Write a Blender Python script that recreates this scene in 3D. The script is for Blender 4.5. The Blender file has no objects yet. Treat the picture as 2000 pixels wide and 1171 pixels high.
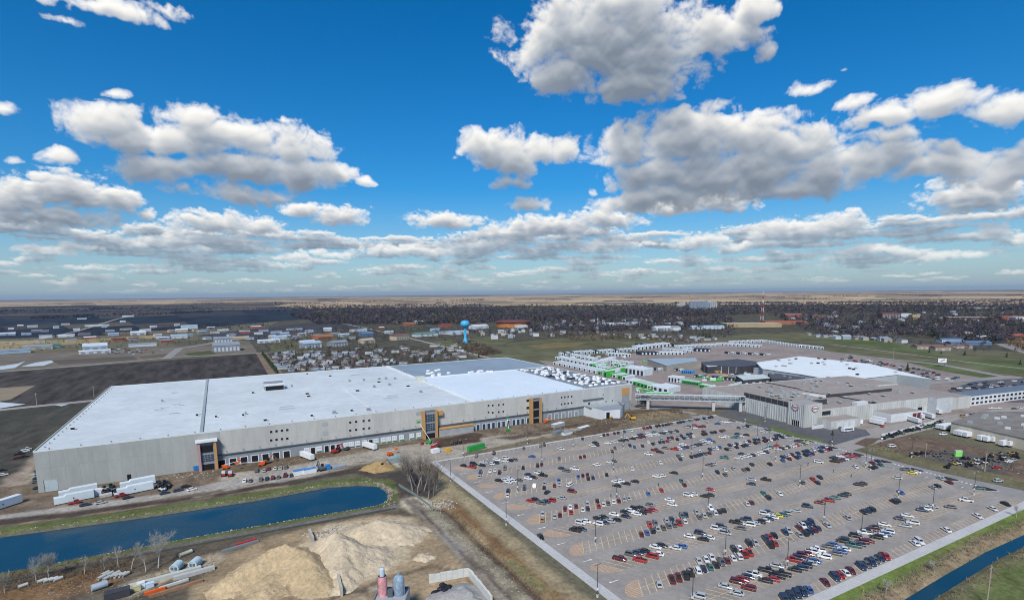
import bpy, bmesh, math, random
import numpy as np
from mathutils import Vector, Matrix
random.seed(7)
R = math.radians
SC = bpy.context.scene
COL = SC.collection
# ------------------------------------------------------------------ survey of the place
# One calibrated view (camera 100 m up, 8 degrees down) gives metres on the ground for points read off the photograph.
CH = 100.0; FPX = 1050.0; PPX, PPY = 1000.0, 721.0; PITCH = R(8); YAW = R(28.5); ROLL = math.atan(.0104)
def ray(px, py):
    x = (px-PPX)/FPX; y = -(py-PPY)/FPX
    xr = x*math.cos(ROLL)+y*math.sin(ROLL); yr = -x*math.sin(ROLL)+y*math.cos(ROLL)
    fy = math.cos(PITCH)+yr*math.sin(PITCH); fz = -math.sin(PITCH)+yr*math.cos(PITCH)
    c, s = math.cos(YAW), math.sin(YAW)
    return (c*xr+s*fy, -s*xr+c*fy, fz)
def hz(px): return 574.0-.0104*(px-1000)                       # pinhole horizon
HOBS = ((0,590),(250,582.5),(500,577.5),(750,573.5),(1000,570.5),(1250,568.5),(1500,567.5),(1750,568),(2000,569.5))
def fix(px, py):                                               # lens bow near the horizon
    ho = np.interp(px, [a for a,b in HOBS], [b for a,b in HOBS]); w = max(0., 1-(py-ho)/130.)
    return py+(hz(px)-ho)*w
def G(px, py, z=0.):
    d = ray(px, fix(px, py)); dz = min(d[2], -.0035); t = (z-CH)/dz
    return (d[0]*t, d[1]*t)
def GV(px, py, z=0.):
    g = G(px, py, z); return Vector((g[0], g[1], z))
def onwall(px, py, y):                                         # point of a wall standing at that y
    d = ray(px, py); t = y/d[1]; return d[0]*t, CH+d[2]*t
def azel(px, py):
    d = ray(px, py); return math.atan2(d[0], d[1]), math.atan2(d[2], math.hypot(d[0], d[1]))
# ------------------------------------------------------------------ camera
cam = bpy.data.cameras.new('camera'); co = bpy.data.objects.new('camera', cam); COL.objects.link(co)
cam.sensor_width = 36.; cam.lens = 36.*FPX/2000.; cam.shift_y = (PPY-585.5)/2000.; cam.clip_start = 1.; cam.clip_end = 200000.
co.location = (0, 0, CH)
co.rotation_euler = (Matrix.Rotation(-YAW, 3, 'Z') @ Matrix.Rotation(R(90)-PITCH, 3, 'X') @ Matrix.Rotation(-ROLL, 3, 'Z')).to_euler()
SC.camera = co
# ------------------------------------------------------------------ sky, sun, exposure
SUN_AZ, SUN_EL = R(-140), R(46)            # compass direction of the sun (from +Y clockwise)
SC.view_settings.view_transform = 'Standard'; SC.view_settings.look = 'None'; SC.view_settings.gamma = 1.; SC.view_settings.use_curve_mapping = False
SC.view_settings.exposure = 0.55
SC.cycles.max_bounces = 4; SC.cycles.diffuse_bounces = 2; SC.cycles.glossy_bounces = 2; SC.cycles.transmission_bounces = 2; SC.cycles.volume_bounces = 0
SC.cycles.filter_width = 1.05; SC.cycles.use_denoising = True; SC.cycles.caustics_reflective = False; SC.cycles.caustics_refractive = False
HAZE = 1.1e-5
BLOBS=[ # photo-pixel centre and radii of the cloud masses; turned into azimuth / elevation below
(1180,80,165,110),(1110,60,95,90),(1270,110,130,85),(1400,70,110,50),(1240,165,120,42),(1480,15,60,40),(1100,150,70,50),(1200,10,120,60),(1490,95,30,22),(1030,150,18,12),
(1230,290,75,62),(1340,270,120,60),(1450,270,110,55),(1560,290,100,55),(1300,345,110,55),(1420,350,150,60),(1600,340,100,55),(1700,320,100,40),(1315,235,45,28),(1480,335,120,50),(1310,385,90,35),(1400,395,90,25),(1545,375,70,25),
(1740,228,90,28),(1850,212,110,34),(1955,222,80,36),(1690,200,45,16),(1750,265,80,20),
(1850,320,105,40),(1960,330,80,48),(1900,385,125,38),(1985,290,50,26),(1780,335,70,28),(1590,172,52,18),(1650,135,12,5),
(1250,395,75,32),(1330,405,80,20),(1180,432,80,24),(1070,445,130,24),(990,455,65,16),(1040,402,42,18),(870,432,75,17),
(950,295,52,48),(1005,310,42,50),(1060,290,36,30),(1110,290,32,30),(1000,360,42,16),(1160,375,14,9),
(1570,452,125,28),(1370,472,58,16),(1640,438,80,22),(1935,455,38,16),(1992,466,22,12),
(390,240,62,38),(200,238,85,36),(330,280,150,36),(450,265,130,46),(560,295,85,40),(320,335,110,34),(500,335,130,38),(600,345,80,34),(480,385,140,22),(118,300,36,18),(45,300,22,9),(665,345,36,24),(710,362,22,11),(545,232,22,9),(20,214,34,16),
(30,388,80,46),(130,375,85,42),(220,390,60,32),(100,428,130,20),(287,420,18,14),(425,437,85,26),(500,445,60,18),(590,412,40,17),(660,424,58,22),
(115,485,90,13),(390,474,135,16),(200,20,130,24),(110,40,45,16),(335,22,52,18),(230,187,28,8),(1480,480,150,12),(1700,490,120,10),(800,490,110,13),(930,480,90,14),(1180,480,120,12),(1860,500,110,10),(650,498,60,10),(560,505,70,9)]
def cloud_image(W,Hh,az0,az1,el0,el1,px_to_azel,seed=5):
    """Cumulus field over azimuth az0..az1 and elevation el0..el1: returns float RGBA (Hh,W,4), row 0 at el0."""
    rng=np.random.default_rng(seed)
    u=np.linspace(az0,az1,W,dtype=np.float32)[None,:]; v=np.linspace(el0,el1,Hh,dtype=np.float32)[:,None]
    def vnoise(cx,cy,oct_seed):   # smooth value noise at lattice coords
        n=256; lat=np.random.default_rng(oct_seed).random((n,n),dtype=np.float32)
        ix=np.floor(cx).astype(np.int32); iy=np.floor(cy).astype(np.int32)
        fx=cx-ix; fy=cy-iy; fx=fx*fx*fx*(fx*(fx*6-15)+10); fy=fy*fy*fy*(fy*(fy*6-15)+10)
        ix&=255; iy&=255; jx=(ix+1)&255; jy=(iy+1)&255
        a=lat[iy,ix]; b=lat[iy,jx]; c=lat[jy,ix]; d=lat[jy,jx]
        return (a+(b-a)*fx)*(1-fy)+(c+(d-c)*fx)*fy
    def fbm(cx,cy,octs,s0,gain=.5,billow=False):
        out=0; amp=1; tot=0; f=1.
        for o in range(octs):
            t=vnoise(cx*f+o*17.3,cy*f+o*9.1,s0+o)
            if billow: t=np.abs(2*t-1)*1.35
            out=out+amp*t; tot+=amp; amp*=gain; f*=2.03
        return out/tot
    deg=math.pi/180
    U=np.broadcast_to(u,(Hh,W)); V=np.broadcast_to(v,(Hh,W))
    low=[]
    for i in range(380):   # the small far cumulus that pack together towards the horizon, all round
        e=(0.45+5.6*rng.random()**1.35)*deg; a=az0+(az1-az0)*rng.random()
        low.append((a,e,(1.0+3.2*rng.random())*deg*(.35+e/deg/6),(.16+.22*rng.random())*deg*(.5+e/deg/5)))
    # blobs outside the frame (left, right and above) so that the sky carries on
    outs=[]
    for i in range(26):
        a=az0+(az1-az0)*rng.random(); e=(5+34*rng.random()**.8)*deg; outs.append((a,e))
    blobs=[]
    c0=px_to_azel(1000,571)[0]
    for (px,py,rx,ry) in BLOBS:
        a,e=px_to_azel(px,py); a2,e2=px_to_azel(px+rx,py); a3,e3=px_to_azel(px,py-ry)
        blobs.append((a,e,abs(a2-a)*1.02,abs(e3-e)*1.02))
    for (a,e) in outs:
        if abs(a-c0)<60*deg and e<40*deg: continue
        for k in range(4): blobs.append((a+rng.normal()*3*deg,e+rng.normal()*.9*deg,(2.5+3*rng.random())*deg,(1.2+1.2*rng.random())*deg))
    def layer(bl,freq,warp,amp,sq):
        cx=U/deg*freq; cy=V/deg*freq*sq
        w1=fbm(cx*.7,cy*.7,4,11)-.5; w2=fbm(cx*.7+40,cy*.7+7,4,23)-.5
        uu=U+w1*warp*deg; vv=V+w2*warp*.7*deg
        F=np.full((Hh,W),-1.,np.float32)
        for (a,e,ra,rb) in bl:
            i0=np.searchsorted(v[:,0],e-rb*2.2-warp*deg); i1=np.searchsorted(v[:,0],e+rb*2.2+warp*deg)
            j0=np.searchsorted(u[0],a-ra*2.2-warp*deg); j1=np.searchsorted(u[0],a+ra*2.2+warp*deg)
            if i1<=i0 or j1<=j0: continue
            dx=(uu[i0:i1,j0:j1]-a)/ra; dy=(vv[i0:i1,j0:j1]-e)/rb
            dy=np.where(dy<0,dy*1.25,dy)
            d=1-np.sqrt(dx*dx+dy*dy); d=np.where(d>0,d*min(1.,.25+.75*rb/(1.5*deg/freq*.33)),d)-.24*max(0.,1-rb/(1.2*deg/freq*.33))
            F[i0:i1,j0:j1]=np.maximum(F[i0:i1,j0:j1],d)
        n=fbm(cx*1.1+w1*1.2,cy*1.1+w2*1.2,6,41,.55,True)
        n2=fbm(cx*3,cy*3,4,71,.6)
        soft=fbm(cx*.5+9,cy*.5,3,91)
        rho=F*.95+amp*.75*(n-.46)+amp*.62*(n2-.5)+.12+.12*(soft-.5)
        return np.clip(rho,0,1.2),n
    def shade(rho,pxdeg,k,thick):
        # light reaching a point: optical depth summed up towards the sun (above, a little left), then soft multiple scattering
        a=1-np.exp(-np.clip(rho,0,None)**1.6*k*1.25)
        def blur(r,m):
            for ax in (0,1):
                c=np.cumsum(np.pad(r,[(m+1,m) if i==ax else (0,0) for i in (0,1)],mode='edge'),ax,dtype=np.float64)
                r=((c[2*m+1:]-c[:-2*m-1]) if ax==0 else (c[:,2*m+1:]-c[:,:-2*m-1])).astype(np.float32)/(2*m+1)
            return r
        m=max(1,int(thick*pxdeg*.055)); rho=.25*rho+.75*blur(blur(rho,m),m)
        od=np.zeros_like(rho); n=14
        for s in range(1,n+1):
            sh=int(round(s*thick*pxdeg/n)); sx=int(round(sh*.25))
            r=np.zeros_like(rho); r[:Hh-sh]=rho[sh:]
            if sx: r=np.roll(r,sx,1)
            od+=r/n
        L=np.exp(-od*3.3)
        rel=np.zeros_like(rho); sh=max(1,int(.075*thick*pxdeg)); rel[:Hh-sh]=rho[:Hh-sh]-rho[sh:]
        return a,L,rel
    pxdeg=Hh/((el1-el0)/deg)
    hi=[b for b in blobs if b[1]>8.5*deg]; mid=[b for b in blobs if b[1]<=8.5*deg]
    rgb=np.zeros((Hh,W,3),np.float32); A=np.zeros((Hh,W),np.float32)
    for bl,freq,warp,amp,sq,k,thick in ((low,1.3,.5,.9,3.0,5,1.0),(mid,.62,1.1,.85,1.7,6,2.4),(hi,.33,2.2,.9,1.25,6.5,4.6)):
        rho,n=layer(bl,freq,warp,amp,sq)
        a,L,rel=shade(rho,pxdeg,k,thick)
        lum=.36+.76*L+.40*np.clip(rel,-.16,.3)
        lum=np.clip(lum,.34,1.12)[...,None]
        cool=np.array([.66,.80,1.0],np.float32); warm=np.array([1.0,.985,.95],np.float32)
        t=np.clip((lum-.35)/.6,0,1); col=lum*(cool*(1-t)+warm*t)
        rgb=rgb*(1-a[...,None])+col*a[...,None]; A=A*(1-a)+a
    rgb=rgb/np.maximum(A,1e-4)[...,None]
    # aerial perspective: the far cumulus by the horizon sink into the air
    h=np.clip(1-(V/deg-.2)/7.5,0,1)**1.6
    A=A*np.clip((V/deg)/1.2,0,1)*(1-.5*h)
    out=np.empty((Hh,W,4),np.float32); out[...,:3]=rgb; out[...,3]=A
    return out
AZ0, AZ1, EL0, EL1 = YAW-R(58), YAW+R(58), R(-1), R(41)
CW, CHH = 2048, 784
cl = cloud_image(CW, CHH, AZ0, AZ1, EL0, EL1, azel)
img = bpy.data.images.new('cloud_field', CW, CHH, alpha=True, float_buffer=True)
img.colorspace_settings.name = 'Non-Color'; img.alpha_mode = 'CHANNEL_PACKED'
img.pixels.foreach_set(np.ascontiguousarray(cl, dtype=np.float32).ravel()); img.update(); img.pack()
del cl
world = bpy.data.worlds.new('World'); SC.world = world; world.use_nodes = True
nt = world.node_tree; nt.nodes.clear(); N = nt.nodes.new; LK = nt.links.new
def M(op, a, b=None, c=None, clamp=False):
    n = N('ShaderNodeMath'); n.operation = op; n.use_clamp = clamp
    for i, v in enumerate((a, b, c)):
        if v is None: continue
        if isinstance(v, (int, float)): n.inputs[i].default_value = v
        else: LK(v, n.inputs[i])
    return n.outputs[0]
tc = N('ShaderNodeTexCoord'); sx = N('ShaderNodeSeparateXYZ'); LK(tc.outputs['Generated'], sx.inputs[0])
az = M('ARCTAN2', sx.outputs[0], sx.outputs[1]); el = M('ARCSINE', sx.outputs[2])
uu = M('MULTIPLY_ADD', az, 1/(AZ1-AZ0), -AZ0/(AZ1-AZ0)); vv = M('MULTIPLY_ADD', el, 1/(EL1-EL0), -EL0/(EL1-EL0))
cx = N('ShaderNodeCombineXYZ'); LK(uu, cx.inputs[0]); LK(M('MAXIMUM', vv, .002), cx.inputs[1])
ci = N('ShaderNodeTexImage'); ci.image = img; ci.extension = 'MIRROR'; ci.interpolation = 'Linear'; LK(cx.outputs[0], ci.inputs[0])
sky = N('ShaderNodeTexSky'); sky.sky_type = 'NISHITA'; sky.sun_disc = False; sky.sun_elevation = SUN_EL; sky.sun_rotation = SUN_AZ
sky.air_density = 1.0; sky.dust_density = 0.; sky.ozone_density = 6.0; sky.altitude = 100
hs = N('ShaderNodeHueSaturation'); hs.inputs['Saturation'].default_value = 1.5; hs.inputs['Value'].default_value = .80; hs.inputs['Hue'].default_value = .5; LK(sky.outputs[0], hs.inputs['Color'])
cm = N('ShaderNodeVectorMath'); cm.operation = 'SCALE'; cm.inputs['Scale'].default_value = 6.2; LK(ci.outputs['Color'], cm.inputs[0])
hf = M('MULTIPLY', M('EXPONENT', M('MULTIPLY', M('MAXIMUM', el, 0.), -1/R(6.5))), .93)      # pale band of thick air along the horizon
hm_ = N('ShaderNodeMix'); hm_.data_type = 'RGBA'; LK(hf, hm_.inputs['Factor']); LK(hs.outputs[0], hm_.inputs['A']); hm_.inputs['B'].default_value = (1.75,2.6,3.3,1)
mx = N('ShaderNodeMix'); mx.data_type = 'RGBA'; LK(ci.outputs['Alpha'], mx.inputs['Factor']); LK(hm_.outputs['Result'], mx.inputs['A']); LK(cm.outputs[0], mx.inputs['B'])
bg = N('ShaderNodeBackground'); bg.inputs['Strength'].default_value = .1; LK(mx.outputs['Result'], bg.inputs['Color'])
wo = N('ShaderNodeOutputWorld'); LK(bg.outputs[0], wo.inputs[0])
world.cycles.sampling_method = 'MANUAL'; world.cycles.sample_map_resolution = 1024
sl = bpy.data.lights.new('sun', 'SUN'); sl.energy = 2.8; sl.angle = R(13); sl.color = (1., .95, .87)
so = bpy.data.objects.new('sun', sl); COL.objects.link(so)
sd = Vector((math.sin(SUN_AZ)*math.cos(SUN_EL), math.cos(SUN_AZ)*math.cos(SUN_EL), math.sin(SUN_EL)))
so.rotation_euler = sd.to_track_quat('Z', 'Y').to_euler(); so.location = (0, 0, 150)
# ------------------------------------------------------------------ helpers
MATS = {}
def mat(name, col, rough=.8, var=.15, scale=.4, metal=0., attr=None, objcol=False, bump=0., var2=.1, scale2=.02, spec=.3, stretch=None, coat=0.):
    """procedural surface: base colour, two sizes of mottling, optional relief"""
    if name in MATS: return MATS[name]
    m = bpy.data.materials.new(name); m.use_nodes = True; t = m.node_tree; b = t.nodes['Principled BSDF']
    b.inputs['Roughness'].default_value = rough; b.inputs['Metallic'].default_value = metal; b.inputs['Specular IOR Level'].default_value = spec
    b.inputs['Coat Weight'].default_value = coat
    if attr:
        a = t.nodes.new('ShaderNodeAttribute'); a.attribute_name = attr; src = a.outputs['Color']
    elif objcol:
        a = t.nodes.new('ShaderNodeObjectInfo'); src = a.outputs['Color']
    else:
        a = t.nodes.new('ShaderNodeRGB'); a.outputs[0].default_value = (*col, 1); src = a.outputs[0]
    geo = t.nodes.new('ShaderNodeNewGeometry'); vec = geo.outputs['Position']
    if stretch:
        mp = t.nodes.new('ShaderNodeMapping'); mp.inputs['Scale'].default_value = stretch; t.links.new(vec, mp.inputs[0]); vec = mp.outputs[0]
    last = None
    for v, s in ((var, scale), (var2, scale2)):
        if v <= 0: continue
        n = t.nodes.new('ShaderNodeTexNoise'); n.inputs['Scale'].default_value = s; n.inputs['Detail'].default_value = 5; n.inputs['Roughness'].default_value = .65
        t.links.new(vec, n.inputs['Vector'])
        q = t.nodes.new('ShaderNodeMapRange'); q.inputs['From Min'].default_value = .28; q.inputs['From Max'].default_value = .72
        q.inputs['To Min'].default_value = 1-v; q.inputs['To Max'].default_value = 1+v; t.links.new(n.outputs[0], q.inputs[0])
        k = t.nodes.new('ShaderNodeVectorMath'); k.operation = 'SCALE'; t.links.new(src, k.inputs[0]); t.links.new(q.outputs[0], k.inputs['Scale']); src = k.outputs[0]
        if last is None: last = n
    t.links.new(src, b.inputs['Base Color'])
    if bump and last:
        bp = t.nodes.new('ShaderNodeBump'); bp.inputs['Strength'].default_value = .6; bp.inputs['Distance'].default_value = bump
        t.links.new(last.outputs[0], bp.inputs['Height']); t.links.new(bp.outputs[0], b.inputs['Normal'])
    MATS[name] = m; return m
class MB:
    def __init__(s): s.v = []; s.f = []; s.m = []; s.c = []
    def face(s, pts, mi=0, col=None):
        i = len(s.v); s.v.extend([tuple(p) for p in pts]); s.f.append(tuple(range(i, i+len(pts)))); s.m.append(mi); s.c.append(col); return s
    def raw(s, vs, fs, mi=0, col=None):
        i = len(s.v); s.v.extend([tuple(p) for p in vs])
        for f in fs: s.f.append(tuple(i+k for k in f)); s.m.append(mi); s.c.append(col)
        return s
    def box(s, x0, y0, z0, x1, y1, z1, mi=0, col=None, bottom=False, top=None):
        v = [(x0,y0,z0),(x1,y0,z0),(x1,y1,z0),(x0,y1,z0),(x0,y0,z1),(x1,y0,z1),(x1,y1,z1),(x0,y1,z1)]
        f = [(0,1,5,4),(1,2,6,5),(2,3,7,6),(3,0,4,7)]
        s.raw(v, f, mi, col); i = len(s.v)-8
        s.f.append((i+4,i+5,i+6,i+7)); s.m.append(mi if top is None else top); s.c.append(col)
        if bottom: s.f.append((i+3,i+2,i+1,i)); s.m.append(mi); s.c.append(col)
        return s
    def obox(s, c, ang, l, w, z0, z1, mi=0, col=None, top=None, topcol=None):        # box turned about its centre
        ca, sa = math.cos(ang), math.sin(ang); v = []
        for z in (z0, z1):
            for a, b in ((-.5,-.5),(.5,-.5),(.5,.5),(-.5,.5)): v.append((c[0]+a*l*ca-b*w*sa, c[1]+a*l*sa+b*w*ca, z))
        s.raw(v, [(0,1,5,4),(1,2,6,5),(2,3,7,6),(3,0,4,7)], mi, col); i = len(s.v)-8
        s.f.append((i+4,i+5,i+6,i+7)); s.m.append(mi if top is None else top); s.c.append(topcol or col); return s
    def prism(s, poly, z0, z1, mi=0, top=None, col=None):
        p = [tuple(q[:2]) for q in poly]
        if sum(p[i-1][0]*p[i][1]-p[i][0]*p[i-1][1] for i in range(len(p))) < 0: p = p[::-1]
        n = len(p); v = [(a, b, z0) for a, b in p]+[(a, b, z1) for a, b in p]
        s.raw(v, [(i, (i+1) % n, n+(i+1) % n, n+i) for i in range(n)], mi, col); i0 = len(s.v)-2*n
        s.f.append(tuple(i0+n+k for k in range(n))); s.m.append(mi if top is None else top); s.c.append(col); return s
    def cyl(s, c, r, z0, z1, n=12, mi=0, r1=None, cap=True, col=None):
        r1 = r if r1 is None else r1; v = []
        for z, q in ((z0, r), (z1, r1)):
            for k in range(n): a = 2*math.pi*k/n; v.append((c[0]+q*math.cos(a), c[1]+q*math.sin(a), z))
        s.raw(v, [(k, (k+1) % n, n+(k+1) % n, n+k) for k in range(n)], mi, col); i = len(s.v)-2*n
        if cap: s.f.append(tuple(i+n+k for k in range(n))); s.m.append(mi); s.c.append(col)
        return s
    def tube(s, a, b, r, r1=None, n=6, mi=0, cap=False, col=None):
        a = Vector(a); b = Vector(b); r1 = r if r1 is None else r1; d = (b-a).normalized()
        u = d.orthogonal().normalized(); w = d.cross(u); v = []
        for p, q in ((a, r), (b, r1)):
            for k in range(n): t = 2*math.pi*k/n; v.append(p+u*(q*math.cos(t))+w*(q*math.sin(t)))
        s.raw(v, [(k, (k+1) % n, n+(k+1) % n, n+k) for k in range(n)], mi, col)
        if cap:
            i = len(s.v)-2*n; s.f.append(tuple(i+n+k for k in range(n))); s.m.append(mi); s.c.append(col); s.f.append(tuple(i+n-1-k for k in range(n))); s.m.append(mi); s.c.append(col)
        return s
    def lathe(s, c, prof, n=16, mi=0):
        v = []
        for r, z in prof:
            for k in range(n): a = 2*math.pi*k/n; v.append((c[0]+r*math.cos(a), c[1]+r*math.sin(a), z))
        f = [(j*n+k, j*n+(k+1) % n, (j+1)*n+(k+1) % n, (j+1)*n+k) for j in range(len(prof)-1) for k in range(n)]
        return s.raw(v, f, mi)
    def build(s, name, mats, parent=None, smooth=False):
        me = bpy.data.meshes.new(name); me.from_pydata(s.v, [], s.f)
        for m in (mats if isinstance(mats, (list, tuple)) else [mats]): me.materials.append(m)
        me.polygons.foreach_set('material_index', s.m)
        if smooth: me.polygons.foreach_set('use_smooth', [True]*len(s.f))
        if any(c is not None for c in s.c):
            at = me.color_attributes.new('Col', 'FLOAT_COLOR', 'CORNER'); arr = []
            for f, c in zip(s.f, s.c):
                c = c or (.5,.5,.5); arr.extend([c[0], c[1], c[2], 1.]*len(f))
            at.data.foreach_set('color', arr)
        me.update(); o = bpy.data.objects.new(name, me); COL.objects.link(o)
        if parent: o.parent = parent
        return o
def tag(o, label=None, cat=None, group=None, kind=None):
    if label: o['label'] = label
    if cat: o['category'] = cat
    if group: o['group'] = group
    if kind: o['kind'] = kind
    return o
def empty(name, loc=(0,0,0), rz=0.):
    o = bpy.data.objects.new(name, None); COL.objects.link(o); o.location = loc; o.rotation_euler = (0,0,rz); return o
KIDS = {}
def copy_tree(o, parent=None):
    c = o.copy(); COL.objects.link(c); c.parent = parent
    for ch in KIDS.get(o.name) or [k for k in o.children]: copy_tree(ch, c)
    return c
def remember(o):
    KIDS[o.name] = list(o.children)
    for k in o.children: remember(k)
    return o
ORD = 'first second third fourth fifth sixth seventh eighth ninth tenth eleventh twelfth thirteenth fourteenth fifteenth sixteenth seventeenth eighteenth nineteenth twentieth'.split()
def nth(i):
    if i < 20: return ORD[i]
    t = {2:'twenty',3:'thirty',4:'forty',5:'fifty',6:'sixty',7:'seventy'}[(i+1)//10]; r = (i+1) % 10
    return (t[:-1]+'ieth') if r == 0 else t+'-'+ORD[r-1]
def vnoise2(cx, cy, seed):
    n = 128; lat = np.random.default_rng(seed).random((n, n))
    ix = np.floor(cx).astype(np.int64); iy = np.floor(cy).astype(np.int64); fx = cx-ix; fy = cy-iy
    fx = fx*fx*(3-2*fx); fy = fy*fy*(3-2*fy); ix %= n; iy %= n; jx = (ix+1) % n; jy = (iy+1) % n
    return (lat[iy,ix]*(1-fx)+lat[iy,jx]*fx)*(1-fy)+(lat[jy,ix]*(1-fx)+lat[jy,jx]*fx)*fy
def fbm2(X, Y, s, seed, octs=4):
    o = 0.; a = 1.; t = 0.
    for k in range(octs): o = o+a*vnoise2(X/s*2**k+k*7.7, Y/s*2**k+k*3.1, seed+k); t += a; a *= .55
    return o/t
def sdpoly(X, Y, poly):                                         # signed distance, negative inside
    d = np.full(X.shape, 1e9); ins = np.zeros(X.shape, bool); n = len(poly)
    for i in range(n):
        ax, ay = poly[i]; bx, by = poly[(i+1) % n]; ex, ey = bx-ax, by-ay; wx, wy = X-ax, Y-ay
        t = np.clip((wx*ex+wy*ey)/(ex*ex+ey*ey+1e-9), 0, 1); d = np.minimum(d, (wx-ex*t)**2+(wy-ey*t)**2)
        c = ((ay > Y) != (by > Y)) & (X < (bx-ax)*(Y-ay)/((by-ay) if by != ay else 1e-9)+ax); ins ^= c
    return np.where(ins, -np.sqrt(d), np.sqrt(d))
def sdline(X, Y, pts):
    d = np.full(X.shape, 1e9)
    for (ax, ay), (bx, by) in zip(pts[:-1], pts[1:]):
        ex, ey = bx-ax, by-ay; wx, wy = X-ax, Y-ay; t = np.clip((wx*ex+wy*ey)/(ex*ex+ey*ey+1e-9), 0, 1); d = np.minimum(d, (wx-ex*t)**2+(wy-ey*t)**2)
    return np.sqrt(d)
def PX(pts, z=0.): return [G(a, b, z) for a, b in pts]
def sm(a, b, x): t = np.clip((x-a)/(b-a), 0, 1); return t*t*(3-2*t)
# ------------------------------------------------------------------ ground: one sheet to the horizon, finely divided near the camera
def axis(a, b, step, far, g):
    c = list(np.arange(a, b+.01, step)); s = step; x = b; hi = []
    while x < far: s *= g; x += s; hi.append(x)
    s = step; x = a; lo = []
    while x > -far: s *= g; x -= s; lo.append(x)
    return np.array(lo[::-1]+c+hi)
gx = axis(-150, 470, 1.5, 60000, 1.16); gy = axis(62, 400, 1.5, 60000, 1.16)
X, Y = np.meshgrid(gx, gy); Z = np.zeros(X.shape)
POND = PX([(-140,1052),(0,1040),(100,1027),(300,1000),(500,970),(640,945),(700,941),(745,943),(765,958),(763,972),(740,985),(600,1008),(400,1043),(200,1080),(0,1118),(-140,1146)])
CANAL = PX([(1700,1215),(1780,1171),(1870,1116),(1940,1076),(2010,1044),(2120,998)])
DITCH = PX([(862,992),(900,1025),(950,1072),(1010,1125),(1060,1171),(1110,1220)])
n1 = fbm2(X, Y, 14., 3); n2 = fbm2(X, Y, 5., 13); n3 = fbm2(X, Y, 40., 23); n4 = fbm2(X, Y, 2.6, 33, 3)
C = np.empty(X.shape+(3,)); C[:] = (.135,.125,.085)
C *= (1+.35*(n3-.5))[..., None]
def zone(poly, col, feather=1.5, jit=4., var=.5, px=True, noise=None):
    p = PX(poly) if px else poly
    xs = [q[0] for q in p]; ys = [q[1] for q in p]; m = (X > min(xs)-12) & (X < max(xs)+12) & (Y > min(ys)-12) & (Y < max(ys)+12)
    if not m.any(): return
    s = sdpoly(X[m], Y[m], p)+jit*(n1[m]-.5)*1.6; w = sm(feather, -feather, s)[:, None]
    nn = (n2 if noise is None else noise)[m]; c = np.array(col)[None, :]*(1+var*(nn-.5)[:, None]); C[m] = C[m]*(1-w)+c*w
def stroke(pts, width, col, feather=1., jit=2., var=.5, px=True):
    p = PX(pts) if px else pts; xs = [q[0] for q in p]; ys = [q[1] for q in p]; e = width+10
    m = (X > min(xs)-e) & (X < max(xs)+e) & (Y > min(ys)-e) & (Y < max(ys)+e)
    if not m.any(): return
    s = sdline(X[m], Y[m], p)-width/2+jit*(n1[m]-.5)*1.6; w = sm(feather, -feather, s)[:, None]
    c = np.array(col)[None, :]*(1+var*(n2[m]-.5)[:, None]); C[m] = C[m]*(1-w)+c*w
# building site
SITE = [(-300,1060),(0,1030),(430,965),(700,912),(860,905),(1000,865),(1200,838),(1330,818),(1400,806),(1340,795),(1225,800),(1050,826),(600,880),(90,955),(40,900),(120,830),(60,850),(-200,950)]
zone(SITE, (.165,.13,.095), 2, 6, 1.1)
zone([(430,925),(560,905),(720,880),(800,868),(905,858),(1000,848),(1150,835),(1150,845),(960,876),(905,890),(800,916),(720,902),(660,918),(560,950),(430,968)], (.33,.295,.24), 2, 4, .5)
zone([(-80,1020),(0,1006),(150,986),(330,962),(430,940),(560,918),(620,905),(660,912),(560,938),(440,954),(300,976),(150,997),(0,1014),(-80,1026)], (.34,.315,.28), 1.2, 2, .45)
zone([(20,950),(60,945),(150,850),(178,800),(165,800),(110,860)], (.30,.26,.20), 2, 4, .5)                       # side track
zone([(0,950),(45,945),(120,850),(150,810),(100,850),(0,935)], (.27,.22,.18), 2, 4, .6)
zone([(-300,900),(-80,840),(0,800),(205,760),(190,790),(160,805),(60,900),(0,945),(-300,1010)], (.068,.066,.055), 3, 8, .9)
zone([(420,918),(560,893),(640,880),(655,885),(600,903),(430,930)], (.14,.105,.07), 1.5, 4, .8)
zone([(845,862),(930,843),(945,848),(935,862),(850,876)], (.075,.055,.042), 1, 3, .7)
zone([(960,856),(1100,832),(1180,818),(1240,800),(1330,797),(1335,812),(1200,836),(1120,838),(1000,858)], (.115,.085,.06), 2, 6, 1.1)
zone([(1225,812),(1300,804),(1330,810),(1290,822),(1230,825)], (.20,.155,.09), 1.5, 6, 1.0)
zone([(905,884),(1120,842),(1230,825),(1380,806),(1395,812),(1230,836),(1100,858),(900,897)], (.17,.14,.095), 1.2, 2, .7)
# earth around the pond
stroke([(-140,1038),(0,1021),(150,1004),(300,984),(450,962),(560,944),(640,927),(700,918),(760,938),(800,970),(830,992)], 9, (.072,.058,.048), 1.5, 3, .8)
stroke([(-100,1040),(0,1027),(200,1001),(400,972),(560,948)], 1.6, (.30,.22,.15), .8, 2, .6)
zone([(730,925),(790,915),(850,930),(870,985),(860,1005),(800,985),(760,945)], (.075,.063,.055), 2, 5, .7)
m = (X < 110) & (X > -160) & (Y > 220) & (Y < 330); sp = np.full(X.shape, 99.); sp[m] = sdpoly(X[m], Y[m], POND)
w = (sm(np.where(Y > 272, 8.2, 4.6), np.where(Y > 272, 6., 3.2), sp+3*(n1-.5))*sm(-1, .5, sp))[..., None]; C = C*(1-w)+np.array((.105,.125,.045))*(1+.5*(n2-.5))[..., None]*w
stroke([(-100,1153),(0,1133),(200,1093),(400,1056),(600,1020),(770,989)], 3.4, (.155,.155,.145), .8, 1.2, .5)
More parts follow.
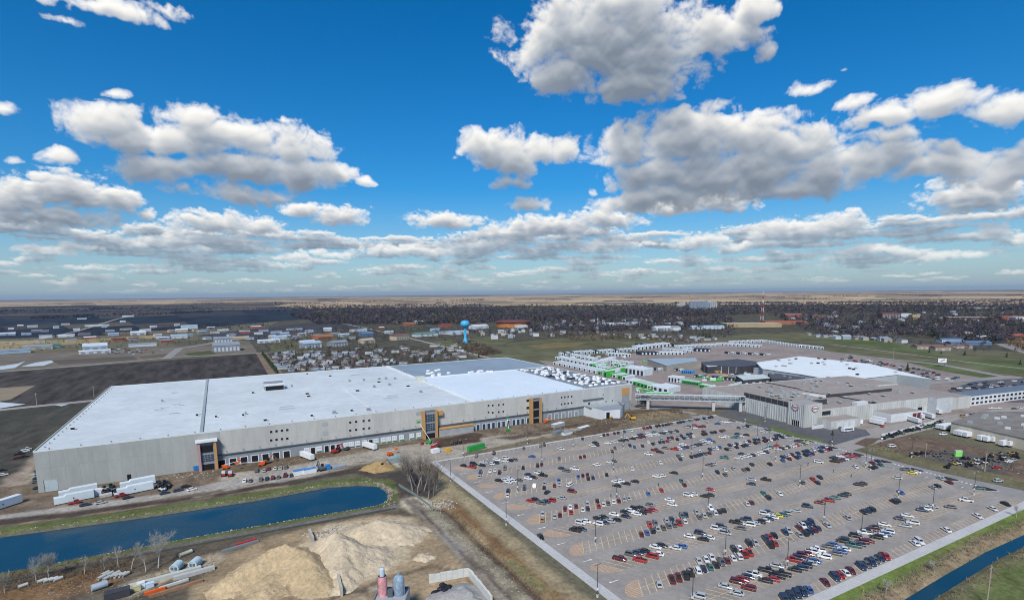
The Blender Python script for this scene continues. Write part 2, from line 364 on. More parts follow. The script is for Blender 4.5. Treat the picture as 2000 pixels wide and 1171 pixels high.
# south of the pond: weeds, soil, sand yard
zone([(-140,1160),(0,1128),(400,1058),(760,995),(860,1000),(900,1050),(700,1020),(560,1040),(420,1080),(370,1171),(-140,1260)], (.115,.095,.07), 2, 5, .9)
zone([(-140,1170),(60,1140),(200,1110),(240,1120),(230,1140),(140,1160),(0,1190)], (.20,.12,.06), 2, 5, .8)
zone([(380,1171),(420,1090),(480,1062),(560,1035),(700,1010),(830,1010),(880,1060),(960,1140),(1000,1190),(1040,1260),(600,1300),(300,1260)], (.31,.235,.145), 2.5, 7, .6)
zone([(240,1140),(330,1110),(430,1075),(445,1090),(330,1130),(250,1171)], (.36,.30,.21), 2, 4, .5)
zone([(640,1020),(800,1010),(830,1050),(800,1090),(740,1120),(700,1171),(600,1171),(560,1080)], (.46,.38,.26), 2.5, 7, .4)
stroke([(800,975),(840,1010),(880,1050),(930,1100),(990,1150),(1040,1200)], 9, (.235,.205,.17), 2, 3, .5)
stroke([(808,985),(850,1020),(885,1065),(905,1085)], 3.4, (.40,.42,.43), .8, 4, .4)
stroke([(806,978),(822,992)], 11, (.48,.41,.30), 1.5, 5, .5)
stroke([(640,1171),(720,1150),(800,1120),(860,1110),(920,1140),(960,1200)], 6, (.26,.20,.13), 2, 4, .4)
for k_ in range(16):
    o_ = (k_-7.5)*1.7+random.uniform(-.8,.8); stroke([(800+o_*1.2,975+o_*.2),(840+o_*1.3,1010+o_*.1),(880+o_*1.5,1050),(930+o_*1.8,1100),(990+o_*2.1,1150),(1040+o_*2.3,1200)], random.choice((.5,.7,.9)), random.choice(((.12,.10,.085),(.33,.29,.23),(.16,.135,.11),(.27,.235,.19))), .5, 1., .5)
for k_ in range(9):
    o_ = k_*2.2-9; stroke([(650,1165+o_),(720,1146+o_*.8),(790,1118+o_*.7),(850,1106+o_*.7),(900,1120+o_),(935,1160+o_)], .6, random.choice(((.17,.125,.08),(.36,.28,.18),(.22,.165,.105))), .5, 1.2, .5)
# dry grass strip and ditch beside the lot
zone([(835,905),(865,925),(1000,1045),(1170,1185),(1200,1240),(1080,1240),(1000,1150),(900,1055),(840,1000),(850,960)], (.30,.245,.15), 2, 3, .7)
stroke([(885,985),(950,1045),(1040,1125),(1120,1200)], 5, (.20,.125,.065), 2, 3, .8)
stroke([(862,992),(900,1025),(950,1072),(1010,1125),(1060,1171),(1110,1220)], 3.2, (.085,.06,.05), 1, 2, .6)
stroke([(850,1000),(890,1040),(940,1085),(1000,1145),(1050,1200)], 4.5, (.27,.24,.17), 1.5, 4, 1.0)
zone([(990,1090),(1030,1110),(1080,1155),(1075,1165),(1030,1130)], (.18,.17,.085), 1, 5, .6)
# lawns beside the canal
zone([(1560,1190),(1640,1158),(2010,990),(2140,925),(2300,900),(2100,1171),(1800,1300),(1500,1300)], (.12,.175,.045), 1.5, 1, .6)
zone([(1600,1175),(1700,1130),(1900,1030),(2000,990),(2010,1000),(1900,1050),(1700,1145),(1610,1190)], (.15,.20,.05), 1.5, 1, .4)
s = sdline(X, Y, CANAL)+1.5; m = s < 26
for lo, hi, col in ((4.,9.5,(.23,.18,.115)),):
    w = (sm(hi+3, hi-3, s+7*(n1-.5))*sm(2, 4, s))[..., None]; C = C*(1-w)+np.array(col)*(1+.8*(n2-.5))[..., None]*w
zone([(1790,1171),(1890,1118),(2000,1062),(2060,1040),(2200,1171),(2100,1300),(1700,1300)], (.155,.15,.075), 2, 5, .6)
zone([(1880,1160),(1960,1110),(2060,1080),(2150,1200),(1900,1240)], (.115,.14,.05), 2, 6, .5)
# ground across the road on the right
zone([(1660,862),(1700,850),(1760,845),(1900,870),(2010,905),(2010,950),(1900,918),(1760,890),(1680,872)], (.15,.108,.08), 1.5, 4, 1.0)
zone([(1662,860),(1690,862),(1800,892),(1900,915),(2010,940),(2010,952),(1890,926),(1770,900),(1690,878)], (.155,.14,.075), 1, 2, .6)
zone([(1780,892),(1850,878),(1930,890),(1990,905),(1960,925),(1860,910)], (.11,.10,.085), 1.5, 5, .7)
# streaks left by wheels
for k in range(46):
    a = random.choice([((420,955),(900,872)),((560,930),(820,890)),((30,945),(150,840)),((800,985),(1000,1165)),((700,925),(830,990)),((650,1160),(900,1120)),((960,872),(1150,838)),((700,1020),(860,1100)),((300,985),(560,935))])
    t0 = random.random()*.6; t1 = t0+.2+.2*random.random(); j = lambda: random.uniform(-9, 9)
    p0 = (a[0][0]+(a[1][0]-a[0][0])*t0+j()*1.5, a[0][1]+(a[1][1]-a[0][1])*t0+j()*.7); p1 = (a[0][0]+(a[1][0]-a[0][0])*t1+j()*1.5, a[0][1]+(a[1][1]-a[0][1])*t1+j()*.7)
    stroke([p0, p1], .9, tuple(np.array(random.choice([(.16,.13,.10),(.36,.31,.24),(.12,.10,.08)]))), .7, 1.2, .5)
# terrain: pond basin, canal, ditch, spoil
Z -= 2.6*sm(1.5, -5., sp)
Z -= 2.2*sm(6.2, .5, sdline(X, Y, CANAL)); Z -= 1.3*sm(4.5, .5, sdline(X, Y, DITCH))
rough = np.zeros(X.shape)
for poly, amp in ((SITE, .35), ([(960,856),(1100,832),(1180,818),(1240,800),(1330,797),(1335,812),(1200,836),(1120,838),(1000,858)], 1.5), ([(845,862),(930,843),(945,848),(935,862),(850,876)], .9), ([(380,1171),(420,1090),(480,1062),(560,1035),(700,1010),(830,1010),(880,1060),(960,1140),(1000,1190),(1040,1260),(600,1300),(300,1260)], .5), ([(990,1000),(835,905),(850,960),(900,1055),(1080,1240),(1160,1240)], .5)):
    rough += amp*sm(1., -6., sdpoly(X, Y, PX(poly)))
Z += rough*(fbm2(X, Y, 9., 51, 4)-.4)
for (px, py, rx, ry, h) in ((1150,832,16,7,2.4),(1085,842,10,4,1.4),(1190,822,9,5,1.8),(1275,808,16,6,1.6),(620,905,11,4,1.),(470,925,12,4,1.1),(890,858,10,5,1.3)):
    q = G(px, py); Z += h*np.exp(-(((X-q[0])/rx)**2+((Y-q[1])/ry)**2))*(.6+.8*n4)
flat = sm(1.5, -.5, np.maximum(np.abs(X-226)-118, np.abs(Y-195)-102)); Z *= 1-flat
Z -= .5*sm(400, 2500, np.hypot(X, Y))*0
nyy, nxx = X.shape
me = bpy.data.meshes.new('ground'); V = np.stack([X, Y, Z], -1).reshape(-1, 3); me.vertices.add(len(V)); me.vertices.foreach_set('co', V.ravel())
idx = np.arange(nyy*nxx).reshape(nyy, nxx); q = np.stack([idx[:-1,:-1], idx[:-1,1:], idx[1:,1:], idx[1:,:-1]], -1).reshape(-1, 4)
me.loops.add(q.size); me.loops.foreach_set('vertex_index', q.ravel()); me.polygons.add(len(q)); me.polygons.foreach_set('loop_start', np.arange(0, q.size, 4)); me.polygons.foreach_set('loop_total', np.full(len(q), 4))
me.polygons.foreach_set('use_smooth', np.ones(len(q), bool)); me.update()
at = me.color_attributes.new('Col', 'FLOAT_COLOR', 'POINT'); at.data.foreach_set('color', np.concatenate([np.clip(C, .01, .9).reshape(-1, 3), np.ones((len(V), 1))], 1).astype(np.float32).ravel())
me.materials.append(mat('soil', None, .95, .34, .55, attr='Col', bump=.25, var2=.22, scale2=.09, spec=.1))
ground = bpy.data.objects.new('ground', me); COL.objects.link(ground); tag(ground, kind='structure')
def gz(x, y):                                                   # ground height at a point
    j = np.clip(np.searchsorted(gx, x)-1, 0, len(gx)-2); i = np.clip(np.searchsorted(gy, y)-1, 0, len(gy)-2)
    u = (x-gx[j])/(gx[j+1]-gx[j]); v = (y-gy[i])/(gy[i+1]-gy[i])
    return float((Z[i,j]*(1-u)+Z[i,j+1]*u)*(1-v)+(Z[i+1,j]*(1-u)+Z[i+1,j+1]*u)*v)
def GG(px, py, dz=0.):
    x, y = G(px, py); return Vector((x, y, gz(x, y)+dz))
# water
def water_mat():
    m = bpy.data.materials.new('pond_water'); m.use_nodes = True; t = m.node_tree; b = t.nodes['Principled BSDF']
    b.inputs['Base Color'].default_value = (.010,.062,.115,1); b.inputs['IOR'].default_value = 1.33
    n = t.nodes.new('ShaderNodeTexNoise'); n.inputs['Scale'].default_value = .9; n.inputs['Detail'].default_value = 4; g = t.nodes.new('ShaderNodeNewGeometry'); t.links.new(g.outputs['Position'], n.inputs['Vector'])
    bp = t.nodes.new('ShaderNodeBump'); bp.inputs['Strength'].default_value = .12; bp.inputs['Distance'].default_value = .15; t.links.new(n.outputs[0], bp.inputs['Height']); t.links.new(bp.outputs[0], b.inputs['Normal'])
    n2_ = t.nodes.new('ShaderNodeTexNoise'); n2_.inputs['Scale'].default_value = .035; n2_.inputs['Detail'].default_value = 5; t.links.new(g.outputs['Position'], n2_.inputs['Vector'])
    mr = t.nodes.new('ShaderNodeMapRange'); mr.inputs['From Min'].default_value = .4; mr.inputs['From Max'].default_value = .65; mr.inputs['To Min'].default_value = .04; mr.inputs['To Max'].default_value = .3; t.links.new(n2_.outputs[0], mr.inputs[0]); t.links.new(mr.outputs[0], b.inputs['Roughness'])
    mc = t.nodes.new('ShaderNodeMix'); mc.data_type = 'RGBA'; t.links.new(n2_.outputs[0], mc.inputs['Factor']); mc.inputs['A'].default_value = (.006,.040,.080,1); mc.inputs['B'].default_value = (.014,.060,.088,1); t.links.new(mc.outputs['Result'], b.inputs['Base Color'])
    return m
WM = water_mat()
def sheet(name, poly, z, m, kind='structure', parent=None):
    b = MB(); p = [tuple(q[:2]) for q in poly]
    if sum(p[i-1][0]*p[i][1]-p[i][0]*p[i-1][1] for i in range(len(p))) < 0: p = p[::-1]
    b.face([(x, y, z) for x, y in p]); o = b.build(name, m, parent)
    if kind: tag(o, kind=kind)
    return o
c = np.mean(POND, 0)
sheet('water', [(-330,225),(90,225),(90,330),(-330,330)], -1.35, WM)
sheet('water', [(120,40),(420,40),(420,112),(300,100),(120,95)], -1.55, WM)
def ribbon(b, pts, w, z, mi=0):
    P = [Vector((p[0], p[1])) for p in pts]; L = []; Rr = []
    for i, p in enumerate(P):
        d = (P[min(i+1, len(P)-1)]-P[max(i-1, 0)]).normalized(); nn = Vector((-d.y, d.x)); L.append(p+nn*w/2); Rr.append(p-nn*w/2)
    for i in range(len(P)-1): b.face([(*Rr[i], z), (*Rr[i+1], z), (*L[i+1], z), (*L[i], z)], mi)
    return b
def road(name, pts, w, z, m): return tag(ribbon(MB(), PX(pts), w, z).build(name, m), kind='structure')
ASPH = mat('lot_asphalt', (.283,.264,.242), .9, .14, .5, var2=.2, scale2=.045, spec=.2)
ASPH2 = mat('street_asphalt', (.265,.255,.245), .9, .12, .3, var2=.12, scale2=.04, spec=.2)
DARKASPH = mat('dark_asphalt', (.105,.105,.115), .9, .2, .3, var2=.2, scale2=.03, spec=.2)
CONC = mat('concrete', (.47,.47,.46), .85, .1, .8, var2=.08, scale2=.1)
GRAV = mat('gravel_road', (.30,.28,.255), .95, .15, .25, var2=.12, scale2=.02)
YARD = mat('yard_gravel', (.265,.225,.205), .95, .2, .12, var2=.22, scale2=.02, spec=.1)
PAINT = mat('marking_paint', (.56,.44,.29), .8, .25, 1.2, var2=.22, scale2=.09)
GORE = mat('gore_paint', (.52,.33,.19), .85, .2, .6, var2=.1, scale2=.05)
WPAINT = mat('white_marking', (.72,.72,.70), .8, .2, 1., var2=.1, scale2=.1)
CURB = mat('kerb_concrete', (.42,.41,.39), .85, .15, .8)
MULCH = mat('mulch', (.035,.033,.036), .95, .4, .8)
# ------------------------------------------------------------------ the car park
LX0, LX1, LY0, LY1 = 109.5, 343.0, 98.6, 297.0
lot = sheet('parking_lot', [(LX0,LY0),(LX1-2,LY0),(LX1+8,LY1),(LX0,LY1)], .03, ASPH)
TH = R(57.6); CT, ST = math.cos(TH), math.sin(TH); PITCHX = 3.1; MODY = [114.0+16.5*k for k in range(11)]
def right_edge(y): return 337+(y-110)*.07
mk = MB(); gore = MB()
DUST = mat('stall_asphalt', (.295,.262,.230), .92, .2, .6, var2=.2, scale2=.06, spec=.2)
stalls = MB()
for k, yc in enumerate(MODY):
    s = -1 if k % 2 == 0 else 1; xe = right_edge(yc)-11
    stalls.face([(LX0+11-CT*5.4,yc-s*ST*5.4,.0325),(xe-CT*5.4,yc-s*ST*5.4,.0325),(xe+CT*5.4,yc+s*ST*5.4,.0325),(LX0+11+CT*5.4,yc+s*ST*5.4,.0325)][::s])
stalls.face([(LX0+16,LY0+.1,.0325),(LX1-12,LY0+.1,.0325),(LX1-9,LY0+4.8,.0325),(LX0+19,LY0+4.8,.0325)])
stalls.build('stall_surface', DUST, lot)
def stripe(b, x0, y0, x1, y1, w=.16, z=.036):
    d = Vector((x1-x0, y1-y0)).normalized(); nn = Vector((-d.y, d.x))*w/2
    b.face([(x0-nn.x, y0-nn.y, z), (x1-nn.x, y1-nn.y, z), (x1+nn.x, y1+nn.y, z), (x0+nn.x, y0+nn.y, z)])
HL = 5.5
for k, yc in enumerate(MODY):
    s = -1 if k % 2 == 0 else 1; xe = right_edge(yc)-10
    x = LX0+10.5
    while x < xe:
        stripe(mk, x-CT*HL, yc-s*ST*HL, x+CT*HL, yc+s*ST*HL, .26); x += PITCHX
    stripe(mk, LX0+8, yc, xe, yc, .2, .0364)
    # painted island at the open end, hatched
    tip = []
    for j in range(15):
        a = math.pi*(.5+j/14); tip.append((LX0+10.2+6.2*math.cos(a)*(1.0)+ (math.sin(a)*s)*2.4, yc+4.5*math.sin(a)))
    pts = tip+[(LX0+10.4-CT*HL*.82, yc-s*ST*HL*.82), (LX0+10.4+CT*HL*.82, yc+s*ST*HL*.82)]
    for j in range(14): stripe(gore, *tip[j], *tip[j+1], .2, .0369)
    for q in range(11):
        yy = yc-4.2+q*.84; xa = LX0+10.2-6.2*math.sqrt(max(0, 1-((yy-yc)/4.5)**2))+((yy-yc)/4.5*s)*2.4+.15; xb = LX0+10.3+(yy-yc)/(ST*s)*CT*1.0
        if xb > xa+.4: stripe(gore, xa, yy, xb, yy, .44 if k != 2 else .40, .0361)
x = LX0+18
while x < LX1-12: stripe(mk, x, LY0+.3, x+CT*5.5, LY0+.3+ST*5.5, .26); x += PITCHX
x = LX0+6
while x < LX1-2: stripe(mk, x, LY1-.4-ST*5.5, x+CT*5.5, LY1-.4, .26); x += PITCHX
tag(mk.build('parking_line_markings', PAINT, lot), kind='stuff'); tag(gore.build('island_markings', GORE, lot), kind='stuff')
ar = MB()
for k in range(10):                                             # lane arrows where the aisles leave the west drive
    y = (MODY[k]+MODY[k+1])/2-.6; x0 = 113.6; stripe(ar, x0, y, x0+3.2, y, .3, .0372); ar.face([(x0-1.1, y, .0372), (x0+.1, y-.55, .0372), (x0+.1, y+.55, .0372)]) if k % 2 else ar.face([(x0+4.3, y, .0372), (x0+3.1, y+.55, .0372), (x0+3.1, y-.55, .0372)])
    xe = right_edge(y)
    for j in range(5): stripe(ar, xe-3+.15*j, y-4+j*2, xe-1.6+.15*j, y-4+j*2, .8, .0376)
    stripe(ar, xe-13, y, xe-10, y, .3, .0372)
tag(ar.build('arrow_markings', WPAINT, lot), kind='stuff')
for k, yc in enumerate(MODY):                                   # kerbed planting islands at the road end
    xe = right_edge(yc); isl = MB(); p = [(xe-7,yc-.9),(xe-3,yc-3.7),(xe-1.2,yc-3.9),(xe-.6,yc-2.5),(xe-.2,yc+2.6),(xe-.6,yc+3.9),(xe-2.2,yc+3.9),(xe-6,yc+.9)]
    cx_, cy_ = sum(a for a,b in p)/8, sum(b for a,b in p)/8
    isl.prism(p, .02, .16, 0); o = isl.build('planting_island', CURB); tag(o, 'kerbed planting bed, %s from the canal along the street side of the lot' % nth(k), 'planting bed', 'kerbed beds along the street')
    MB().prism([(cx_+(a-cx_)*.86, cy_+(b-cy_)*.86) for a, b in p], .1, .2, 0).build('mulch', MULCH, o)
# sidewalks round the lot
sw = MB(); sw.prism([(105.6,88),(109.5,88),(109.5,297.5),(105.6,297.5)], -.1, .14)
sw.prism([(109.55,94.6),(350,94.6),(350,98.6),(109.55,98.6)], -.1, .14); sw.prism([(105.6,297.55),(352,297.55),(352,300),(105.6,300)], -.1, .14)
tag(sw.build('sidewalk', CONC), kind='structure')
# joints in the walk
jm = MB()
for i in range(138): y = 89+i*1.5; jm.face([(105.6,y,.1445),(109.5,y,.1445),(109.5,y+.05,.1445),(105.6,y+.05,.1445)])
for i in range(158): x = 112+i*1.5; jm.face([(x,94.6,.1445),(x+.05,94.6,.1445),(x+.05,98.6,.1445),(x,98.6,.1445)])
tag(jm.build('joint_markings', mat('joint', (.25,.25,.25))), kind='stuff')
# streets
b = MB(); st = PX([(1180,778),(1290,797),(1395,818),(1500,845),(1600,872),(1700,898),(1800,921),(1900,944),(2000,966),(2150,1000)])
ribbon(b, st, 15., .034)
tag(b.build('street', ASPH2), kind='structure')
dw = MB(); ribbon(dw, PX([(1640,876),(1700,858),(1780,838),(1850,822),(1900,812),(2010,795)]), 13, .0385); tag(dw.build('driveway', GRAV), kind='structure')
sheet('factory_apron', PX([(1440,800),(1470,798),(1540,830),(1660,832),(1720,846),(1640,868),(1560,855),(1500,838),(1440,818),(1400,806)]), .026, DARKASPH)
sheet('dock_apron', PX([(1690,838),(1760,826),(1870,808),(1880,814),(1780,836),(1720,850),(1700,848)]), .028, GRAV)
vg = mat('verge_grass', (.10,.135,.045), .95, .3, .5, var2=.2, scale2=.06)
sheet('verge', PX([(1508,830),(1560,848),(1612,858),(1606,862),(1550,853),(1500,838)]), .045, vg)
sheet('verge', PX([(1455,815),(1490,825),(1486,828),(1452,818)]), .045, vg)
sheet('bed', PX([(1668,866),(1690,855),(1720,855),(1705,866),(1690,872)]), .047, mat('bed_soil', (.12,.085,.06), .95, .4, .5))
# storage yard behind the halls
sheet('yard', PX([(1235,800),(1180,778),(1110,735),(1045,700),(1060,694),(1190,690),(1300,672),(1480,663),(1600,680),(1760,700),(1960,735),(2010,742),(2010,800),(1700,840),(1445,800),(1330,795)]), .012, YARD)
# ------------------------------------------------------------------ fields, roads and farmland out to the horizon
def fmat(n, c, var=.25, s=.03, stretch=None): return mat(n, c, .97, var, s, var2=.2, scale2=.004, spec=.05, stretch=stretch)
FURROW = (.012,.10,1)
def field(pts, m, z): return sheet('field', PX(pts), z, m)
soil_d = fmat('ploughed_soil', (.064,.058,.056), .6, .5, (.16,.03,1)); soil_shade = fmat('cloud_shaded_soil', (.028,.038,.056), .4, .05, (.2,.05,1)); grass_o = fmat('olive_grass', (.12,.12,.07), .4, .02); grass_g = fmat('green_grass', (.10,.125,.055), .4, .02)
stub = fmat('stubble', (.34,.26,.16)); tan_d = fmat('dry_weeds', (.30,.24,.12)); grey_l = fmat('fallow', (.17,.15,.125)); town_g = fmat('town_ground', (.085,.082,.062), .6, .05)
field([(-300,760),(0,727),(300,705),(500,690),(512,695),(560,740),(205,757),(160,790),(0,800),(-300,830)], soil_d, .03)
field([(500,690),(520,688),(560,738),(530,742)], fmat('brown_strip', (.20,.15,.11)), .05)
field([(-300,790),(0,757),(70,752),(20,780),(0,783),(-300,815)], fmat('pale_stubble', (.26,.22,.16), .3, .1, FURROW), .05)
field([(-300,725),(0,694),(140,688),(330,678),(500,672),(500,688),(300,703),(0,725),(-300,757)], grey_l, .02)
field([(-300,690),(0,668),(150,664),(290,655),(330,658),(150,672),(60,678),(0,684),(-300,708)], tan_d, .06)
field([(-400,640),(0,604),(300,592),(560,586),(600,600),(640,618),(520,628),(400,640),(330,650),(0,664),(-400,690)], soil_shade, .05)  # cloud shade over the far left plain, put into the soil colour
field([(380,655),(640,624),(720,632),(600,650),(520,668)], fmat('rowed_field', (.062,.064,.075), .4, .06, (.05,.3,1)), .09)
field([(480,655),(600,602),(1000,590),(2000,588),(2100,640),(2000,690),(1560,652),(1330,662),(1180,650),(1000,668),(900,690),(940,700),(880,740),(540,742),(505,690)], town_g, .04)
field([(915,690),(1000,668),(1180,652),(1240,655),(1345,664),(1235,690),(1100,706),(1040,703)], grass_o, .10)
field([(1030,675),(1090,667),(1150,668),(1120,676),(1060,680)], fmat('russet_grass', (.20,.16,.08)), .13)
field([(1400,655),(1560,648),(1700,664),(1860,690),(2010,690),(2010,735),(1950,728),(1700,697),(1560,677)], grass_o, .09)
field([(1600,662),(1720,664),(1860,700),(1990,705),(2010,712),(2010,730),(1940,722),(1790,690),(1640,672)], grass_g, .11)
field([(1745,700),(1850,712),(1975,736),(1945,742),(1830,722)], grass_g, .12)
field([(830,668),(960,655),(1010,664),(900,688)], grass_o, .08)
field([(520,668),(640,648),(700,655),(590,690),(530,690)], grass_o, .07)
road('road', [(-200,738),(0,726),(170,713),(335,697),(500,689),(640,684)], 9, .14, GRAV)
road('road', [(325,700),(350,680),(400,672),(460,660)], 14, .15, ASPH2)
road('road', [(-100,690),(0,677),(60,668),(150,648),(230,623),(290,610)], 11, .2, GRAV)
road('road', [(-200,682),(0,672),(250,660),(480,648),(700,642)], 8, .19, ASPH2)
road('road', [(660,628),(720,640),(820,664),(960,700),(1010,714)], 9, .2, GRAV)
road('road', [(-200,818),(0,800),(170,783),(260,775)], 12, .09, GRAV)
road('road', [(1560,680),(1700,697),(1840,712),(1960,735),(2100,752)], 11, .21, ASPH2)
road('road', [(1620,672),(1760,690),(1900,708),(2100,732)], 5, .2, GRAV)
road('road', [(1955,672),(2000,686),(2080,708)], 22, .22, ASPH2)
road('road', [(1785,750),(1900,742),(1985,735)], 14, .22, ASPH2)
road('track', [(690,690),(760,715),(800,728)], 10, .17, fmat('brown_track', (.16,.13,.11)))
snow = mat('pale_pond', (.50,.56,.58), .5, .1, .1)
for pts in ([(0,715),(35,710),(50,705),(30,718),(0,722)], [(40,716),(70,708),(100,704),(105,707),(85,714)], [(-100,775),(0,785),(50,789),(0,797),(-100,792)], [(105,790),(135,789),(120,793)]): sheet('standing_water', PX(pts), .16, snow)
rf_ = random.Random(8)
for (u0, v0, u1, v1, cc, zz) in ((20,611,180,606,(.075,.075,.08),.07),(180,606,330,601,(.055,.06,.07),.08),(0,622,160,615,(.05,.055,.065),.07),(180,615,330,608,(.085,.08,.078),.09),(340,600,520,594,(.07,.072,.078),.07),(340,612,470,606,(.048,.052,.062),.1),(0,640,110,632,(.06,.062,.068),.1),(120,636,250,628,(.10,.09,.075),.11),(260,634,360,628,(.075,.07,.065),.1),(200,650,330,645,(.14,.115,.085),.12),(330,668,420,660,(.11,.105,.075),.1),(100,704,260,696,(.13,.115,.095),.05),(270,696,330,690,(.16,.135,.105),.06),(360,690,410,684,(.10,.115,.06),.08),(520,656,600,648,(.14,.12,.09),.1),(760,652,830,646,(.11,.125,.06),.1),(860,668,905,660,(.12,.13,.06),.12),(1060,650,1140,645,(.10,.095,.075),.1)):
    field([(u0,v0),(u1,v1),(u1+14,v1+7),(u0+16,v0+8)], fmat('strip_%d' % int(u0*10+v0), cc, .4, .05, FURROW), zz)
rs = np.random.default_rng(31)
fm = MB()
FT = [(.50,.38,.23),(.56,.43,.26),(.44,.33,.20),(.38,.29,.20),(.26,.21,.15),(.14,.125,.10),(.48,.38,.26),(.42,.31,.21)]
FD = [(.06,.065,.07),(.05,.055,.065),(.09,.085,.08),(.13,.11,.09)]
for ring in range(46):                                          # section-line farmland, strips lying along both axes
    d0 = 4500*1.052**ring; d1 = d0*1.052*.998
    a = YAW-R(75)
    while a < YAW+R(75):
        wdt = rs.uniform(.03, .12)*(1 if ring < 25 else 1.5); az_ = a+wdt/2-YAW
        left = az_ < R(-22); pool = FD if (left and d0 < 9500) else FT  # cloud shade at left and sunlight farther out are put into the field colours
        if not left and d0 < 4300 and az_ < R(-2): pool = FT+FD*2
        cc = pool[rs.integers(len(pool))]
        if rs.random() < .16: cc = FD[rs.integers(4)]
        z = .3+.12*(ring % 3)
        A0, A1 = a, a+wdt*.985
        fm.face([(d0*math.sin(A0), d0*math.cos(A0), z), (d0*math.sin(A1), d0*math.cos(A1), z), (d1*math.sin(A1), d1*math.cos(A1), z), (d1*math.sin(A0), d1*math.cos(A0), z)][::-1], 0, cc)
        a += wdt
tag(fm.build('farmland', mat('farmland', None, .97, .2, .008, attr='Col', var2=.15, scale2=.0015, spec=.05)), kind='structure')
# ------------------------------------------------------------------ the long new warehouse
WX0, WX1, WY0, WY1, WZ = -89., 310., 354., 586., 21.5
PRE = mat('precast_grey', None, .85, .09, .3, objcol=True, var2=.06, scale2=.03, stretch=(1,1,.25))
DOCKW = mat('dock_wall_white', (.66,.68,.68), .8, .06, .4)
ROOFW = mat('white_membrane', (.565,.615,.63), .6, .08, .14, var2=.12, scale2=.03)
ROOFW2 = mat('bright_membrane', (.64,.73,.80), .55, .04, .12, var2=.04, scale2=.02)
ROOFB = mat('grey_blue_deck', (.235,.30,.36), .7, .06, .1, var2=.12, scale2=.02)
ROOFG = mat('grey_deck', (.19,.22,.25), .7, .1, .1, var2=.14, scale2=.02)
LEDGE = mat('dark_ledge', (.10,.12,.13), .7, .1); GLASS = mat('dark_glass', (.012,.018,.028), .12, .2, .3, spec=.6); BLUEGL = mat('blue_glass', (.03,.06,.10), .15, .2, .4, spec=.6)
DARK = mat('dark_opening', (.012,.013,.016), .8, .2); TAN = mat('tan_panel', (.46,.275,.115), .75, .1, .5); ROSE = mat('rose_panel', (.42,.27,.27), .75, .1, .5)
WHITE = mat('white_paint', (.70,.73,.75), .6, .06, .5); GREY = mat('grey_paint', (.25,.28,.31), .6, .1, .5); LOUV = mat('louvre_grey', (.33,.37,.38), .6, .1, .4); STEEL = mat('steel', (.30,.33,.36), .45, .15, .5, metal=.5)
GRN = mat('machine_green', (.03,.30,.06), .5, .15, .5); ORG = mat('machine_orange', (.72,.12,.02), .5, .1, .5); RED = mat('machine_red', (.42,.03,.03), .5, .1, .5); YEL = mat('machine_yellow', (.65,.36,.04), .5, .1, .5); BLU = mat('portable_blue', (.03,.20,.52), .5, .1, .5)
wh = empty('warehouse', (WX0, WY0, 0)); tag(wh, 'huge new warehouse with white roof and grey precast walls beside the pond', 'warehouse')
def wpart(name, mb, m): o = mb.build(name, m); o.parent = wh; o.matrix_parent_inverse = Matrix.Translation((-WX0, -WY0, 0)); return o
core = MB(); core.prism([(WX0+.25,WY0+.25),(WX1-.25,WY0+.25),(WX1-.25,WY1-.25),(WX0+.25,WY1-.25)], -.5, WZ-.05, 0); wpart('wall', core, GREY)
TW = [(-16.4,-6.6),(119.6,130.2),(206.8,216.2)]
def addpanel(x0, z0, x1, z1, tone, y=WY0, side=False):
    b = MB()
    if side: b.box(WX0-.02, x0+.015, z0, WX0+.22, x1-.015, z1)
    else: b.box(x0+.015, y, z0, x1-.015, y+.22, z1)
    o = wpart('wall_panel', b, PRE); o.color = (*tone, 1); return o
x = WX0; i = 0
while x < WX1-.5:
    x1 = min(x+6.05, WX1); t = .93+.1*random.random(); base = np.array((.36,.38,.365)) if x < -8 else (np.array((.475,.48,.455)) if x < 205 else np.array((.46,.475,.475)))
    tone = tuple(base*t)
    lo = -.4 if x1 < TW[0][0]+1 else 7.2
    addpanel(x, lo, x1, 12.6, tone); addpanel(x, 12.63, x1, WZ, tuple(base*t*(.97+.06*random.random()))); x = x1; i += 1
y = WY0+.3
while y < WY1-1: addpanel(y, -.4, min(y+6.05, WY1), WZ, tuple(np.array((.42,.44,.36))*(.95+.08*random.random())), side=True); y += 6.05
b = MB(); b.box(TW[0][1]-.5, WY0+.32, -.4, WX1, WY0+.8, 7.1); wpart('dock_wall', b, DOCKW)
b = MB(); b.box(TW[0][1]+.2, WY0-.55, 7.15, TW[1][0]-.2, WY0+.1, 7.75); b.box(TW[1][1]+.2, WY0-.55, 7.15, TW[2][0]-.2, WY0+.1, 7.75); b.box(TW[2][1]+.2, WY0-.55, 7.15, 259, WY0+.1, 7.75); wpart('ledge', b, LEDGE)
for x in range(-2, 250, 9):                                     # wall lights over the docks
    if any(a-1 < x < c+1 for a, c in TW): continue
    wpart('wall_light', MB().box(x, WY0-.9, 9.2, x+.25, WY0-.02, 9.5), LEDGE)
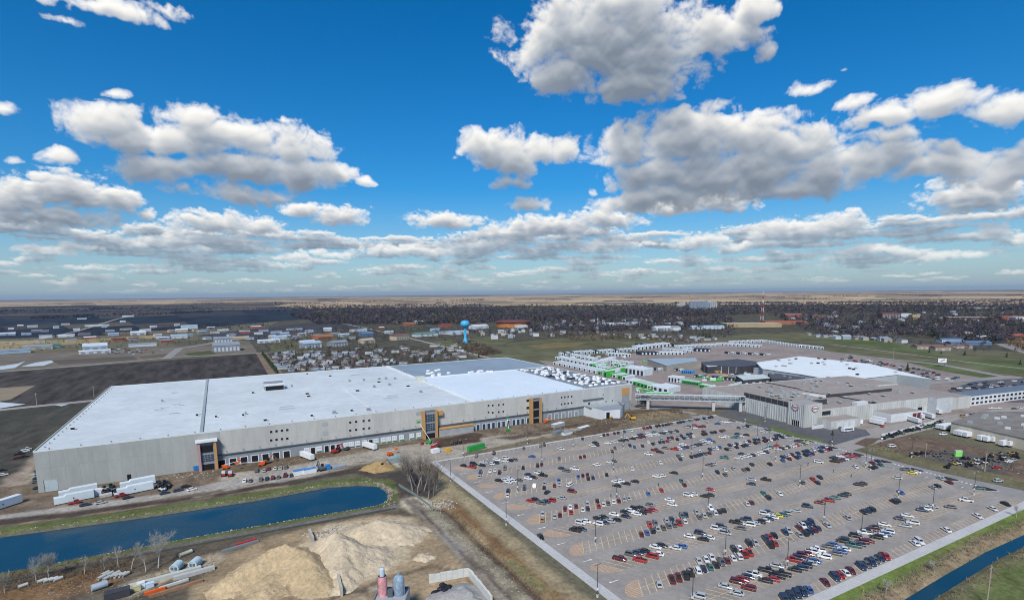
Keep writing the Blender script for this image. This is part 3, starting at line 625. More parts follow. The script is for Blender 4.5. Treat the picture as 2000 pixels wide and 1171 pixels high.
# dock doors: the photograph's spacing
def dx(px, py=880): return onwall(px, py, WY0)[0]
def door(px, py, w, h, kind):
    x = dx(px, py); b = MB(); f = MB(); yb = WY0+.30
    f.box(x-w/2-.45, yb-.1, 0, x+w/2+.45, yb+.1, h+.45); fo = wpart('dock_frame', f, WHITE)
    m = {'d': DARK, 'w': WHITE, 'g': GREY, 'b': BLUEGL}[kind]
    z0 = 1.3 if kind == 'w' else .0
    o = MB().box(x-w/2, yb-.14, z0, x+w/2, yb+.0, h).build('dock_door', m); o.parent = fo
    if kind == 'w':
        for sx_ in (-.25, .25): q = MB().box(x+sx_*w-.25, yb-.17, h-1.1, x+sx_*w+.25, yb-.1, h-.7).build('door_window', DARK); q.parent = fo
        q = MB().box(x-w/2-.2, yb-.5, .7, x+w/2+.2, yb-.1, 1.25).build('dock_bumper', GRN if 700 < px else LEDGE); q.parent = fo
for px in (431.9,454.4,476.2,497.5,518.6,539.6,560.4): door(px, 890, 3.5, 4.1, 'd')
for px, k in ((598.7,'w'),(610.7,'d'),(622.7,'w'),(637.8,'d'),(649.8,'d'),(661,'d'),(676,'w'),(687,'w'),(699,'w'),(712,'d'),(724.6,'d'),(735,'w'),(749,'w'),(760,'w'),(771,'w'),(785,'w'),(805,'w'),(818.6,'w')): door(px, 868, 2.5, 4.0, k)
for px in (924.5,934,945.6,955,964,975,984,993,1004,1012.6,1021,1032): door(px, 838, 2.4, 4.2, 'b' if px != 993 else 'd')
for px in (1074,1087,1100.5,1113.6,1126): door(px, 815, 3.0, 4.4, 'g')
o_ = onwall(100, 944, WY0)[0]; fo_ = wpart('loading_door', MB().box(o_-2.7, WY0-.08, 0, o_+2.7, WY0-.005, 6), mat('door_pale', (.42,.50,.53), .6)); MB().box(o_-3.0, WY0-.12, 0, o_-2.72, WY0-.006, 6.3).build('jamb', LEDGE, fo_)
o_ = onwall(252, 928, WY0)[0]; wpart('side_door', MB().box(o_-.9, WY0-.09, 0, o_+.9, WY0-.004, 3.2), DARK)
# square windows in fours, two rows
def win(px, py, s=1.5, m=DARK, name='window', w=None, h=None):
    x, z = onwall(px, py, WY0); w = w or s; h = h or s; f = MB().box(x-w/2-.14, WY0-.06, z-h/2-.14, x+w/2+.14, WY0+.05, z+h/2+.14); fo = wpart(name, f, WHITE if m is DARK else LOUV)
    o = MB().box(x-w/2, WY0-.09, z-h/2, x+w/2, WY0-.0, z+h/2).build('pane', m); o.parent = fo
def c2(x0, y0, x, y): return x0+x*.1503, y0+y*.1503
for xs, ys, o in (((995,1065,1135,1205),((285,275,266,260),(393,384,377,370)),(380,800)),((160,237,333,407),((295,285,275,267),(398,390,378,369)),(660,780)),((910,952,995,1040),((502,498,494,490),(590,585,580,574)),(960,700)),((-40,15,93,153),((608,605,600,592),(695,700,692,685)),(960,700))):
    for row in ys:
        for xx, yy in zip(xs, row): win(*c2(*o, xx, yy))
for o, p in (((380,800),((1695,185),(1700,300))),((660,780),((1045,178),(1050,283)))):
    for q in p: win(*c2(*o, *q), m=LOUV, name='louvre', w=3.2, h=2.3)
for q in ((478,543),(478,638)): win(*c2(960,700,*q), m=GLASS, name='louvre', w=3.4, h=1.9)
win(*c2(960,700,1268,590), w=1.9, h=2.6, m=GLASS); win(*c2(960,700,1487,563), w=1.1, h=2.6); win(*c2(960,700,1567,553), w=1.1, h=2.6); win(*c2(960,700,1450,468), w=.6, h=1.6, m=GLASS)
# stair towers
def tower(x0, x1, top, fin_l, fin_r, cap, grids):
    y0 = WY0-3.2; t = MB().box(x0, y0+.6, 0, x1, WY0-.02, top-.4); to = wpart('stair_tower', t, GREY)
    def sub(n, b, m): o = b.build(n, m); o.parent = to
    sub('fin', MB().box(x0-1.5, y0-.8, -.2, x0-.02, WY0-.05, top), fin_l); sub('fin', MB().box(x1+.02, y0-.8, -.2, x1+1.4, WY0-.05, top), fin_r)
    if cap: sub('cap', MB().box(x0-2.2, y0-1.4, top+.02, x1+2.1, WY0-.04, top+1.1), WHITE)
    else: sub('cap', MB().box(x0-.1, y0+.1, top-.35, x1+.1, WY0-.04, top+.15), GREY)
    w = x1-x0
    for (z0, z1, g) in grids:
        sub('pane', MB().box(x0+.5, y0+.42, z0, x1-.5, y0+.58, z1), BLUEGL if g else DARK)
        if g:
            mm = MB()
            for i in range(1, 4): mm.box(x0+.5+(w-1)*i/4-.06, y0+.36, z0, x0+.5+(w-1)*i/4+.06, y0+.415, z1)
            for i in range(1, 4): mm.box(x0+.5, y0+.30, z0+(z1-z0)*i/4-.06, x1-.5, y0+.355, z0+(z1-z0)*i/4+.06)
            sub('mullion', mm, LOUV)
    sub('doorway', MB().box(x0+.6, y0+.4, 0, x1-.6, y0+.57, 3.6), DARK)
tower(TW[0][0]+1.5, TW[0][1]-1.4, 16.9, ROSE, TAN, True, [(10.6,14.6,False),(5.2,9.2,True)])
tower(TW[1][0]+1.5, TW[1][1]-1.4, 20.0, TAN, TAN, False, [(12.,17.,True),(5.4,10.6,True)])
tower(TW[2][0]+1.6, TW[2][1]-1.4, 19.8, TAN, TAN, False, [(11.6,17.4,False),(4.8,10.4,False)])
wpart('sign_box', MB().box(131.2, WY0-2.2, 15.4, 135.2, WY0-.03, 18.6), TAN)
b = MB().box(131.4, WY0-3.4, 0, 158, WY0-.04, 5.2); lo_ = wpart('office_front', b, mat('bare_concrete', (.33,.35,.36), .9, .2, .2)); o = MB().box(131.3, WY0-3.7, 5.2, 158.2, WY0-.03, 6.1).build('fascia', TAN, lo_)
wpart('corner_box', MB().box(299.2, WY0-1.6, 12.9, 306.2, WY0-.03, 19.2), TAN); cyl = MB(); cyl.prism([(299.3,WY0-1.5),(306.1,WY0-1.5),(306.1,WY0-.05),(299.3,WY0-.05)], 0, 12.85); wpart('corner_base', cyl, mat('grey_panel', (.27,.31,.34), .7, .12, .4))
# lean-to annex at the far end
an = MB(); an.prism([(259,WY0-.05),(262,WY0-24),(276,WY0-26),(288,WY0-16),(290,WY0-.05)], 0, 8.0, 0, 1); ao = wpart('annex', an, [mat('annex_white', (.62,.66,.69), .7, .06, .3), GREY])
an = MB(); an.box(258.8, WY0-10.2, 8.02, 290.4, WY0-.04, 8.5); an.build('roof_edge', LOUV, ao)
MB().box(263.4, WY0-25.2, .4, 266.0, WY0-24.0, 6.6).build('doorway', DARK, ao); MB().prism([(283.2,WY0-20.9),(288.6,WY0-16.2),(290.6,WY0-12),(290.2,WY0-6)], 0, 9.6).build('screen_wall', GREY, ao)
wpart('canopy_edge', MB().box(258, WY0-1.2, 12.6, 279, WY0-.04, 13.1), LEDGE)
# roof: membranes by section, parapet, seams, plant
rf = MB(); rf.prism([(WX0+.3,WY0+.3),(160,WY0+.3),(160,WY1-.3),(WX0+.3,WY1-.3)], WZ-.3, WZ+.25); ro = wpart('roof', rf, ROOFW)
wpart('roof', MB().prism([(160.1,WY0+.3),(263,WY0+.3),(268,484),(160.1,484)], WZ-.3, WZ+.28), ROOFW2)
wpart('roof', MB().prism([(160.1,484.05),(WX1-.3,484.05),(WX1-.3,WY1-.3),(160.1,WY1-.3)], WZ-.3, WZ+.2), ROOFB)
wpart('roof', MB().prism([(263.1,WY0+.3),(WX1-.3,WY0+.3),(WX1-.3,484),(268.1,484)], WZ-.3, WZ+.22), ROOFG)
pp = MB(); pp.box(WX0-.1, WY0-.05, WZ+.01, WX1, WY0+.29, WZ+.75); pp.box(WX0-.1, WY1-.29, WZ+.01, WX1, WY1, WZ+.75); pp.box(WX1-.29, WY0+.3, WZ+.01, WX1, WY1-.3, WZ+.75); wpart('parapet', pp, mat('coping', (.60,.66,.67), .6, .06)); wpart('parapet', MB().box(WX0-.1, WY0+.3, WZ+.01, WX0+.29, WY1-.3, WZ+.8), mat('coping_cream', (.55,.58,.47), .6, .06))
wpart('seam', MB().box(-14.6, WY0+.4, WZ+.26, -12.9, WY1-.4, WZ+1.0), LOUV); wpart('seam', MB().box(159.2, WY0+.4, WZ+.26, 160.6, WY1-.4, WZ+1.3), mat('curb_white', (.72,.76,.78), .6)); wpart('seam', MB().box(88.2, WY0+.4, WZ+.26, 88.7, 470, WZ+.55), WHITE); wpart('seam', MB().box(212, WY0+.4, WZ+.29, 212.4, 484, WZ+.45), WHITE); wpart('seam', MB().box(160.7, 483.6, WZ+.29, WX1-.4, 484.4, WZ+.9), WHITE)
for k in range(38):                                             # laps between the membrane sheets
    yy = WY0+6+k*6; wpart('membrane_lap', MB().box(WX0+.6, yy, WZ+.255, 158.9, yy+.22, WZ+.275), mat('lap', (.44,.50,.53), .7, .2, .3))
ph = MB(); q = G(537, 762, WZ); ph.box(q[0]-7.5, q[1], WZ+.26, q[0]+7.5, q[1]+9, WZ+4.2, 0); po = wpart('penthouse', ph, mat('penthouse_grey', (.30,.33,.35), .7, .15)); MB().box(q[0]-8, q[1]-.6, WZ+4.21, q[0]+8, q[1]+9.4, WZ+4.7).build('penthouse_roof', WHITE, po); MB().box(q[0]-6.9, q[1]-.12, WZ+.5, q[0]+6.9, q[1]-.01, WZ+3.6).build('opening', DARK, po); MB().box(q[0]-7.6, q[1]+9.6, WZ+.3, q[0]+7.4, q[1]+14, WZ+6).build('louvre_screen', STEEL, po)
q = G(822, 745, WZ); wpart('roof_box', MB().box(q[0]-4, q[1]-2, WZ+.3, q[0]+4, q[1]+5, WZ+4.6), mat('cream_box', (.58,.60,.54), .7))
for px, py, s, m in ((600,770,2.6,0),(603,775,2.6,0),(645,735,2.2,0),(698,764,2.8,0),(740,747,2.6,0),(797,755,2.6,0),(494,768,1.8,0),(570,755,1.8,1),(683,745,2,1),(711,743,2,1),(741,741,2,1),(754,740,2,1),(772,740,2,1),(731,756,2.2,1),(761,752,2,1),(822,766,2,1),(653,807,2.4,1),(720,801,2.6,1),(687,803,1.6,0),(609,813,1.6,0),(518,822,2.2,0),(142,839,2.,0),(317,784,1.4,1),(385,812,1.5,0),(422,815,1.3,0),(475,812,1.4,0),(480,809,1.4,1),(600,731,1.5,0),(605,722,1.5,0),(788,727,2,0),(795,731,2,0)):
    q = G(px, py, WZ+.3); u = MB().box(q[0]-s/2, q[1]-s/2, WZ+.26, q[0]+s/2, q[1]+s/2, WZ+.55, 0).box(q[0]-s*.42, q[1]-s*.42, WZ+.55, q[0]+s*.42, q[1]+s*.42, WZ+1.9, 1).box(q[0]-s*.5, q[1]-s*.5, WZ+1.92, q[0]+s*.5, q[1]+s*.5, WZ+2.05, 0)
    wpart('roof_unit', u, [WHITE if m == 0 else LOUV, DARK if m == 0 else GREY])
for px, py, w in ((560,794,9),(560,798,10),(765,773,9),(763,777,11),(693,732,9),(342,767,5),(341,807,6),(345,790,4.5),(310,800,5),(322,796,5),(390,809,5),(355,791,3)):
    q = G(px, py, WZ+.3); wpart('roof_ramp', MB().box(q[0]-w/2, q[1]-.5, WZ+.26, q[0]+w/2, q[1]+.5, WZ+.6), mat('grey_mat', (.30,.36,.40), .7))
for k in range(30):                                             # parapet drains and scuppers along the edges
    x = WX0+6+k*13.2; wpart('roof_vent', MB().cyl((x, WY0+2.2), .35, WZ+.25, WZ+1.2, 8), GREY)
for k in range(24): wpart('roof_vent', MB().cyl((WX0+3, WY0+8+k*9.4), .35, WZ+.25, WZ+1.0, 8), GREY)
# wrapped bundles lying on the unfinished roof
BW = mat('wrap_white', (.74,.76,.77), .5, .08, 1.)
def bundle(l, w, h, n=10):
    b = MB(); prof = [(1,0),(1.06,.35*h),(1.0,.75*h),(.8,h),(0.05,h*1.02)]
    v = []
    for r, z in prof:
        for k in range(n): a = 2*math.pi*k/n; v.append((r*l/2*(abs(math.cos(a))**.6)*(1 if math.cos(a) > 0 else -1), r*w/2*(abs(math.sin(a))**.6)*(1 if math.sin(a) > 0 else -1), z))
    return b.raw(v, [(j*n+k, j*n+(k+1) % n, (j+1)*n+(k+1) % n, (j+1)*n+k) for j in range(len(prof)-1) for k in range(n)])
bp0 = bundle(3.4, 2.0, 1.5).build('roof_bundle', BW, smooth=True); first = True
GX = [(x_, y_) for y_ in np.arange(364, 482, 9.6) for x_ in np.arange(272, 307, 6.4)]
nb = 0; BUND = []
for (x_, y_) in GX:
    if random.random() < .16: continue
    for k in range(random.choice((1,1,2,2))):
        o = bp0 if first else bp0.copy()
        if not first: COL.objects.link(o)
        first = False; o.location = (x_+random.uniform(-1.5,1.5)+k*1.2, y_+random.uniform(-2.,2.)+k*2.4, WZ+.24); o.rotation_euler = (0,0,random.uniform(-.15,.15)); o.scale = (random.uniform(.8,1.2),1,random.uniform(.8,1.1)); nb += 1
        o['ky'] = float(o.location.y); BUND.append(o)
brow = {}
for o in BUND: brow.setdefault(round((o['ky']-364)/9.6), []).append(o); del o['ky']
for r_, k_ in enumerate(sorted(brow)):
    for c_, o in enumerate(sorted(brow[k_], key=lambda o: o.location.x)): tag(o, 'white wrapped bundle on the grey roof deck, %s in the %s row from the front' % (nth(c_), nth(r_)), 'bundle', 'wrapped bundles on the grey roof deck')
for n_, (px, py) in enumerate(((836,725),(840,730),(846,733),(852,724),(857,723),(844,728),(835,730),(858,731),(876,729),(917,728),(922,727),(936,725),(941,725),(953,726),(960,726),(858,733),(845,735),(934,727))):
    q = G(px, py, WZ+.3); o = bp0.copy(); COL.objects.link(o); o.location = (q[0], q[1], WZ+.22); o.scale = (1.1,1,1); tag(o, 'white wrapped bundle on the blue roof deck, %s of eighteen' % nth(n_), 'bundle', 'wrapped bundles on the blue roof deck')
# dark stacks between the bundles
for k in range(16):
    x_ = random.uniform(272,304); y_ = random.uniform(364,480); o = MB().box(-3,-1,0,3,1,1.1).build('deck_stack', mat('dark_tarp', (.02,.03,.06), .6)); o.location = (x_, y_, WZ+.24); tag(o, 'dark tarped stack among the white bundles on the roof deck, %s of sixteen' % nth(k), 'stack', 'dark stacks on the roof deck')
# ------------------------------------------------------------------ old factory with the oval signs
RIBC = mat('ribbed_concrete', (.48,.50,.485), .9, .16, .5, var2=.14, scale2=.12, stretch=(1,1,.12)); TARR = mat('gravel_roof', (.30,.268,.245), .95, .15, .3, var2=.12, scale2=.04); BLK = mat('dark_cladding', (.055,.055,.065), .6, .2, .3); WALLC = mat('cream_wall', (.50,.46,.37), .8, .1, .3); WHW = mat('white_wall', (.60,.63,.65), .75, .08, .3)
FC = Vector((374., 238., 0)); FA = math.atan2(-23.4, 154.3)
fac = empty('factory', FC, FA); tag(fac, 'old ribbed concrete factory with two oval red signs beside the street', 'factory')
def fp(n, b, m, par=None): return b.build(n, m, par or fac)
FH = 11.5
def ribs(x0, x1, y, z0, z1, step, w=.45, d=.35):
    b = MB(); x = x0
    while x < x1: b.box(x, y-d, z0, x+w, y-.01, z1); x += step
    return b
fp('wall', MB().prism([(0,0),(150,0),(150,60),(185,60),(185,112),(0,112)], -.3, FH, 0, 1), [RIBC, TARR])
fp('wall', MB().prism([(150.05,-2),(185,-2),(185,59.95),(150.05,59.95)], -.3, FH-1.2, 0, 1), [RIBC, TARR])
fp('sign_block', MB().prism([(-1,-1.2),(16,-1.2),(16,14),(-1,14)], -.3, 17.2, 0, 1), [RIBC, mat('block_roof', (.33,.32,.31), .9)])
wo_ = fp('wall_ribs', ribs(16.4, 149, 0, 0, FH-.2, 2.4), RIBC); fp('wall_ribs', ribs(-.8, 15.6, -1.2, 0, 17, 1.7), RIBC)
b = MB(); y = 14.5
while y < 111: b.box(-.36, y, 0, -.01, y+.45, FH-.2); y += 2.4
fp('wall_ribs', b, RIBC)
b = MB(); y = -1.
while y < 13.6: b.box(-1.36, y, 0, -1.01, y+.4, 17); y += 1.7
fp('wall_ribs', b, RIBC)
up = MB().prism([(2,15),(40,15),(40,62),(2,62)], FH+.01, FH+4.2, 0, 1); uo = fp('raised_roof', up, [BLK, TARR])
fp('raised_roof', MB().prism([(62,34),(140,34),(140,62),(62,62)], FH+.01, FH+2.6, 0, 1), [BLK, TARR]); fp('raised_roof', MB().prism([(48,64),(62,34.1),(61.9,62.1),(56,70)], FH+.01, FH+2.2, 0, 1), [WHW, TARR])
fp('expansion_joint', MB().box(74, 1, FH+.01, 75.2, 33.9, FH+.7), BLK); fp('expansion_joint', MB().box(74, 62.1, FH+.01, 75.2, 111, FH+.7), BLK)
fp('parapet', MB().box(0, .0, FH+.01, 150, .5, FH+.5).box(0, .51, FH+.01, .5, 111.9, FH+.5).box(.51, 111.5, FH+.01, 150, 112, FH+.5), RIBC)
LET = mat('sign_red', (.30,.03,.06), .6, .1); SW = mat('sign_white', (.75,.72,.74), .6)
def oval(cx, cz, rx, rz, y, yaw, par):
    e = empty('oval_sign'); e.parent = par; e.location = (cx, y, cz) if yaw == 0 else (y, cx, cz); e.rotation_euler = (0,0,yaw)
    for r, d, m, n in ((1., .0, mat('sign_dark', (.07,.03,.04), .6), 'rim'), (.87, -.06, SW, 'face')):
        bb = MB(); k = 28; v = [(rx*r*math.cos(2*math.pi*i/k), d, rz*r*math.sin(2*math.pi*i/k)) for i in range(k)]+[(rx*r*math.cos(2*math.pi*i/k), .2, rz*r*math.sin(2*math.pi*i/k)) for i in range(k)]
        bb.raw(v, [tuple(range(k))]+[(i, k+i, k+(i+1) % k, (i+1) % k) for i in range(k)]); bb.build(n, m, e)
    L = MB(); xs = np.linspace(-.66, .66, 5)                    # dark red lettering, too small in the picture to read
    for i, xx in enumerate(xs):
        h = (.36,.33,.33,.33,.36)[i]*rz; w = .13*rx; X0 = xx*rx
        L.box(X0-w, -.11, -h, X0-w*.35, -.065, h); L.box(X0+w*.35, -.11, -h, X0+w, -.065, h)
        if i % 2 == 0: L.box(X0-w*.34, -.11, h*.45, X0+w*.34, -.065, h)
        else: L.box(X0-w*.34, -.11, -h*.2, X0+w*.34, -.065, h*.35)
    L.build('lettering', LET, e)
oval(8.5, 13.6, 3.3, 2.3, -1.75, 0, fac); oval(7, 13.8, 3.1, 2.3, -1.6, -math.pi/2, fac)
fp('window', MB().box(17.6, -.5, 7.8, 25.6, -.3, 10.6), GLASS); fp('garage_door', MB().box(-1.3, 3, 0, -1.12, 9, 4.2), DARK)
fp('fence_panel', MB().box(1, -6.6, 0, 15, -6.2, 2.6), WHW)
g1 = fp('garage', MB().prism([(12,-12.5),(42,-12.5),(42,-.45),(12,-.45)], 0, 6.2, 0, 1), [RIBC, TARR])
for x in (18,25,31.5): MB().box(x, -12.75, .1, x+4.2, -12.52, 4.4).build('garage_door', WHW, g1)
g2 = fp('dock_shed', MB().prism([(72,-14),(107,-14),(107,-.5),(72,-.5)], 0, 6.6, 0, 1), [WHW, TARR])
for i in range(6): MB().box(75+i*5.2, -14.2, .1, 75+i*5.2+4.2, -14.02, 5.2).build('dock_door', WHW if i < 4 else mat('maroon_door', (.14,.03,.035), .7), g2)
for i in range(4): fp('dock_door', MB().box(110+i*6.4, -.62, .6, 110+i*6.4+4.4, -.4, 5.0), WHW if i % 2 else DARK)
fp('door_block', MB().prism([(134,-7),(153,-7),(153,-.45),(134,-.45)], 0, FH+1.2, 0, 1), [mat('pale_block', (.50,.54,.56), .8, .12, .3), TARR])
for i in range(8): fp('clerestory_joint', MB().box(1.9, 15.2+i*5.8, FH+.2, 1.98, 15.4+i*5.8, FH+4.1), GREY)
for i in range(64):
    x, y = random.uniform(18,147), random.uniform(3,108)
    if i > 40: x = random.uniform(5, 38); y = random.uniform(17,60)
    z = FH+.02
    if 2 < x < 40 and 15 < y < 62: z = FH+4.22
    if 62 < x < 140 and 34 < y < 62: z = FH+2.62
    s = random.uniform(1.2, 2.2); u = MB().cyl((x,y), s*.5, z, z+.8, 8, 0).cyl((x,y), s*.9, z+.8, z+1.5, 8, 1) if random.random() < .6 else MB().box(x-s, y-s*.7, z, x+s, y+s*.7, z+1.3, 1)
    fp('roof_vent', u, [DARK, LOUV])
fp('roof_box', MB().box(56, 2, FH+.02, 68, 6, FH+2.4), WHW)
off = fp('office_wing', MB().prism([(185.1,2),(330,2),(330,20),(185.1,20)], 0, 8.4, 0, 1), [WHW, mat('blue_grey_roof', (.13,.17,.22), .8)])
for i in range(24):
    for z in (1.4, 5.2): MB().box(188+i*5.9, 1.8, z, 191.2+i*5.9, 1.98, z+1.7).build('window', GLASS, off)
# ------------------------------------------------------------------ buildings given by the corners of their roofs
def hall(name, pts, h, wm, rm, label, cat, lip=.4, parapet=None):
    P = PX(pts, h); c = (sum(p[0] for p in P)/len(P), sum(p[1] for p in P)/len(P)); e = empty(name, (c[0], c[1], 0)); L = [(p[0]-c[0], p[1]-c[1]) for p in P]
    MB().prism(L, -.3, h-.02).build('wall', wm, e); MB().prism([(a*1.01, b*1.01) for a, b in L], h, h+lip).build('roof', rm, e)
    tag(e, label, cat); return e, L, c
def dots(e, L, h, n, s, m=(LOUV, GREY), name='roof_unit'):
    xs = [p[0] for p in L]; ys = [p[1] for p in L]; k = 0
    while k < n:
        x, y = random.uniform(min(xs), max(xs)), random.uniform(min(ys), max(ys))
        if sdpoly(np.array([x]), np.array([y]), L)[0] > -s*1.5: n -= .1; continue
        MB().box(x-s/2, y-s/2, h, x+s/2, y+s/2, h+s*.55, 0).build(name, random.choice(m), e); k += 1
def openings(e, L, i, n, z0, z1, frac, m, name='door'):
    a, b = Vector(L[i]), Vector(L[(i+1) % len(L)]); d = (b-a); nrm = Vector((d.y, -d.x)).normalized(); area = sum(L[k-1][0]*L[k][1]-L[k][0]*L[k-1][1] for k in range(len(L)))
    if area < 0: nrm = -nrm
    for k in range(n):
        t0 = (k+.5-frac/2)/n; t1 = (k+.5+frac/2)/n; p = a+d*t0+nrm*.06; q = a+d*t1+nrm*.06; p2 = a+d*t0+nrm*.18; q2 = a+d*t1+nrm*.18
        MB().prism([p, q, q2, p2], z0, z1).build(name, m, e)
e, L, c = hall('hall', [(1478,708),(1562,696),(1700,711),(1818,740),(1752,731),(1640,744),(1560,730),(1490,720)], 11, mat('hall_grey', (.40,.44,.45), .8, .08), mat('hall_white_roof', (.70,.75,.77), .6, .05, .1, var2=.06, scale2=.02), 'wide hall with a bright white roof behind the old factory', 'hall'); dots(e, L, 11.4, 26, 2.6, (LOUV, GREY, DARK))
e, L, c = hall('depot', [(1858,825),(2000,856),(2150,890),(2150,832),(2000,804),(1912,805)], 7.2, WALLC, mat('depot_roof', (.205,.19,.175), .95, .18, .2, var2=.15, scale2=.05), 'cream walled depot with a flat grey roof at the edge of the dirt lot', 'depot'); dots(e, L, 7.6, 18, 2.4, (WHW, LOUV)); openings(e, L, 0, 3, 0, 4.2, .18, mat('brown_door', (.16,.09,.05), .8))
e, L, c = hall('shed', [(1265,701),(1358,699),(1362,705),(1302,714)], 8, mat('shed_tan', (.36,.34,.29), .8), mat('shed_blue_roof', (.30,.38,.45), .5, .08, .2), 'low storage hall with a blue grey roof in the yard', 'hall')
e, L, c = hall('workshop', [(1370,707),(1440,701),(1492,708),(1490,712),(1445,716),(1375,713)], 9, BLK, mat('dark_roof', (.07,.08,.10), .7), 'dark clad workshop with white posts in the storage yard', 'workshop'); openings(e, L, 4, 5, 0, 8.6, .05, WHW, 'post')
hall('canopy', [(1372,710),(1430,707),(1442,712),(1382,716)], 8.6, BLK, mat('canopy_white', (.48,.55,.58), .6), 'pale canopy roof in front of the dark workshop', 'canopy', .6)
e, L, c = hall('workshop', [(1437,733),(1490,731),(1505,738),(1452,742)], 7, BLK, mat('shop_roof', (.52,.60,.60), .6), 'dark workshop with a pale green roof behind the factory corner', 'workshop'); openings(e, L, 2, 4, .2, 4, .35, WHW)
e, L, c = hall('workshop', [(1500,729),(1540,727),(1590,733),(1560,741),(1507,739)], 8, BLK, mat('dark_roof2', (.085,.09,.105), .7), 'dark roofed workshop with white doors against the factory', 'workshop'); openings(e, L, 3, 5, .2, 4.2, .35, WHW); dots(e, L, 8.4, 7, 2)
hall('canopy', [(1472,718),(1540,716),(1560,721),(1490,722)], 7, WHW, mat('canopy_grey', (.45,.50,.52), .6), 'long pale loading canopy beside the white roofed hall', 'canopy')
# footbridge conveyor between the two plants
A = Vector((312.5, 352., 0)); B = Vector((383., 296., 0)); d = (B-A).normalized(); LN = (B-A).length
br = empty('conveyor_bridge', A, math.atan2(d.y, d.x)); tag(br, 'long enclosed steel truss bridge joining the warehouse and the factory', 'bridge')
MB().box(0,-2.2,12.8,LN,2.2,13.2).build('bridge_roof', mat('bridge_roof', (.52,.57,.60), .5), br); MB().box(0,-2.2,8.2,LN,2.2,8.8).build('bridge_floor', mat('bridge_floor', (.42,.47,.50), .5), br); TRS = mat('truss_paint', (.42,.48,.52), .5, .1, .5); MB().box(0,-.9,8.82,LN,.9,10.2).build('conveyor_belt', mat('bridge_dark', (.10,.13,.15), .5), br)
for s in (-1, 1):
    for k in range(22):
        x0 = LN*k/22; x1 = LN*(k+1)/22; y = s*2.05
        MB().tube((x0,y,8.7), (x0,y,12.8), .16, n=4).build('truss_post', TRS, br); MB().tube((x0,y,8.7) if k % 2 else (x1,y,8.7), (x1,y,12.8) if k % 2 else (x0,y,12.8), .13, n=4).build('truss_brace', TRS, br)
for t in (.12,.72,.96): MB().box(LN*t-1.2,-1.4,-.5,LN*t+1.2,1.4,8.25).build('pier', CONC, br)
sc = empty('scaffold', (318, 348, 0)); tag(sc, 'pale scaffold of stacked decks at the warehouse end under the bridge', 'scaffold')
for k in range(7): MB().box(0,0,.8+k*1.7,9+k % 3,7,.95+k*1.7).build('deck', mat('deck_timber', (.36,.32,.27), .9), sc)
for x in (0,4.5,9):
    for y in (0,7): MB().tube((x,y,0),(x,y,13),.12,n=4).build('post', STEEL, sc)
# ------------------------------------------------------------------ landmarks
TBLUE = mat('tank_blue', (.07,.42,.74), .4, .03)
q = G(909, 668); wt = empty('water_tower', (q[0], q[1], 0)); tag(wt, 'bright blue water tower with a ball tank on a flared stem', 'water tower')
MB().lathe((0,0), [(6.2,0),(5.6,2),(3.6,6),(2.6,12),(2.4,24),(2.8,30),(3.6,32)], 20).build('stem', TBLUE, wt, True)
MB().lathe((0,0), [(3.4,31.6),(6.6,33.4),(8.9,36),(9.6,39),(9.1,42),(7,44.6),(3.6,46),(.1,46.4)], 24).build('tank', TBLUE, wt, True)
MB().cyl((0,0), .5, 46.3, 48, 6).build('vent', TBLUE, wt)
q = G(1003, 636); ar_ = empty('arena', (q[0], q[1], 0)); tag(ar_, 'round orange walled arena with a dark maroon roof beyond the field', 'arena')
MB().lathe((0,0), [(52,0),(52,16)], 24).build('wall', mat('arena_wall', (.42,.17,.06), .8, .25, .05), ar_); MB().lathe((0,0), [(56,15.5),(56,17.5),(40,20),(20,21.5),(.1,22)], 24).build('roof', mat('arena_roof', (.13,.05,.055), .7, .2, .05), ar_, True); MB().box(-22,-62,0,14,-46,8).build('entrance', WHW, ar_)
CONG = mat('elevator_concrete', (.36,.38,.38), .85, .08); STG = mat('elevator_steel', (.20,.25,.31), .5, .1)
q = G(1388, 601); ge = empty('grain_elevator', (q[0], q[1], 0), -YAW); tag(ge, 'tall pale block grain elevator at the end of the silo row in town', 'grain elevator'); MB().box(-30,-20,0,30,20,40).build('wall', CONG, ge); MB().box(-26,-10,40,-6,10,50).build('headhouse', CONG, ge)
for i in range(5): MB().cyl((-25+i*12.5,-21), 5.6, 0, 39.5, 12).build('bin', CONG, ge)
for i, px in enumerate((1350,1357,1364,1371,1377,1382)):
    q = G(px, 601.5); o = MB().cyl((0,0), 13, 0, 44-3*(i > 4)*3, 14, 0).lathe((0,0), [(13,44-9*(i > 4)),(.2,49-9*(i > 4))], 14).build('silo', [STG]); o.location = (q[0], q[1], 0); tag(o, 'tall steel grain silo, %s from the left of the dense town silo row' % nth(i), 'silo', 'town silos')
for i, px in enumerate((1325,1330,1335)): q = G(px, 596.5); o = MB().cyl((0,0), 14, 0, 22+7*i, 12).build('silo', CONG); o.location = (q[0], q[1], 0); tag(o, 'short pale silo left of the town silo row, %s in height' % ('lowest', 'middle', 'highest')[i], 'silo', 'pale silos')
def mast(px, py, top, w, cols, label):
    q = G(px, py); e = empty('lattice_mast', (q[0], q[1], 0)); tag(e, label, 'mast'); n = 8
    for k in range(n):
        z0, z1 = top*k/n, top*(k+1)/n; w0, w1 = w*(1-.8*k/n), w*(1-.8*(k+1)/n); b = MB()
        for a in range(3):
            t = 2*math.pi*a/3; u = 2*math.pi*(a+1)/3
            b.tube((w0*math.cos(t),w0*math.sin(t),z0),(w1*math.cos(t),w1*math.sin(t),z1),w*.075,n=4); b.tube((w0*math.cos(t),w0*math.sin(t),z0),(w1*math.cos(u),w1*math.sin(u),z1),w*.05,n=4)
        b.build('mast_section', cols[k % len(cols)], e)
MR = mat('mast_red', (.42,.06,.05), .6); MW = mat('mast_white', (.6,.6,.6), .6); MG = mat('mast_grey', (.16,.18,.22), .6)
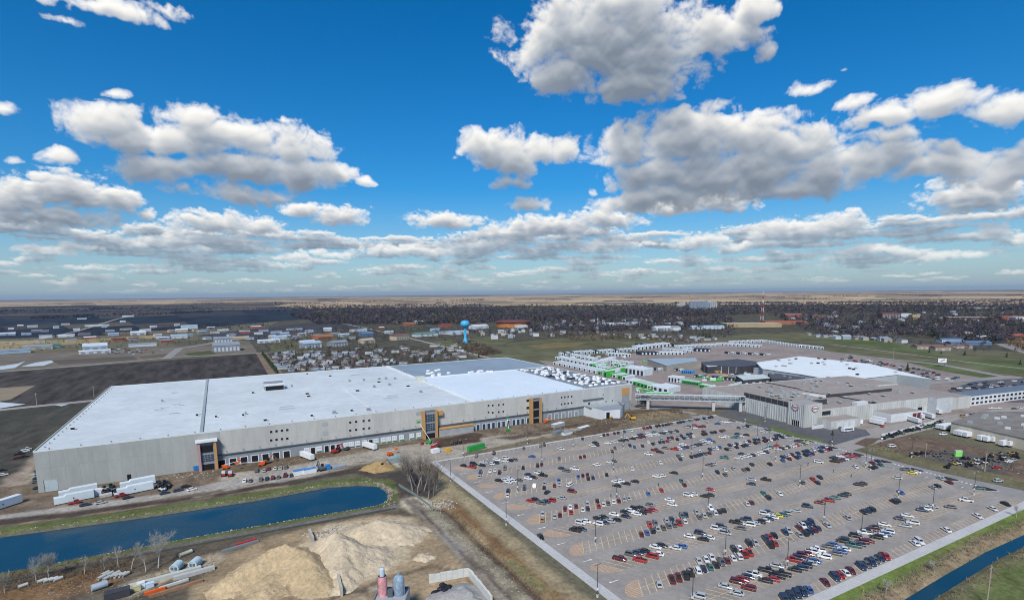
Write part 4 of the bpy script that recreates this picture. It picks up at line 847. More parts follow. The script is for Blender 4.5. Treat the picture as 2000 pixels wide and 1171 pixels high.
mast(1488, 632, 100, 6, (MR, MW), 'tall red and white lattice mast rising over the town'); mast(490, 581, 260, 14, (MG,), 'thin grey mast on the horizon at the left of the pair'); mast(663, 577.5, 300, 15, (MG,), 'thin grey mast on the horizon at the right of the pair'); mast(1167, 649, 42, 3, (MW, MG), 'slim pale mast among the trees behind the grass field')
# town and estate buildings, each read off the picture: centre px, width m, depth m, height m, wall, roof, name, label
cw = {'w':(.50,.55,.59),'b':(.30,.42,.55),'t':(.44,.38,.28),'r':(.34,.10,.07),'o':(.30,.13,.075),'g':(.22,.25,.29),'k':(.06,.07,.08),'n':(.16,.10,.09),'y':(.36,.29,.17),'e':(.10,.20,.17),'m':(.20,.06,.07),'B':(.10,.17,.27)}
bm = {k: mat('facade_'+k, v, .75, .1, .1) for k, v in cw.items()}
def barn(px, py, w, d, h, wk, rk, name, label, cat, rz=None, gable=True, wins=0):
    q = G(px, py); e = empty(name, (q[0], q[1], 0), 0. if rz is None else R(rz)); tag(e, label, cat)
    MB().box(-w/2,-d/2,-.3,w/2,d/2,h).build('wall', bm[wk], e)
    if gable: r = h+d*.16; MB().raw([(-w/2-.4,-d/2-.4,h),(w/2+.4,-d/2-.4,h),(w/2+.4,0,r),(-w/2-.4,0,r),(-w/2-.4,d/2+.4,h),(w/2+.4,d/2+.4,h)], [(0,1,2,3),(3,2,5,4),(0,3,4),(1,5,2)]).build('roof', bm[rk], e)
    else: MB().box(-w/2-.3,-d/2-.3,h+.01,w/2+.3,d/2+.3,h+.5).build('roof', bm[rk], e)
    for k in range(wins): x = -w/2+w*(k+.5)/wins; MB().box(x-w*.28/wins,-d/2-.12,.5,x+w*.28/wins,-d/2-.01,h*.7).build('door', bm['g' if wk != 'g' else 'w'], e)
    return e
BL = [(187,684,38,34,9,'b','w','shed','tall white metal shed with a pale blue front left of the road','shed',8,1,3),(186,690,46,12,5,'w','w','lean_to','low white lean-to along the front of the tall blue shed','lean-to',8,1,4),(279,676,48,14,5,'w','g','shed','long low white shed beside the machinery rows','shed',6,1,0),(442,684,44,34,11,'g','g','apartment_block','grey three storey block with rows of windows beside the estate road','apartments',4,1,7),(436,668,36,26,9,'g','g','apartment_block','grey roofed block just behind the larger grey block','apartments',4,1,6),(370,642,44,20,10,'w','b','factory','pale blue plant with a domed tank on the left plain','factory',10,1,0),(355,648,30,20,7,'t','w','shed','tan shed in front of the pale blue plant','shed',10,1,0),(350,660,34,18,7,'w','b','shed','white shed just below the pale blue plant','shed',8,1,0),(30,690,44,22,5,'b','g','shed','wide grey blue shed at the left margin','shed',12,1,0),(75,683,44,22,6,'t','g','shed','tan shed next to the grey blue shed at the left margin','shed',12,1,3),(95,680,40,20,6,'e','e','shed','shed with dark green roof at the left','shed',12,1,3),(55,672,60,12,5,'t','t','shed','long cream shed behind the green roofed shed','shed',8,0,0),(130,659,34,13,5,'w','w','shed','white shed with silver tank far left','shed',8,1,0),(90,661,26,14,6,'w','g','shed','small white shed left of the silver tank shed','shed',8,1,0),(270,654,34,24,7,'w','w','shed','white farm shed in front of the dark plain','shed',8,1,2),(190,638,70,10,4,'w','w','shed','very long white shed on the far left plain','shed',8,1,0),(250,619,50,18,5,'w','w','shed','distant white shed where the left road ends','shed',10,1,0),(160,625,36,12,4,'w','b','shed','distant pale shed on the dark left plain','shed',10,1,0),(15,657,34,20,5,'b','w','shed','pale blue shed at the far left edge','shed',10,1,0),(468,662,40,14,5,'t','t','shed','long tan shed beyond the grey blocks','shed',8,1,0),(630,661,42,30,6,'o','o','shed','orange roofed shed beyond the trailer park','shed',25,1,0),(700,646,46,14,5,'w','b','shed','long pale blue shed behind the orange roof','shed',6,1,0),(640,645,20,20,7,'w','w','tank_shed','round shouldered white shed left of the long pale blue one','shed',6,1,0),(575,643,44,10,4,'w','g','shed','low grey white shed on the dark plain','shed',6,1,0),(525,668,44,16,5,'w','w','shed','white shed pair by the estate road','shed',6,1,4),(600,672,30,22,6,'r','w','shed','red walled shed by the trailer park','shed',10,1,0),(550,661,40,22,6,'w','b','shed','pale shed behind the white shed pair','shed',10,1,0),(716,669,28,22,7,'t','t','house','tan house with broad gable in the trailer park','house',20,1,2),(660,675,34,24,8,'g','g','apartment_block','grey gabled block at the left of the trailer park','apartments',25,1,5),(607,678,36,24,9,'g','b','apartment_block','slate roofed block with three gables by the trailer park','apartments',15,1,6),(780,662,34,26,9,'t','n','apartment_block','tan block with brown gables behind the trailer park','apartments',20,1,5),(715,656,30,24,8,'B','B','shed','small vivid blue roofed shed','shed',15,1,0),
(870,636,40,20,6,'r','m','shed','red roofed shed left of the water tower','shed',10,1,0),(895,651,50,22,6,'w','b','shed','blue grey shed just behind the water tower','shed',10,1,0),(935,640,50,30,8,'w','w','shed','white gabled shed right of the water tower','shed',10,1,0),(830,655,60,24,6,'w','e','shed','pale green shed near the gravel road','shed',10,1,0),(870,651,30,16,6,'w','g','shed','small white shed near the gravel road','shed',10,1,0),(820,629,40,20,6,'w','w','shed','white shed at the wood edge','shed',10,1,0),(798,634,30,24,7,'o','o','house','orange roofed house at the wood edge','house',10,1,0),(1065,640,36,20,5,'w','g','shed','low white shed right of the arena','shed',-10,1,0),(1200,634,70,30,8,'w','w','store','white flat store among the trees','store',-20,0,0),(1235,633,40,24,9,'w','g','store','taller white store right of the flat store','store',-20,0,0),(1295,644,56,26,8,'w','w','barn','white barn with the wide door behind the yard','barn',-15,1,2),(1318,644,22,20,9,'w','g','barn','small white gabled barn beside the wide one','barn',-15,1,0),(1380,641,90,22,6,'w','b','shed','long white sheds left of the tan store','shed',-25,1,0),(1465,637,150,60,10,'y','t','store','large tan flat roofed store under the lattice mast','store',-32,0,0),(1530,632,120,44,9,'o','r','store','long brick red store right of the lattice mast','store',-35,0,0),(1545,618,60,40,12,'r','g','block','brick block in the town centre','block',-35,0,0),(1600,622,60,30,12,'n','n','block','brown block in the town centre','block',-35,0,0),(1735,622,60,36,18,'n','m','block','maroon brick block standing over the trees','block',-35,0,6),(1765,622,34,26,16,'w','w','block','pale block right of the maroon one','block',-35,0,0),(1785,625,24,22,16,'y','y','block','small ochre block in the town','block',-35,0,0),(1885,627,110,30,10,'n','t','long_building','long brown flat building in the trees','building',-40,0,0),(1970,627,60,34,12,'o','r','block','brick block at the right margin','block',-40,0,0),(1993,630,44,30,12,'w','w','block','white block at the right margin','block',-40,0,0),(1812,681,46,18,4.5,'t','n','low_building','low building with brown roofs on the green lawn','building',-32,1,6),(1835,684,24,16,5,'t','n','low_building','gabled front of the low brown roofed building on the lawn','building',-32,1,2),(1868,680,40,16,4.5,'t','n','low_building','right wing of the low brown roofed building on the lawn','building',-32,1,5),(1890,674,70,16,5,'B','B','blue_building','long blue roofed wing behind the brown roofed building','building',-32,1,0),(1855,669,40,16,5.5,'w','B','blue_building','short blue roofed block behind the brown roofed building','building',-32,1,0),(1910,606,200,30,7,'w','w','shed','pale distant sheds on the right horizon','shed',-40,0,0),(1915,666,18,14,8,'w','w','house','white gabled house in the trees by the highway','house',-30,1,0),(1980,663,30,20,7,'o','r','house','red roofed house by the highway bend','house',-30,1,0)]
for i_, (px, py) in enumerate(((22,646),(52,656),(64,642),(88,650),(128,636),(150,647),(176,662),(204,640),(222,656),(246,645),(262,664),(284,648),(308,656),(326,668),(346,636),(366,656),(382,646),(412,642),(436,646),(452,656),(478,650),(488,662),(515,646),(532,660),(556,652),(575,660),(604,648),(618,656),(640,656),(672,656),(40,640),(72,650),(110,643),(215,648),(232,665),(300,640),(318,662),(335,648),(395,650),(405,662),(420,650),(500,640),(505,652),(540,650),(590,655),(655,652),(690,660),(760,650),(745,640),(770,628),(850,645),(140,668),(165,655),(240,630))):
    wk = 'wbtgwwr'[i_ % 7]; BL.append((px, py, 14+(i_*7) % 16, 9+(i_*3) % 7, 4+(i_ % 3), wk, 'wgbgnw'[i_ % 6], 'shed', 'small %s shed, %s of the small sheds scattered over the western estate' % ({'w':'white','b':'blue','t':'tan','g':'grey','r':'red'}[wk], nth(i_)), 'shed', 8+i_ % 20, 1, 0))
for t in BL: barn(*t)
# billboard
q = G(1839, 716); bb = empty('billboard', (q[0], q[1], 0), R(-45)); tag(bb, 'white billboard with a dark slanting mark on the highway verge', 'billboard')
MB().box(-5.2,-.3,5,5.2,.3,11.6).build('frame', LEDGE, bb); MB().box(-4.7,-.42,5.5,4.7,-.31,11.2).build('face', SW, bb); MB().raw([(-2.6,-.46,7.2),(-.4,-.46,8.2),(1.6,-.46,9.6),(2.6,-.46,10.4),(2.9,-.46,9.4),(1.2,-.46,8.2),(-.2,-.46,7.4)], [(0,1,2,3,4,5,6)]).build('mark', GLASS, bb)
for x in (-3,3): MB().cyl((x,0),.35,0,5,8).build('post', LEDGE, bb)
# houses of the trailer park and the town
hw = [(.46,.50,.54),(.50,.52,.52),(.32,.35,.39),(.38,.34,.28),(.27,.34,.41),(.24,.17,.15)]; hn = ['white','pale','grey','tan','blue','brown']; hr = [(.22,.26,.31),(.13,.13,.15),(.34,.38,.42),(.13,.09,.085)]; rn = ['slate','dark','silver','brown']
HM = [mat('house_wall_%s' % hn[i], c, .8, .05) for i, c in enumerate(hw)]; RM = [mat('house_roof_%s' % rn[i], c, .8, .05) for i, c in enumerate(hr)]
def hmesh(w, d, h, long):
    a = MB().box(-w/2,-d/2,-.2,w/2,d/2,h); r = h+d*.22
    b = MB().raw([(-w/2-.3,-d/2-.3,h),(w/2+.3,-d/2-.3,h),(w/2+.3,0,r),(-w/2-.3,0,r),(-w/2-.3,d/2+.3,h),(w/2+.3,d/2+.3,h)], [(0,1,2,3),(3,2,5,4),(0,3,4),(1,5,2)])
    return a, b
proto = {}
def house(px, py, big, place, grp):
    i = random.choices(range(6), (4,3,4,3,3,2))[0]; j = random.choices(range(4), (4,3,4,1))[0]; key = (i, j, big)
    q = G(px, py)
    if key not in proto:
        a, b = hmesh(*((13,4.4,3.0,1) if big == 0 else ((9.5,7,3.6,0) if big == 1 else (15,11,5.8,0)))); o = a.build('house', HM[i]); r = b.build('roof', RM[j]); r.parent = o; proto[key] = (o, r); first = True
    else:
        o0, r0 = proto[key]; o = o0.copy(); COL.objects.link(o); r = r0.copy(); COL.objects.link(r); r.parent = o
    o.location = (q[0], q[1], 0); o.rotation_euler = (0, 0, random.choice((R(62), R(-28), R(60), R(152)))+random.uniform(-.1,.1)); s = random.uniform(.85,1.15); o.scale = (s,s,s)
    HL_.setdefault((grp, hn[i], rn[j], place), []).append((px, o))
done = []; HL_ = {}
def scatter(n, poly, mind, big, place, grp):
    k = tr = 0; xs = [p[0] for p in poly]; ys = [p[1] for p in poly]
    while k < n and tr < n*40:
        tr += 1; px, py = random.uniform(min(xs), max(xs)), random.uniform(min(ys), max(ys))
        if sdpoly(np.array([px]), np.array([py]), poly)[0] > 0: continue
        q = G(px, py)
        if any((q[0]-a)**2+(q[1]-b)**2 < mind*mind for a, b in done): continue
        done.append(q); house(px, py, big if big < 3 else random.choice((1,2)), place, grp); k += 1
scatter(26, [(520,694),(570,684),(575,716),(545,722)], 11, 0, 'in the park behind the warehouse', 'park homes west')
scatter(54, [(570,690),(690,688),(730,722),(640,728),(560,724)], 13, 1, 'among the gardens behind the warehouse', 'garden houses')
scatter(50, [(690,682),(900,672),(920,700),(800,712),(730,716)], 15, 0, 'in the trailer park beyond the white roof', 'trailer homes')
scatter(26, [(880,650),(1060,640),(1150,652),(960,662)], 24, 3, 'near the water tower', 'houses by the tower')
scatter(34, [(1160,652),(1330,655),(1400,662),(1340,668),(1240,660)], 20, 0, 'in the park behind the storage yard', 'park homes east')
scatter(58, [(1040,628),(1330,618),(1330,640),(1060,642)], 26, 3, 'among the bare trees of the town', 'town houses')
scatter(60, [(1520,610),(1990,606),(1990,660),(1900,664),(1600,652)], 26, 3, 'in the wooded east of town', 'east town houses')
scatter(16, [(1560,652),(1720,664),(1800,672),(1600,660)], 14, 3, 'along the green highway verge', 'verge houses')

for (grp, a, b_, place), lst in HL_.items():
    for n_, (px, o) in enumerate(sorted(lst, key=lambda t: t[0])): tag(o, '%s house, %s roof, %s, %s from left' % (a, b_, place, nth(n_)), 'house', grp)
# ------------------------------------------------------------------ vehicles
PAINTM = mat('car_paint', None, .32, 0, objcol=True, var2=0, spec=.5, coat=.4); CGL = mat('car_glass', (.014,.018,.024), .1, 0, var2=0, spec=.6); TYRE = mat('tyre', (.02,.02,.022), .8, 0, var2=0); HUB = mat('hub', (.38,.39,.40), .4, 0, var2=0, metal=.6); BEDL = mat('bed_liner', (.03,.03,.033), .9, 0, var2=0)
CC = {'w':(.72,.74,.75),'s':(.40,.43,.46),'g':(.13,.14,.15),'k':(.022,.023,.026),'n':(.025,.045,.09),'b':(.045,.13,.34),'r':(.38,.028,.03),'m':(.14,.02,.03),'t':(.05,.17,.17),'y':(.75,.62,.04),'o':(.34,.20,.09)}
CN = {'w':'white','s':'silver','g':'dark grey','k':'black','n':'navy blue','b':'bright blue','r':'red','m':'maroon','t':'teal','y':'yellow','o':'bronze'}
TN = {'s':'sedan','u':'SUV','p':'pickup truck','v':'van'}
def loft(b, secs, mi=0, capends=True):
    n = len(secs[0]); v = [p for s in secs for p in s]; f = [(j*n+k, j*n+(k+1) % n, (j+1)*n+(k+1) % n, (j+1)*n+k) for j in range(len(secs)-1) for k in range(n)]
    if capends: f += [tuple(range(n))[::-1], tuple((len(secs)-1)*n+k for k in range(n))]
    b.raw(v, f, mi)
def hullsec(x, zb, zt, hw):
    return [(x, -hw*.9, zb), (x, hw*.9, zb), (x, hw, zb+.22), (x, hw, zt-.14), (x, hw*.88, zt), (x, -hw*.88, zt), (x, -hw, zt-.14), (x, -hw, zb+.22)]
SPEC = {'s': dict(L=4.75, W=1.84, nose=(.55,.78), belt=.92, tail=.98, cab=(-1.95,-1.15,.55,1.25), roof=1.46, wb=1.38, r=.33),
        'u': dict(L=4.85, W=1.94, nose=(.70,.98), belt=1.08, tail=1.08, cab=(-2.35,-2.05,.55,1.15), roof=1.80, wb=1.42, r=.38),
        'p': dict(L=5.45, W=2.02, nose=(.75,1.08), belt=1.14, tail=1.12, cab=(-.55,-.35,1.15,1.75), roof=1.92, wb=1.72, r=.40),
        'v': dict(L=5.1, W=1.99, nose=(.68,.95), belt=1.05, tail=1.08, cab=(-2.48,-2.3,1.0,1.95), roof=1.82, wb=1.52, r=.36)}
def carmeshes(k, merged=False, col=None):
    S = SPEC[k]; L, W = S['L']/2, S['W']/2; bt = S['belt']; bd = MB()
    loft(bd, [hullsec(-L, .38, S['tail']-.12, W*.86), hullsec(-L+.18, .26, S['tail'], W*.95), hullsec(-L*.5, .22, bt, W), hullsec(L*.25, .22, bt, W), hullsec(L*.62, .22, S['nose'][1], W*.97), hullsec(L-.2, .26, S['nose'][0]+.12, W*.9), hullsec(L, .36, S['nose'][0], W*.78)])
    x0, x1, x2, x3 = S['cab']; zr = S['roof']; wi = W*.74
    cabv = [(x0,-W*.87,bt-.03),(x3,-W*.87,bt-.03),(x3,W*.87,bt-.03),(x0,W*.87,bt-.03),(x1,-wi,zr),(x2,-wi,zr),(x2,wi,zr),(x1,wi,zr)]
    bd.raw(cabv, [(0,1,5,4),(1,2,6,5),(2,3,7,6),(3,0,4,7),(4,5,6,7)])
    gl = MB(); cv = [Vector(p) for p in cabv]; cen = Vector(((x0+x3)/2, 0, bt))
    for q in ((0,1,5,4),(1,2,6,5),(2,3,7,6),(3,0,4,7)):
        P = [cv[i] for i in q]; nr = (P[1]-P[0]).cross(P[3]-P[0]).normalized(); m = sum(P, Vector())/4
        gl.face([m+(p-m)*.86+nr*.022 for p in P])
    if k == 'p':
        bed = MB(); bed.face([(-L+.22,-W*.72,bt+.012),(x0-.12,-W*.72,bt+.012),(x0-.12,W*.72,bt+.012),(-L+.22,W*.72,bt+.012)])
    else: bed = None
    return bd, gl, bed, S
WHL = MB(); WHL.tube((0,-.12,0),(0,.12,0),.36,n=10,cap=True); WHL.tube((0,-.135,0),(0,.135,0),.2,n=8,cap=True,mi=1); whl_o = None
CP = {}
for k in 'supv':
    bd, gl, bed, S = carmeshes(k); o = bd.build('car', PAINTM); KIDS[o.name] = []
    g = gl.build('window_glass', CGL, o)
    if bed: bed.build('cargo_bed', BEDL, o)
    for sx_ in (-1,1):
        for sy_ in (-1,1):
            if whl_o is None: w = WHL.build('wheel', [TYRE, HUB], o); whl_o = w
            else: w = whl_o.copy(); COL.objects.link(w); w.parent = o
            w.location = (sx_*S['wb'], sy_*(S['W']/2-.13), S['r']-.02); w.scale = (S['r']/.36,1,S['r']/.36)
    lt = MB(); L2 = S['L']/2
    for sy_ in (-1,1): lt.box(L2-.1, sy_*S['W']*.36-.16, S['nose'][0]-.12, L2+.02, sy_*S['W']*.36+.16, S['nose'][0]+.02)
    lt.build('headlight', mat('lamp_glass', (.7,.72,.74), .2, 0, var2=0), o)
    CP[k] = o; remember(o); o['used'] = 0
CARS = []    # x, y, heading, colour, kind, description of the place
def put(x, y, h, c, k, where, z=.035): CARS.append((x, y, h, c, k, where, z))
# every parked car of the big lot, read off the picture: crop corner, then x y colour+kind
RAW = '''850 860 565 205 gu;752 170 ku;1162 103 gs;1390 68 gu;1438 60 ku;1632 107 ws;1262 200 bs;325 320 ks;360 353 rp;470 300 ku;600 280 ws;665 310 ss;585 320 ks;715 302 ws;775 288 ns;795 245 wu;915 215 wu;900 262 ws;990 250 ks;1040 243 gs;1587 237 gs;1937 220 ms;708 397 ws;768 388 ws;823 415 ku;906 373 gu;1150 355 ku;1340 318 ku;1398 305 ms;497 430 nu;545 468 ss;1345 408 wp;1420 448 kp;1670 360 ns;1735 390 gs;1800 375 wp;820 522 ks;900 500 ws;960 490 ws;935 548 ws;1020 530 ws;1095 525 gs;1225 455 ns;1280 480 ks;1200 492 ws;1832 475 bs;1895 460 ms;1965 498 ku;1622 515 bs;1632 560 ss;1565 575 ms;1425 560 ss;1422 608 ks;1285 590 wp;1145 620 nu;850 680 ku;900 718 ws;1810 665 mu
1000 960 205 122 rs;295 105 ks;355 155 gu;455 145 ns;515 125 ru;650 90 ss;715 230 ms;788 195 ws;795 268 rs;863 195 ms;935 155 su;945 235 ws;1022 210 ns;1085 125 ks;1092 185 rs;1167 180 ws;1240 155 gs;1308 130 ws;1382 125 ms;1452 105 ss;1525 95 ss;388 298 ss;370 370 ou;557 318 ss;642 302 ms;835 355 wu;915 410 ws;825 505 kp;935 492 ns;1095 365 ks;1140 340 ks;1135 412 wu;1245 412 ns;1275 380 ss;1370 365 ks;1365 290 ws;1430 260 ks;1490 235 ws;1510 315 ns;1560 225 ku;1600 290 ws;1650 250 ks;1680 215 ks;1690 280 ms;1790 185 gs;1812 252 rs;1370 870 mp;1640 890 rp;1535 810 gu;1635 800 ns;1705 770 ks;1830 845 rv;1905 815 ws;1860 718 ws;1940 695 ks;1670 560 ms;1745 530 bs;1830 505 ku;1790 430 rp;1860 410 gp;1895 485 ss;1965 462 gs
1280 960 190 125 ws;205 185 ws;455 60 wu;658 68 ks;108 462 gu;180 445 gs;260 425 rp;338 407 ws;155 370 ss;220 350 ns;365 318 gu;432 305 ns;557 258 ss;600 325 gs;668 315 ss;758 305 gs;810 280 wu;748 205 wu;868 272 ks;930 250 ks;1190 165 ws;1245 150 ms;1420 35 ts;1475 80 ku;1645 38 ws;1430 295 wu;1520 278 ns;1670 305 ts;1735 280 su;1840 250 ss;1635 335 ys;1580 352 ws;1470 370 ns;1450 395 ws;1375 410 ku;1285 420 ss;1220 445 wv;1150 475 gs;1205 380 nu;1075 388 kp;740 480 wu;840 470 nu;945 535 sv;545 545 nu;465 570 ws;640 615 ks;720 590 ws;270 735 ws;370 715 bs;560 905 ss;635 858 ws;712 848 ws;680 960 ts;765 945 ks;852 925 gp;930 890 ms;525 1025 wu;617 1012 ns;1000 850 ws;1025 735 ku;1080 715 ws;1083 825 wu;1160 800 rp;1245 785 rp;1225 665 ku;1305 660 ss;1435 595 np;1510 690 kp;1515 600 rs;1590 665 rs;1580 575 ks;1705 525 ns;1775 505 ss;1840 470 ms;1890 445 wp;1845 565 ss;1920 550 ku;1960 440 np;1970 530 ns;342 1090 kp;180 1130 mp;1435 995 kp;1575 960 ss;1580 1070 kp;1670 1055 kp;1790 1005 ks;1910 970 nu;1780 870 rp;1940 825 mu
1200 1060 525.6 542.7 ss
1200 1060 850.9 545.0 ws
1560 960 150 198 nu;295 155 ms;440 118 rp;515 88 ts;620 50 ks;1220 130 ku;1270 115 ks;650 345 ss;885 270 ku;920 250 ns;965 245 ku;370 445 ss;80 435 nu;165 500 ms;110 525 ns;1310 15 bs;1955 200 gs;1705 185 ss;1670 235 wp;1580 245 ns;1415 310 ws;1325 350 ns;1450 395 wu;1345 440 ss;1125 430 ws;1160 525 wu;1110 550 bs;1020 565 ws;970 590 ku;920 505 ks;970 490 ms;1020 475 ks;830 530 wp;700 575 ku;910 640 ms;810 650 mu;620 625 gs;525 640 ku;405 695 bs;350 720 gs;520 760 bs;610 735 ws;740 710 tp;655 690 ns;250 740 wp;195 770 wp;95 830 ms;360 845 wu;445 815 gs;245 895 bs;155 920 ss;120 955 ns;45 965 nu;1540 640 wu;1500 670 ws;1915 490 ws;1085 835 rp;1040 875 ns;895 915 np;845 960 gs;775 980 nu;715 1020 ms;650 1045 ws;575 1080 rs;490 1090 nu
1650 860 185 348 ws;440 270 ns;385 300 ms;510 325 ts;400 370 ks;440 355 ns;890 365 gp;1005 405 ws;955 418 ys;725 497 ss;195 575 ks;45 715 ks;1300 480 ss;1355 550 ms;1155 615 ss;1215 605 ku;1590 785 wp;1885 890 ws;1680 970 ws;1990 800 ks;1755 612 ts
1400 800 25 175 bs;130 155 ws;60 150 ss;180 158 ws;320 238 gs;365 220 ss;410 222 ks;650 288 ws;85 260 gs;80 285 ms;60 355 ws;120 350 ws;200 355 ts;260 365 ts;290 325 ns;330 350 ws;435 345 ks;635 372 ns;650 415 ms;690 410 ks;730 400 ws;770 395 ms;820 388 ns;870 368 ns;925 355 ws;805 335 ns;850 330 ns;1010 400 ks;1080 415 gs;1140 420 ss;1160 450 ts;1225 440 ys;1265 432 ws;990 450 rs;1040 445 ss;20 500 ws;50 500 bs;110 510 ks;165 510 ss;170 470 ns;220 460 ws;260 450 ns;260 495 ks;300 435 ws;345 470 ks;375 420 ws;400 455 ns;430 450 ss;440 415 ms;480 430 ks;510 400 ns;555 395 ns;520 445 gs;585 500 ss;600 535 ns;670 515 ss;740 500 ts;830 480 rs;810 525 ws;880 470 ks;900 510 ks;960 490 ws;990 495 ws;1060 485 ws;525 550 ws;545 585 ws;370 580 ns;300 600 ws;415 615 ws;450 590 ns;325 648 ws;130 635 tp;485 710 ns;730 708 ks;885 665 bs;970 655 ms;910 615 ss;960 595 ws;1005 590 ms;860 620 ns;1060 620 ks;1110 610 bs;1095 570 ns;1150 580 ks;1200 590 bs;1170 550 ns;1230 540 ns;1280 580 ms;1290 520 ws;1330 570 ss;1340 510 ss;1370 550 ks;1400 495 ns;1410 545 ss;1450 540 rs;1450 490 bs;1555 520 ks;1340 685 wv;1530 620 ks;1580 690 kp;1640 610 ws;1700 600 rs;1660 650 ns;1720 650 ws;1760 640 gs;1800 575 ms;1860 620 rs;1905 600 ks;1650 690 ms;385 795 gs;425 785 ks;230 775 ss;125 800 ws;125 855 gs;30 825 ns;495 910 ss;485 965 ns;665 930 kp;1250 915 rs;1340 885 ns;1370 955 ns;1155 955 gs;1860 975 ks
1130 800 48 380 ns;300 340 ws;350 330 ks;395 325 ms;490 305 ms;540 303 ks;585 295 ss;635 285 ns;680 280 ss;722 275 ws;865 243 rs;905 238 ms;945 235 ks;1030 213 ks;1080 210 ks;1130 200 ns;1165 195 ks;1205 188 ms;1250 180 gs;1290 168 ns;1330 165 ks;1370 160 ns;1410 150 ss;1460 145 gs;1490 138 ss;1535 132 ms;1575 128 ms;1620 118 ss;1650 112 ns;1690 112 ss;1735 105 ks;1780 100 ks;195 462 ws;260 455 ns;250 425 ks;375 420 ws;450 412 ws;560 400 ks;620 365 ws;630 395 ns;700 380 ks;720 340 ws;790 360 ms;770 335 ns;840 355 ms;860 325 ns;920 340 ws;930 305 ws;990 290 ts;1020 325 ws;1060 280 ss;1080 305 ns;1110 280 ws;1130 300 ss;1180 295 ns;1215 295 ss;1250 278 ks;1400 215 ss;1440 215 ts;1500 235 ws;1530 210 rs;1590 220 ms;1640 215 ms;70 622 ms;455 543 ks;495 495 gs;655 463 ns;710 478 bs;810 463 ns;905 428 ws;950 430 ks;1015 440 ss;1050 410 ns;1060 440 ns;1090 395 ss;1155 410 rs;1180 375 ns;1200 405 ss;1230 365 ms;1280 350 ss;1300 385 ks;1330 360 ns;1390 370 ss;1420 320 ns;1440 360 ms;1460 315 ns;1485 350 ws;1360 340 ns;1620 320 ks;1640 285 ms;1665 285 ss;1680 310 ks;1740 300 ns;1790 290 ks;230 725 ws;415 690 ws;485 685 gs;960 580 wp;990 535 mp;1110 560 ks;1150 510 gs;1240 495 ws;1270 530 rp;1310 505 bs;1395 500 ms;1390 465 ss;1440 455 ss;1500 450 ns;1500 485 ws;1550 445 ns;1600 455 ss;1620 410 ws;1650 440 ss;1700 390 bs;1720 440 ws;1780 420 gs;705 775 ws;1095 690 ws;1280 610 gs;1310 645 ns;1390 597 ws;1440 593 ks;1490 580 ns;1530 610 ns;1580 605 ns;1590 555 ws;1640 553 gs;1715 572 ms;1735 525 ns;1780 505 ss;30 860 ms;105 900 ns;350 852 ks;465 945 ws;545 940 ws;545 990 ks;660 965 ks;785 940 ks;1040 880 ws;1110 875 ws;1260 833 ks;1730 690 ss;1745 720 gs;1365 930 ts;1410 985 ms;1105 1057 rs;910 1097 bs;1750 1040 rs;1450 1120 ws;1655 1135 ks'''
LOW = '''315 325 ss;430 290 mp;525 255 kp;850 340 ss;920 390 ss;1003 343 mu;640 410 su;940 285 mu;1010 280 rs;1175 290 ks;1210 270 rs;1060 230 wp;1035 250 ns;1470 365 np;1525 350 bs;1655 300 ms;1280 430 nu;1325 420 nu;1385 405 nu;1950 178 gs'''
ROWS = {}; used = set()
def park(px, py, code):
    x, y = G(px, py+1.5); best = None
    cand = [(MODY[k]+s*2.33, k, s) for k in range(11) for s in (-1,1)]+[(LY0+2.6, -1, 1), (LY1-2.7, 11, -1)]
    cand.sort(key=lambda t: abs(t[0]-y))
    for yc, k, s in cand[:3]:
        sl = -1 if (k % 2 == 0 and 0 <= k < 11) else 1
        if k == -1: xb = LX0+18+CT*2.75+PITCHX/2
        elif k == 11: xb = LX0+6+CT*2.75+PITCHX/2
        else: xb = LX0+10.5+PITCHX/2+s*sl*CT*2.76
        i0 = round((x-xb)/PITCHX)
        for di in (0,1,-1,2,-2):
            i = i0+di
            if i < 0 or xb+i*PITCHX > right_edge(yc)-6: continue
            if (k, s, i) in used: continue
            used.add((k, s, i)); xx = xb+i*PITCHX; h = math.atan2(sl*ST, CT)
            if k in (-1,): h += math.pi
            elif k == 11: pass
            elif s*sl > 0: h += math.pi
            if random.random() < .14: h += math.pi
            ROWS.setdefault((k, s), []).append((xx+random.uniform(-.15,.15), yc+random.uniform(-.35,.35), h+random.uniform(-.03,.03), code)); return
for line in RAW.split('\n'):
    a, b_, rest = line.split(' ', 2)
    if rest.count(';') == 0 and a == '1200': continue
    for it in rest.split(';'):
        u, v, cd = it.split(); park(float(a)+float(u)*.1503, float(b_)+float(v)*.1503, cd)
for it in LOW.split(';'): u, v, cd = it.split(); park(1200+float(u)*.25, 1060+float(v)*.25, cd)
rk = sorted(ROWS, key=lambda t: (t[0], t[1]))
allrows = [(-1,1)]+[(k, s) for k in range(11) for s in (-1,1)]+[(11,-1)]
for key in rk:
    lst = sorted(ROWS[key]); ri = allrows.index(key)
    for n, (x, y, h, cd) in enumerate(lst): put(x, y, h, cd[0], cd[1], '%s from the left in the %s parking row from the canal' % (nth(n), nth(ri)))
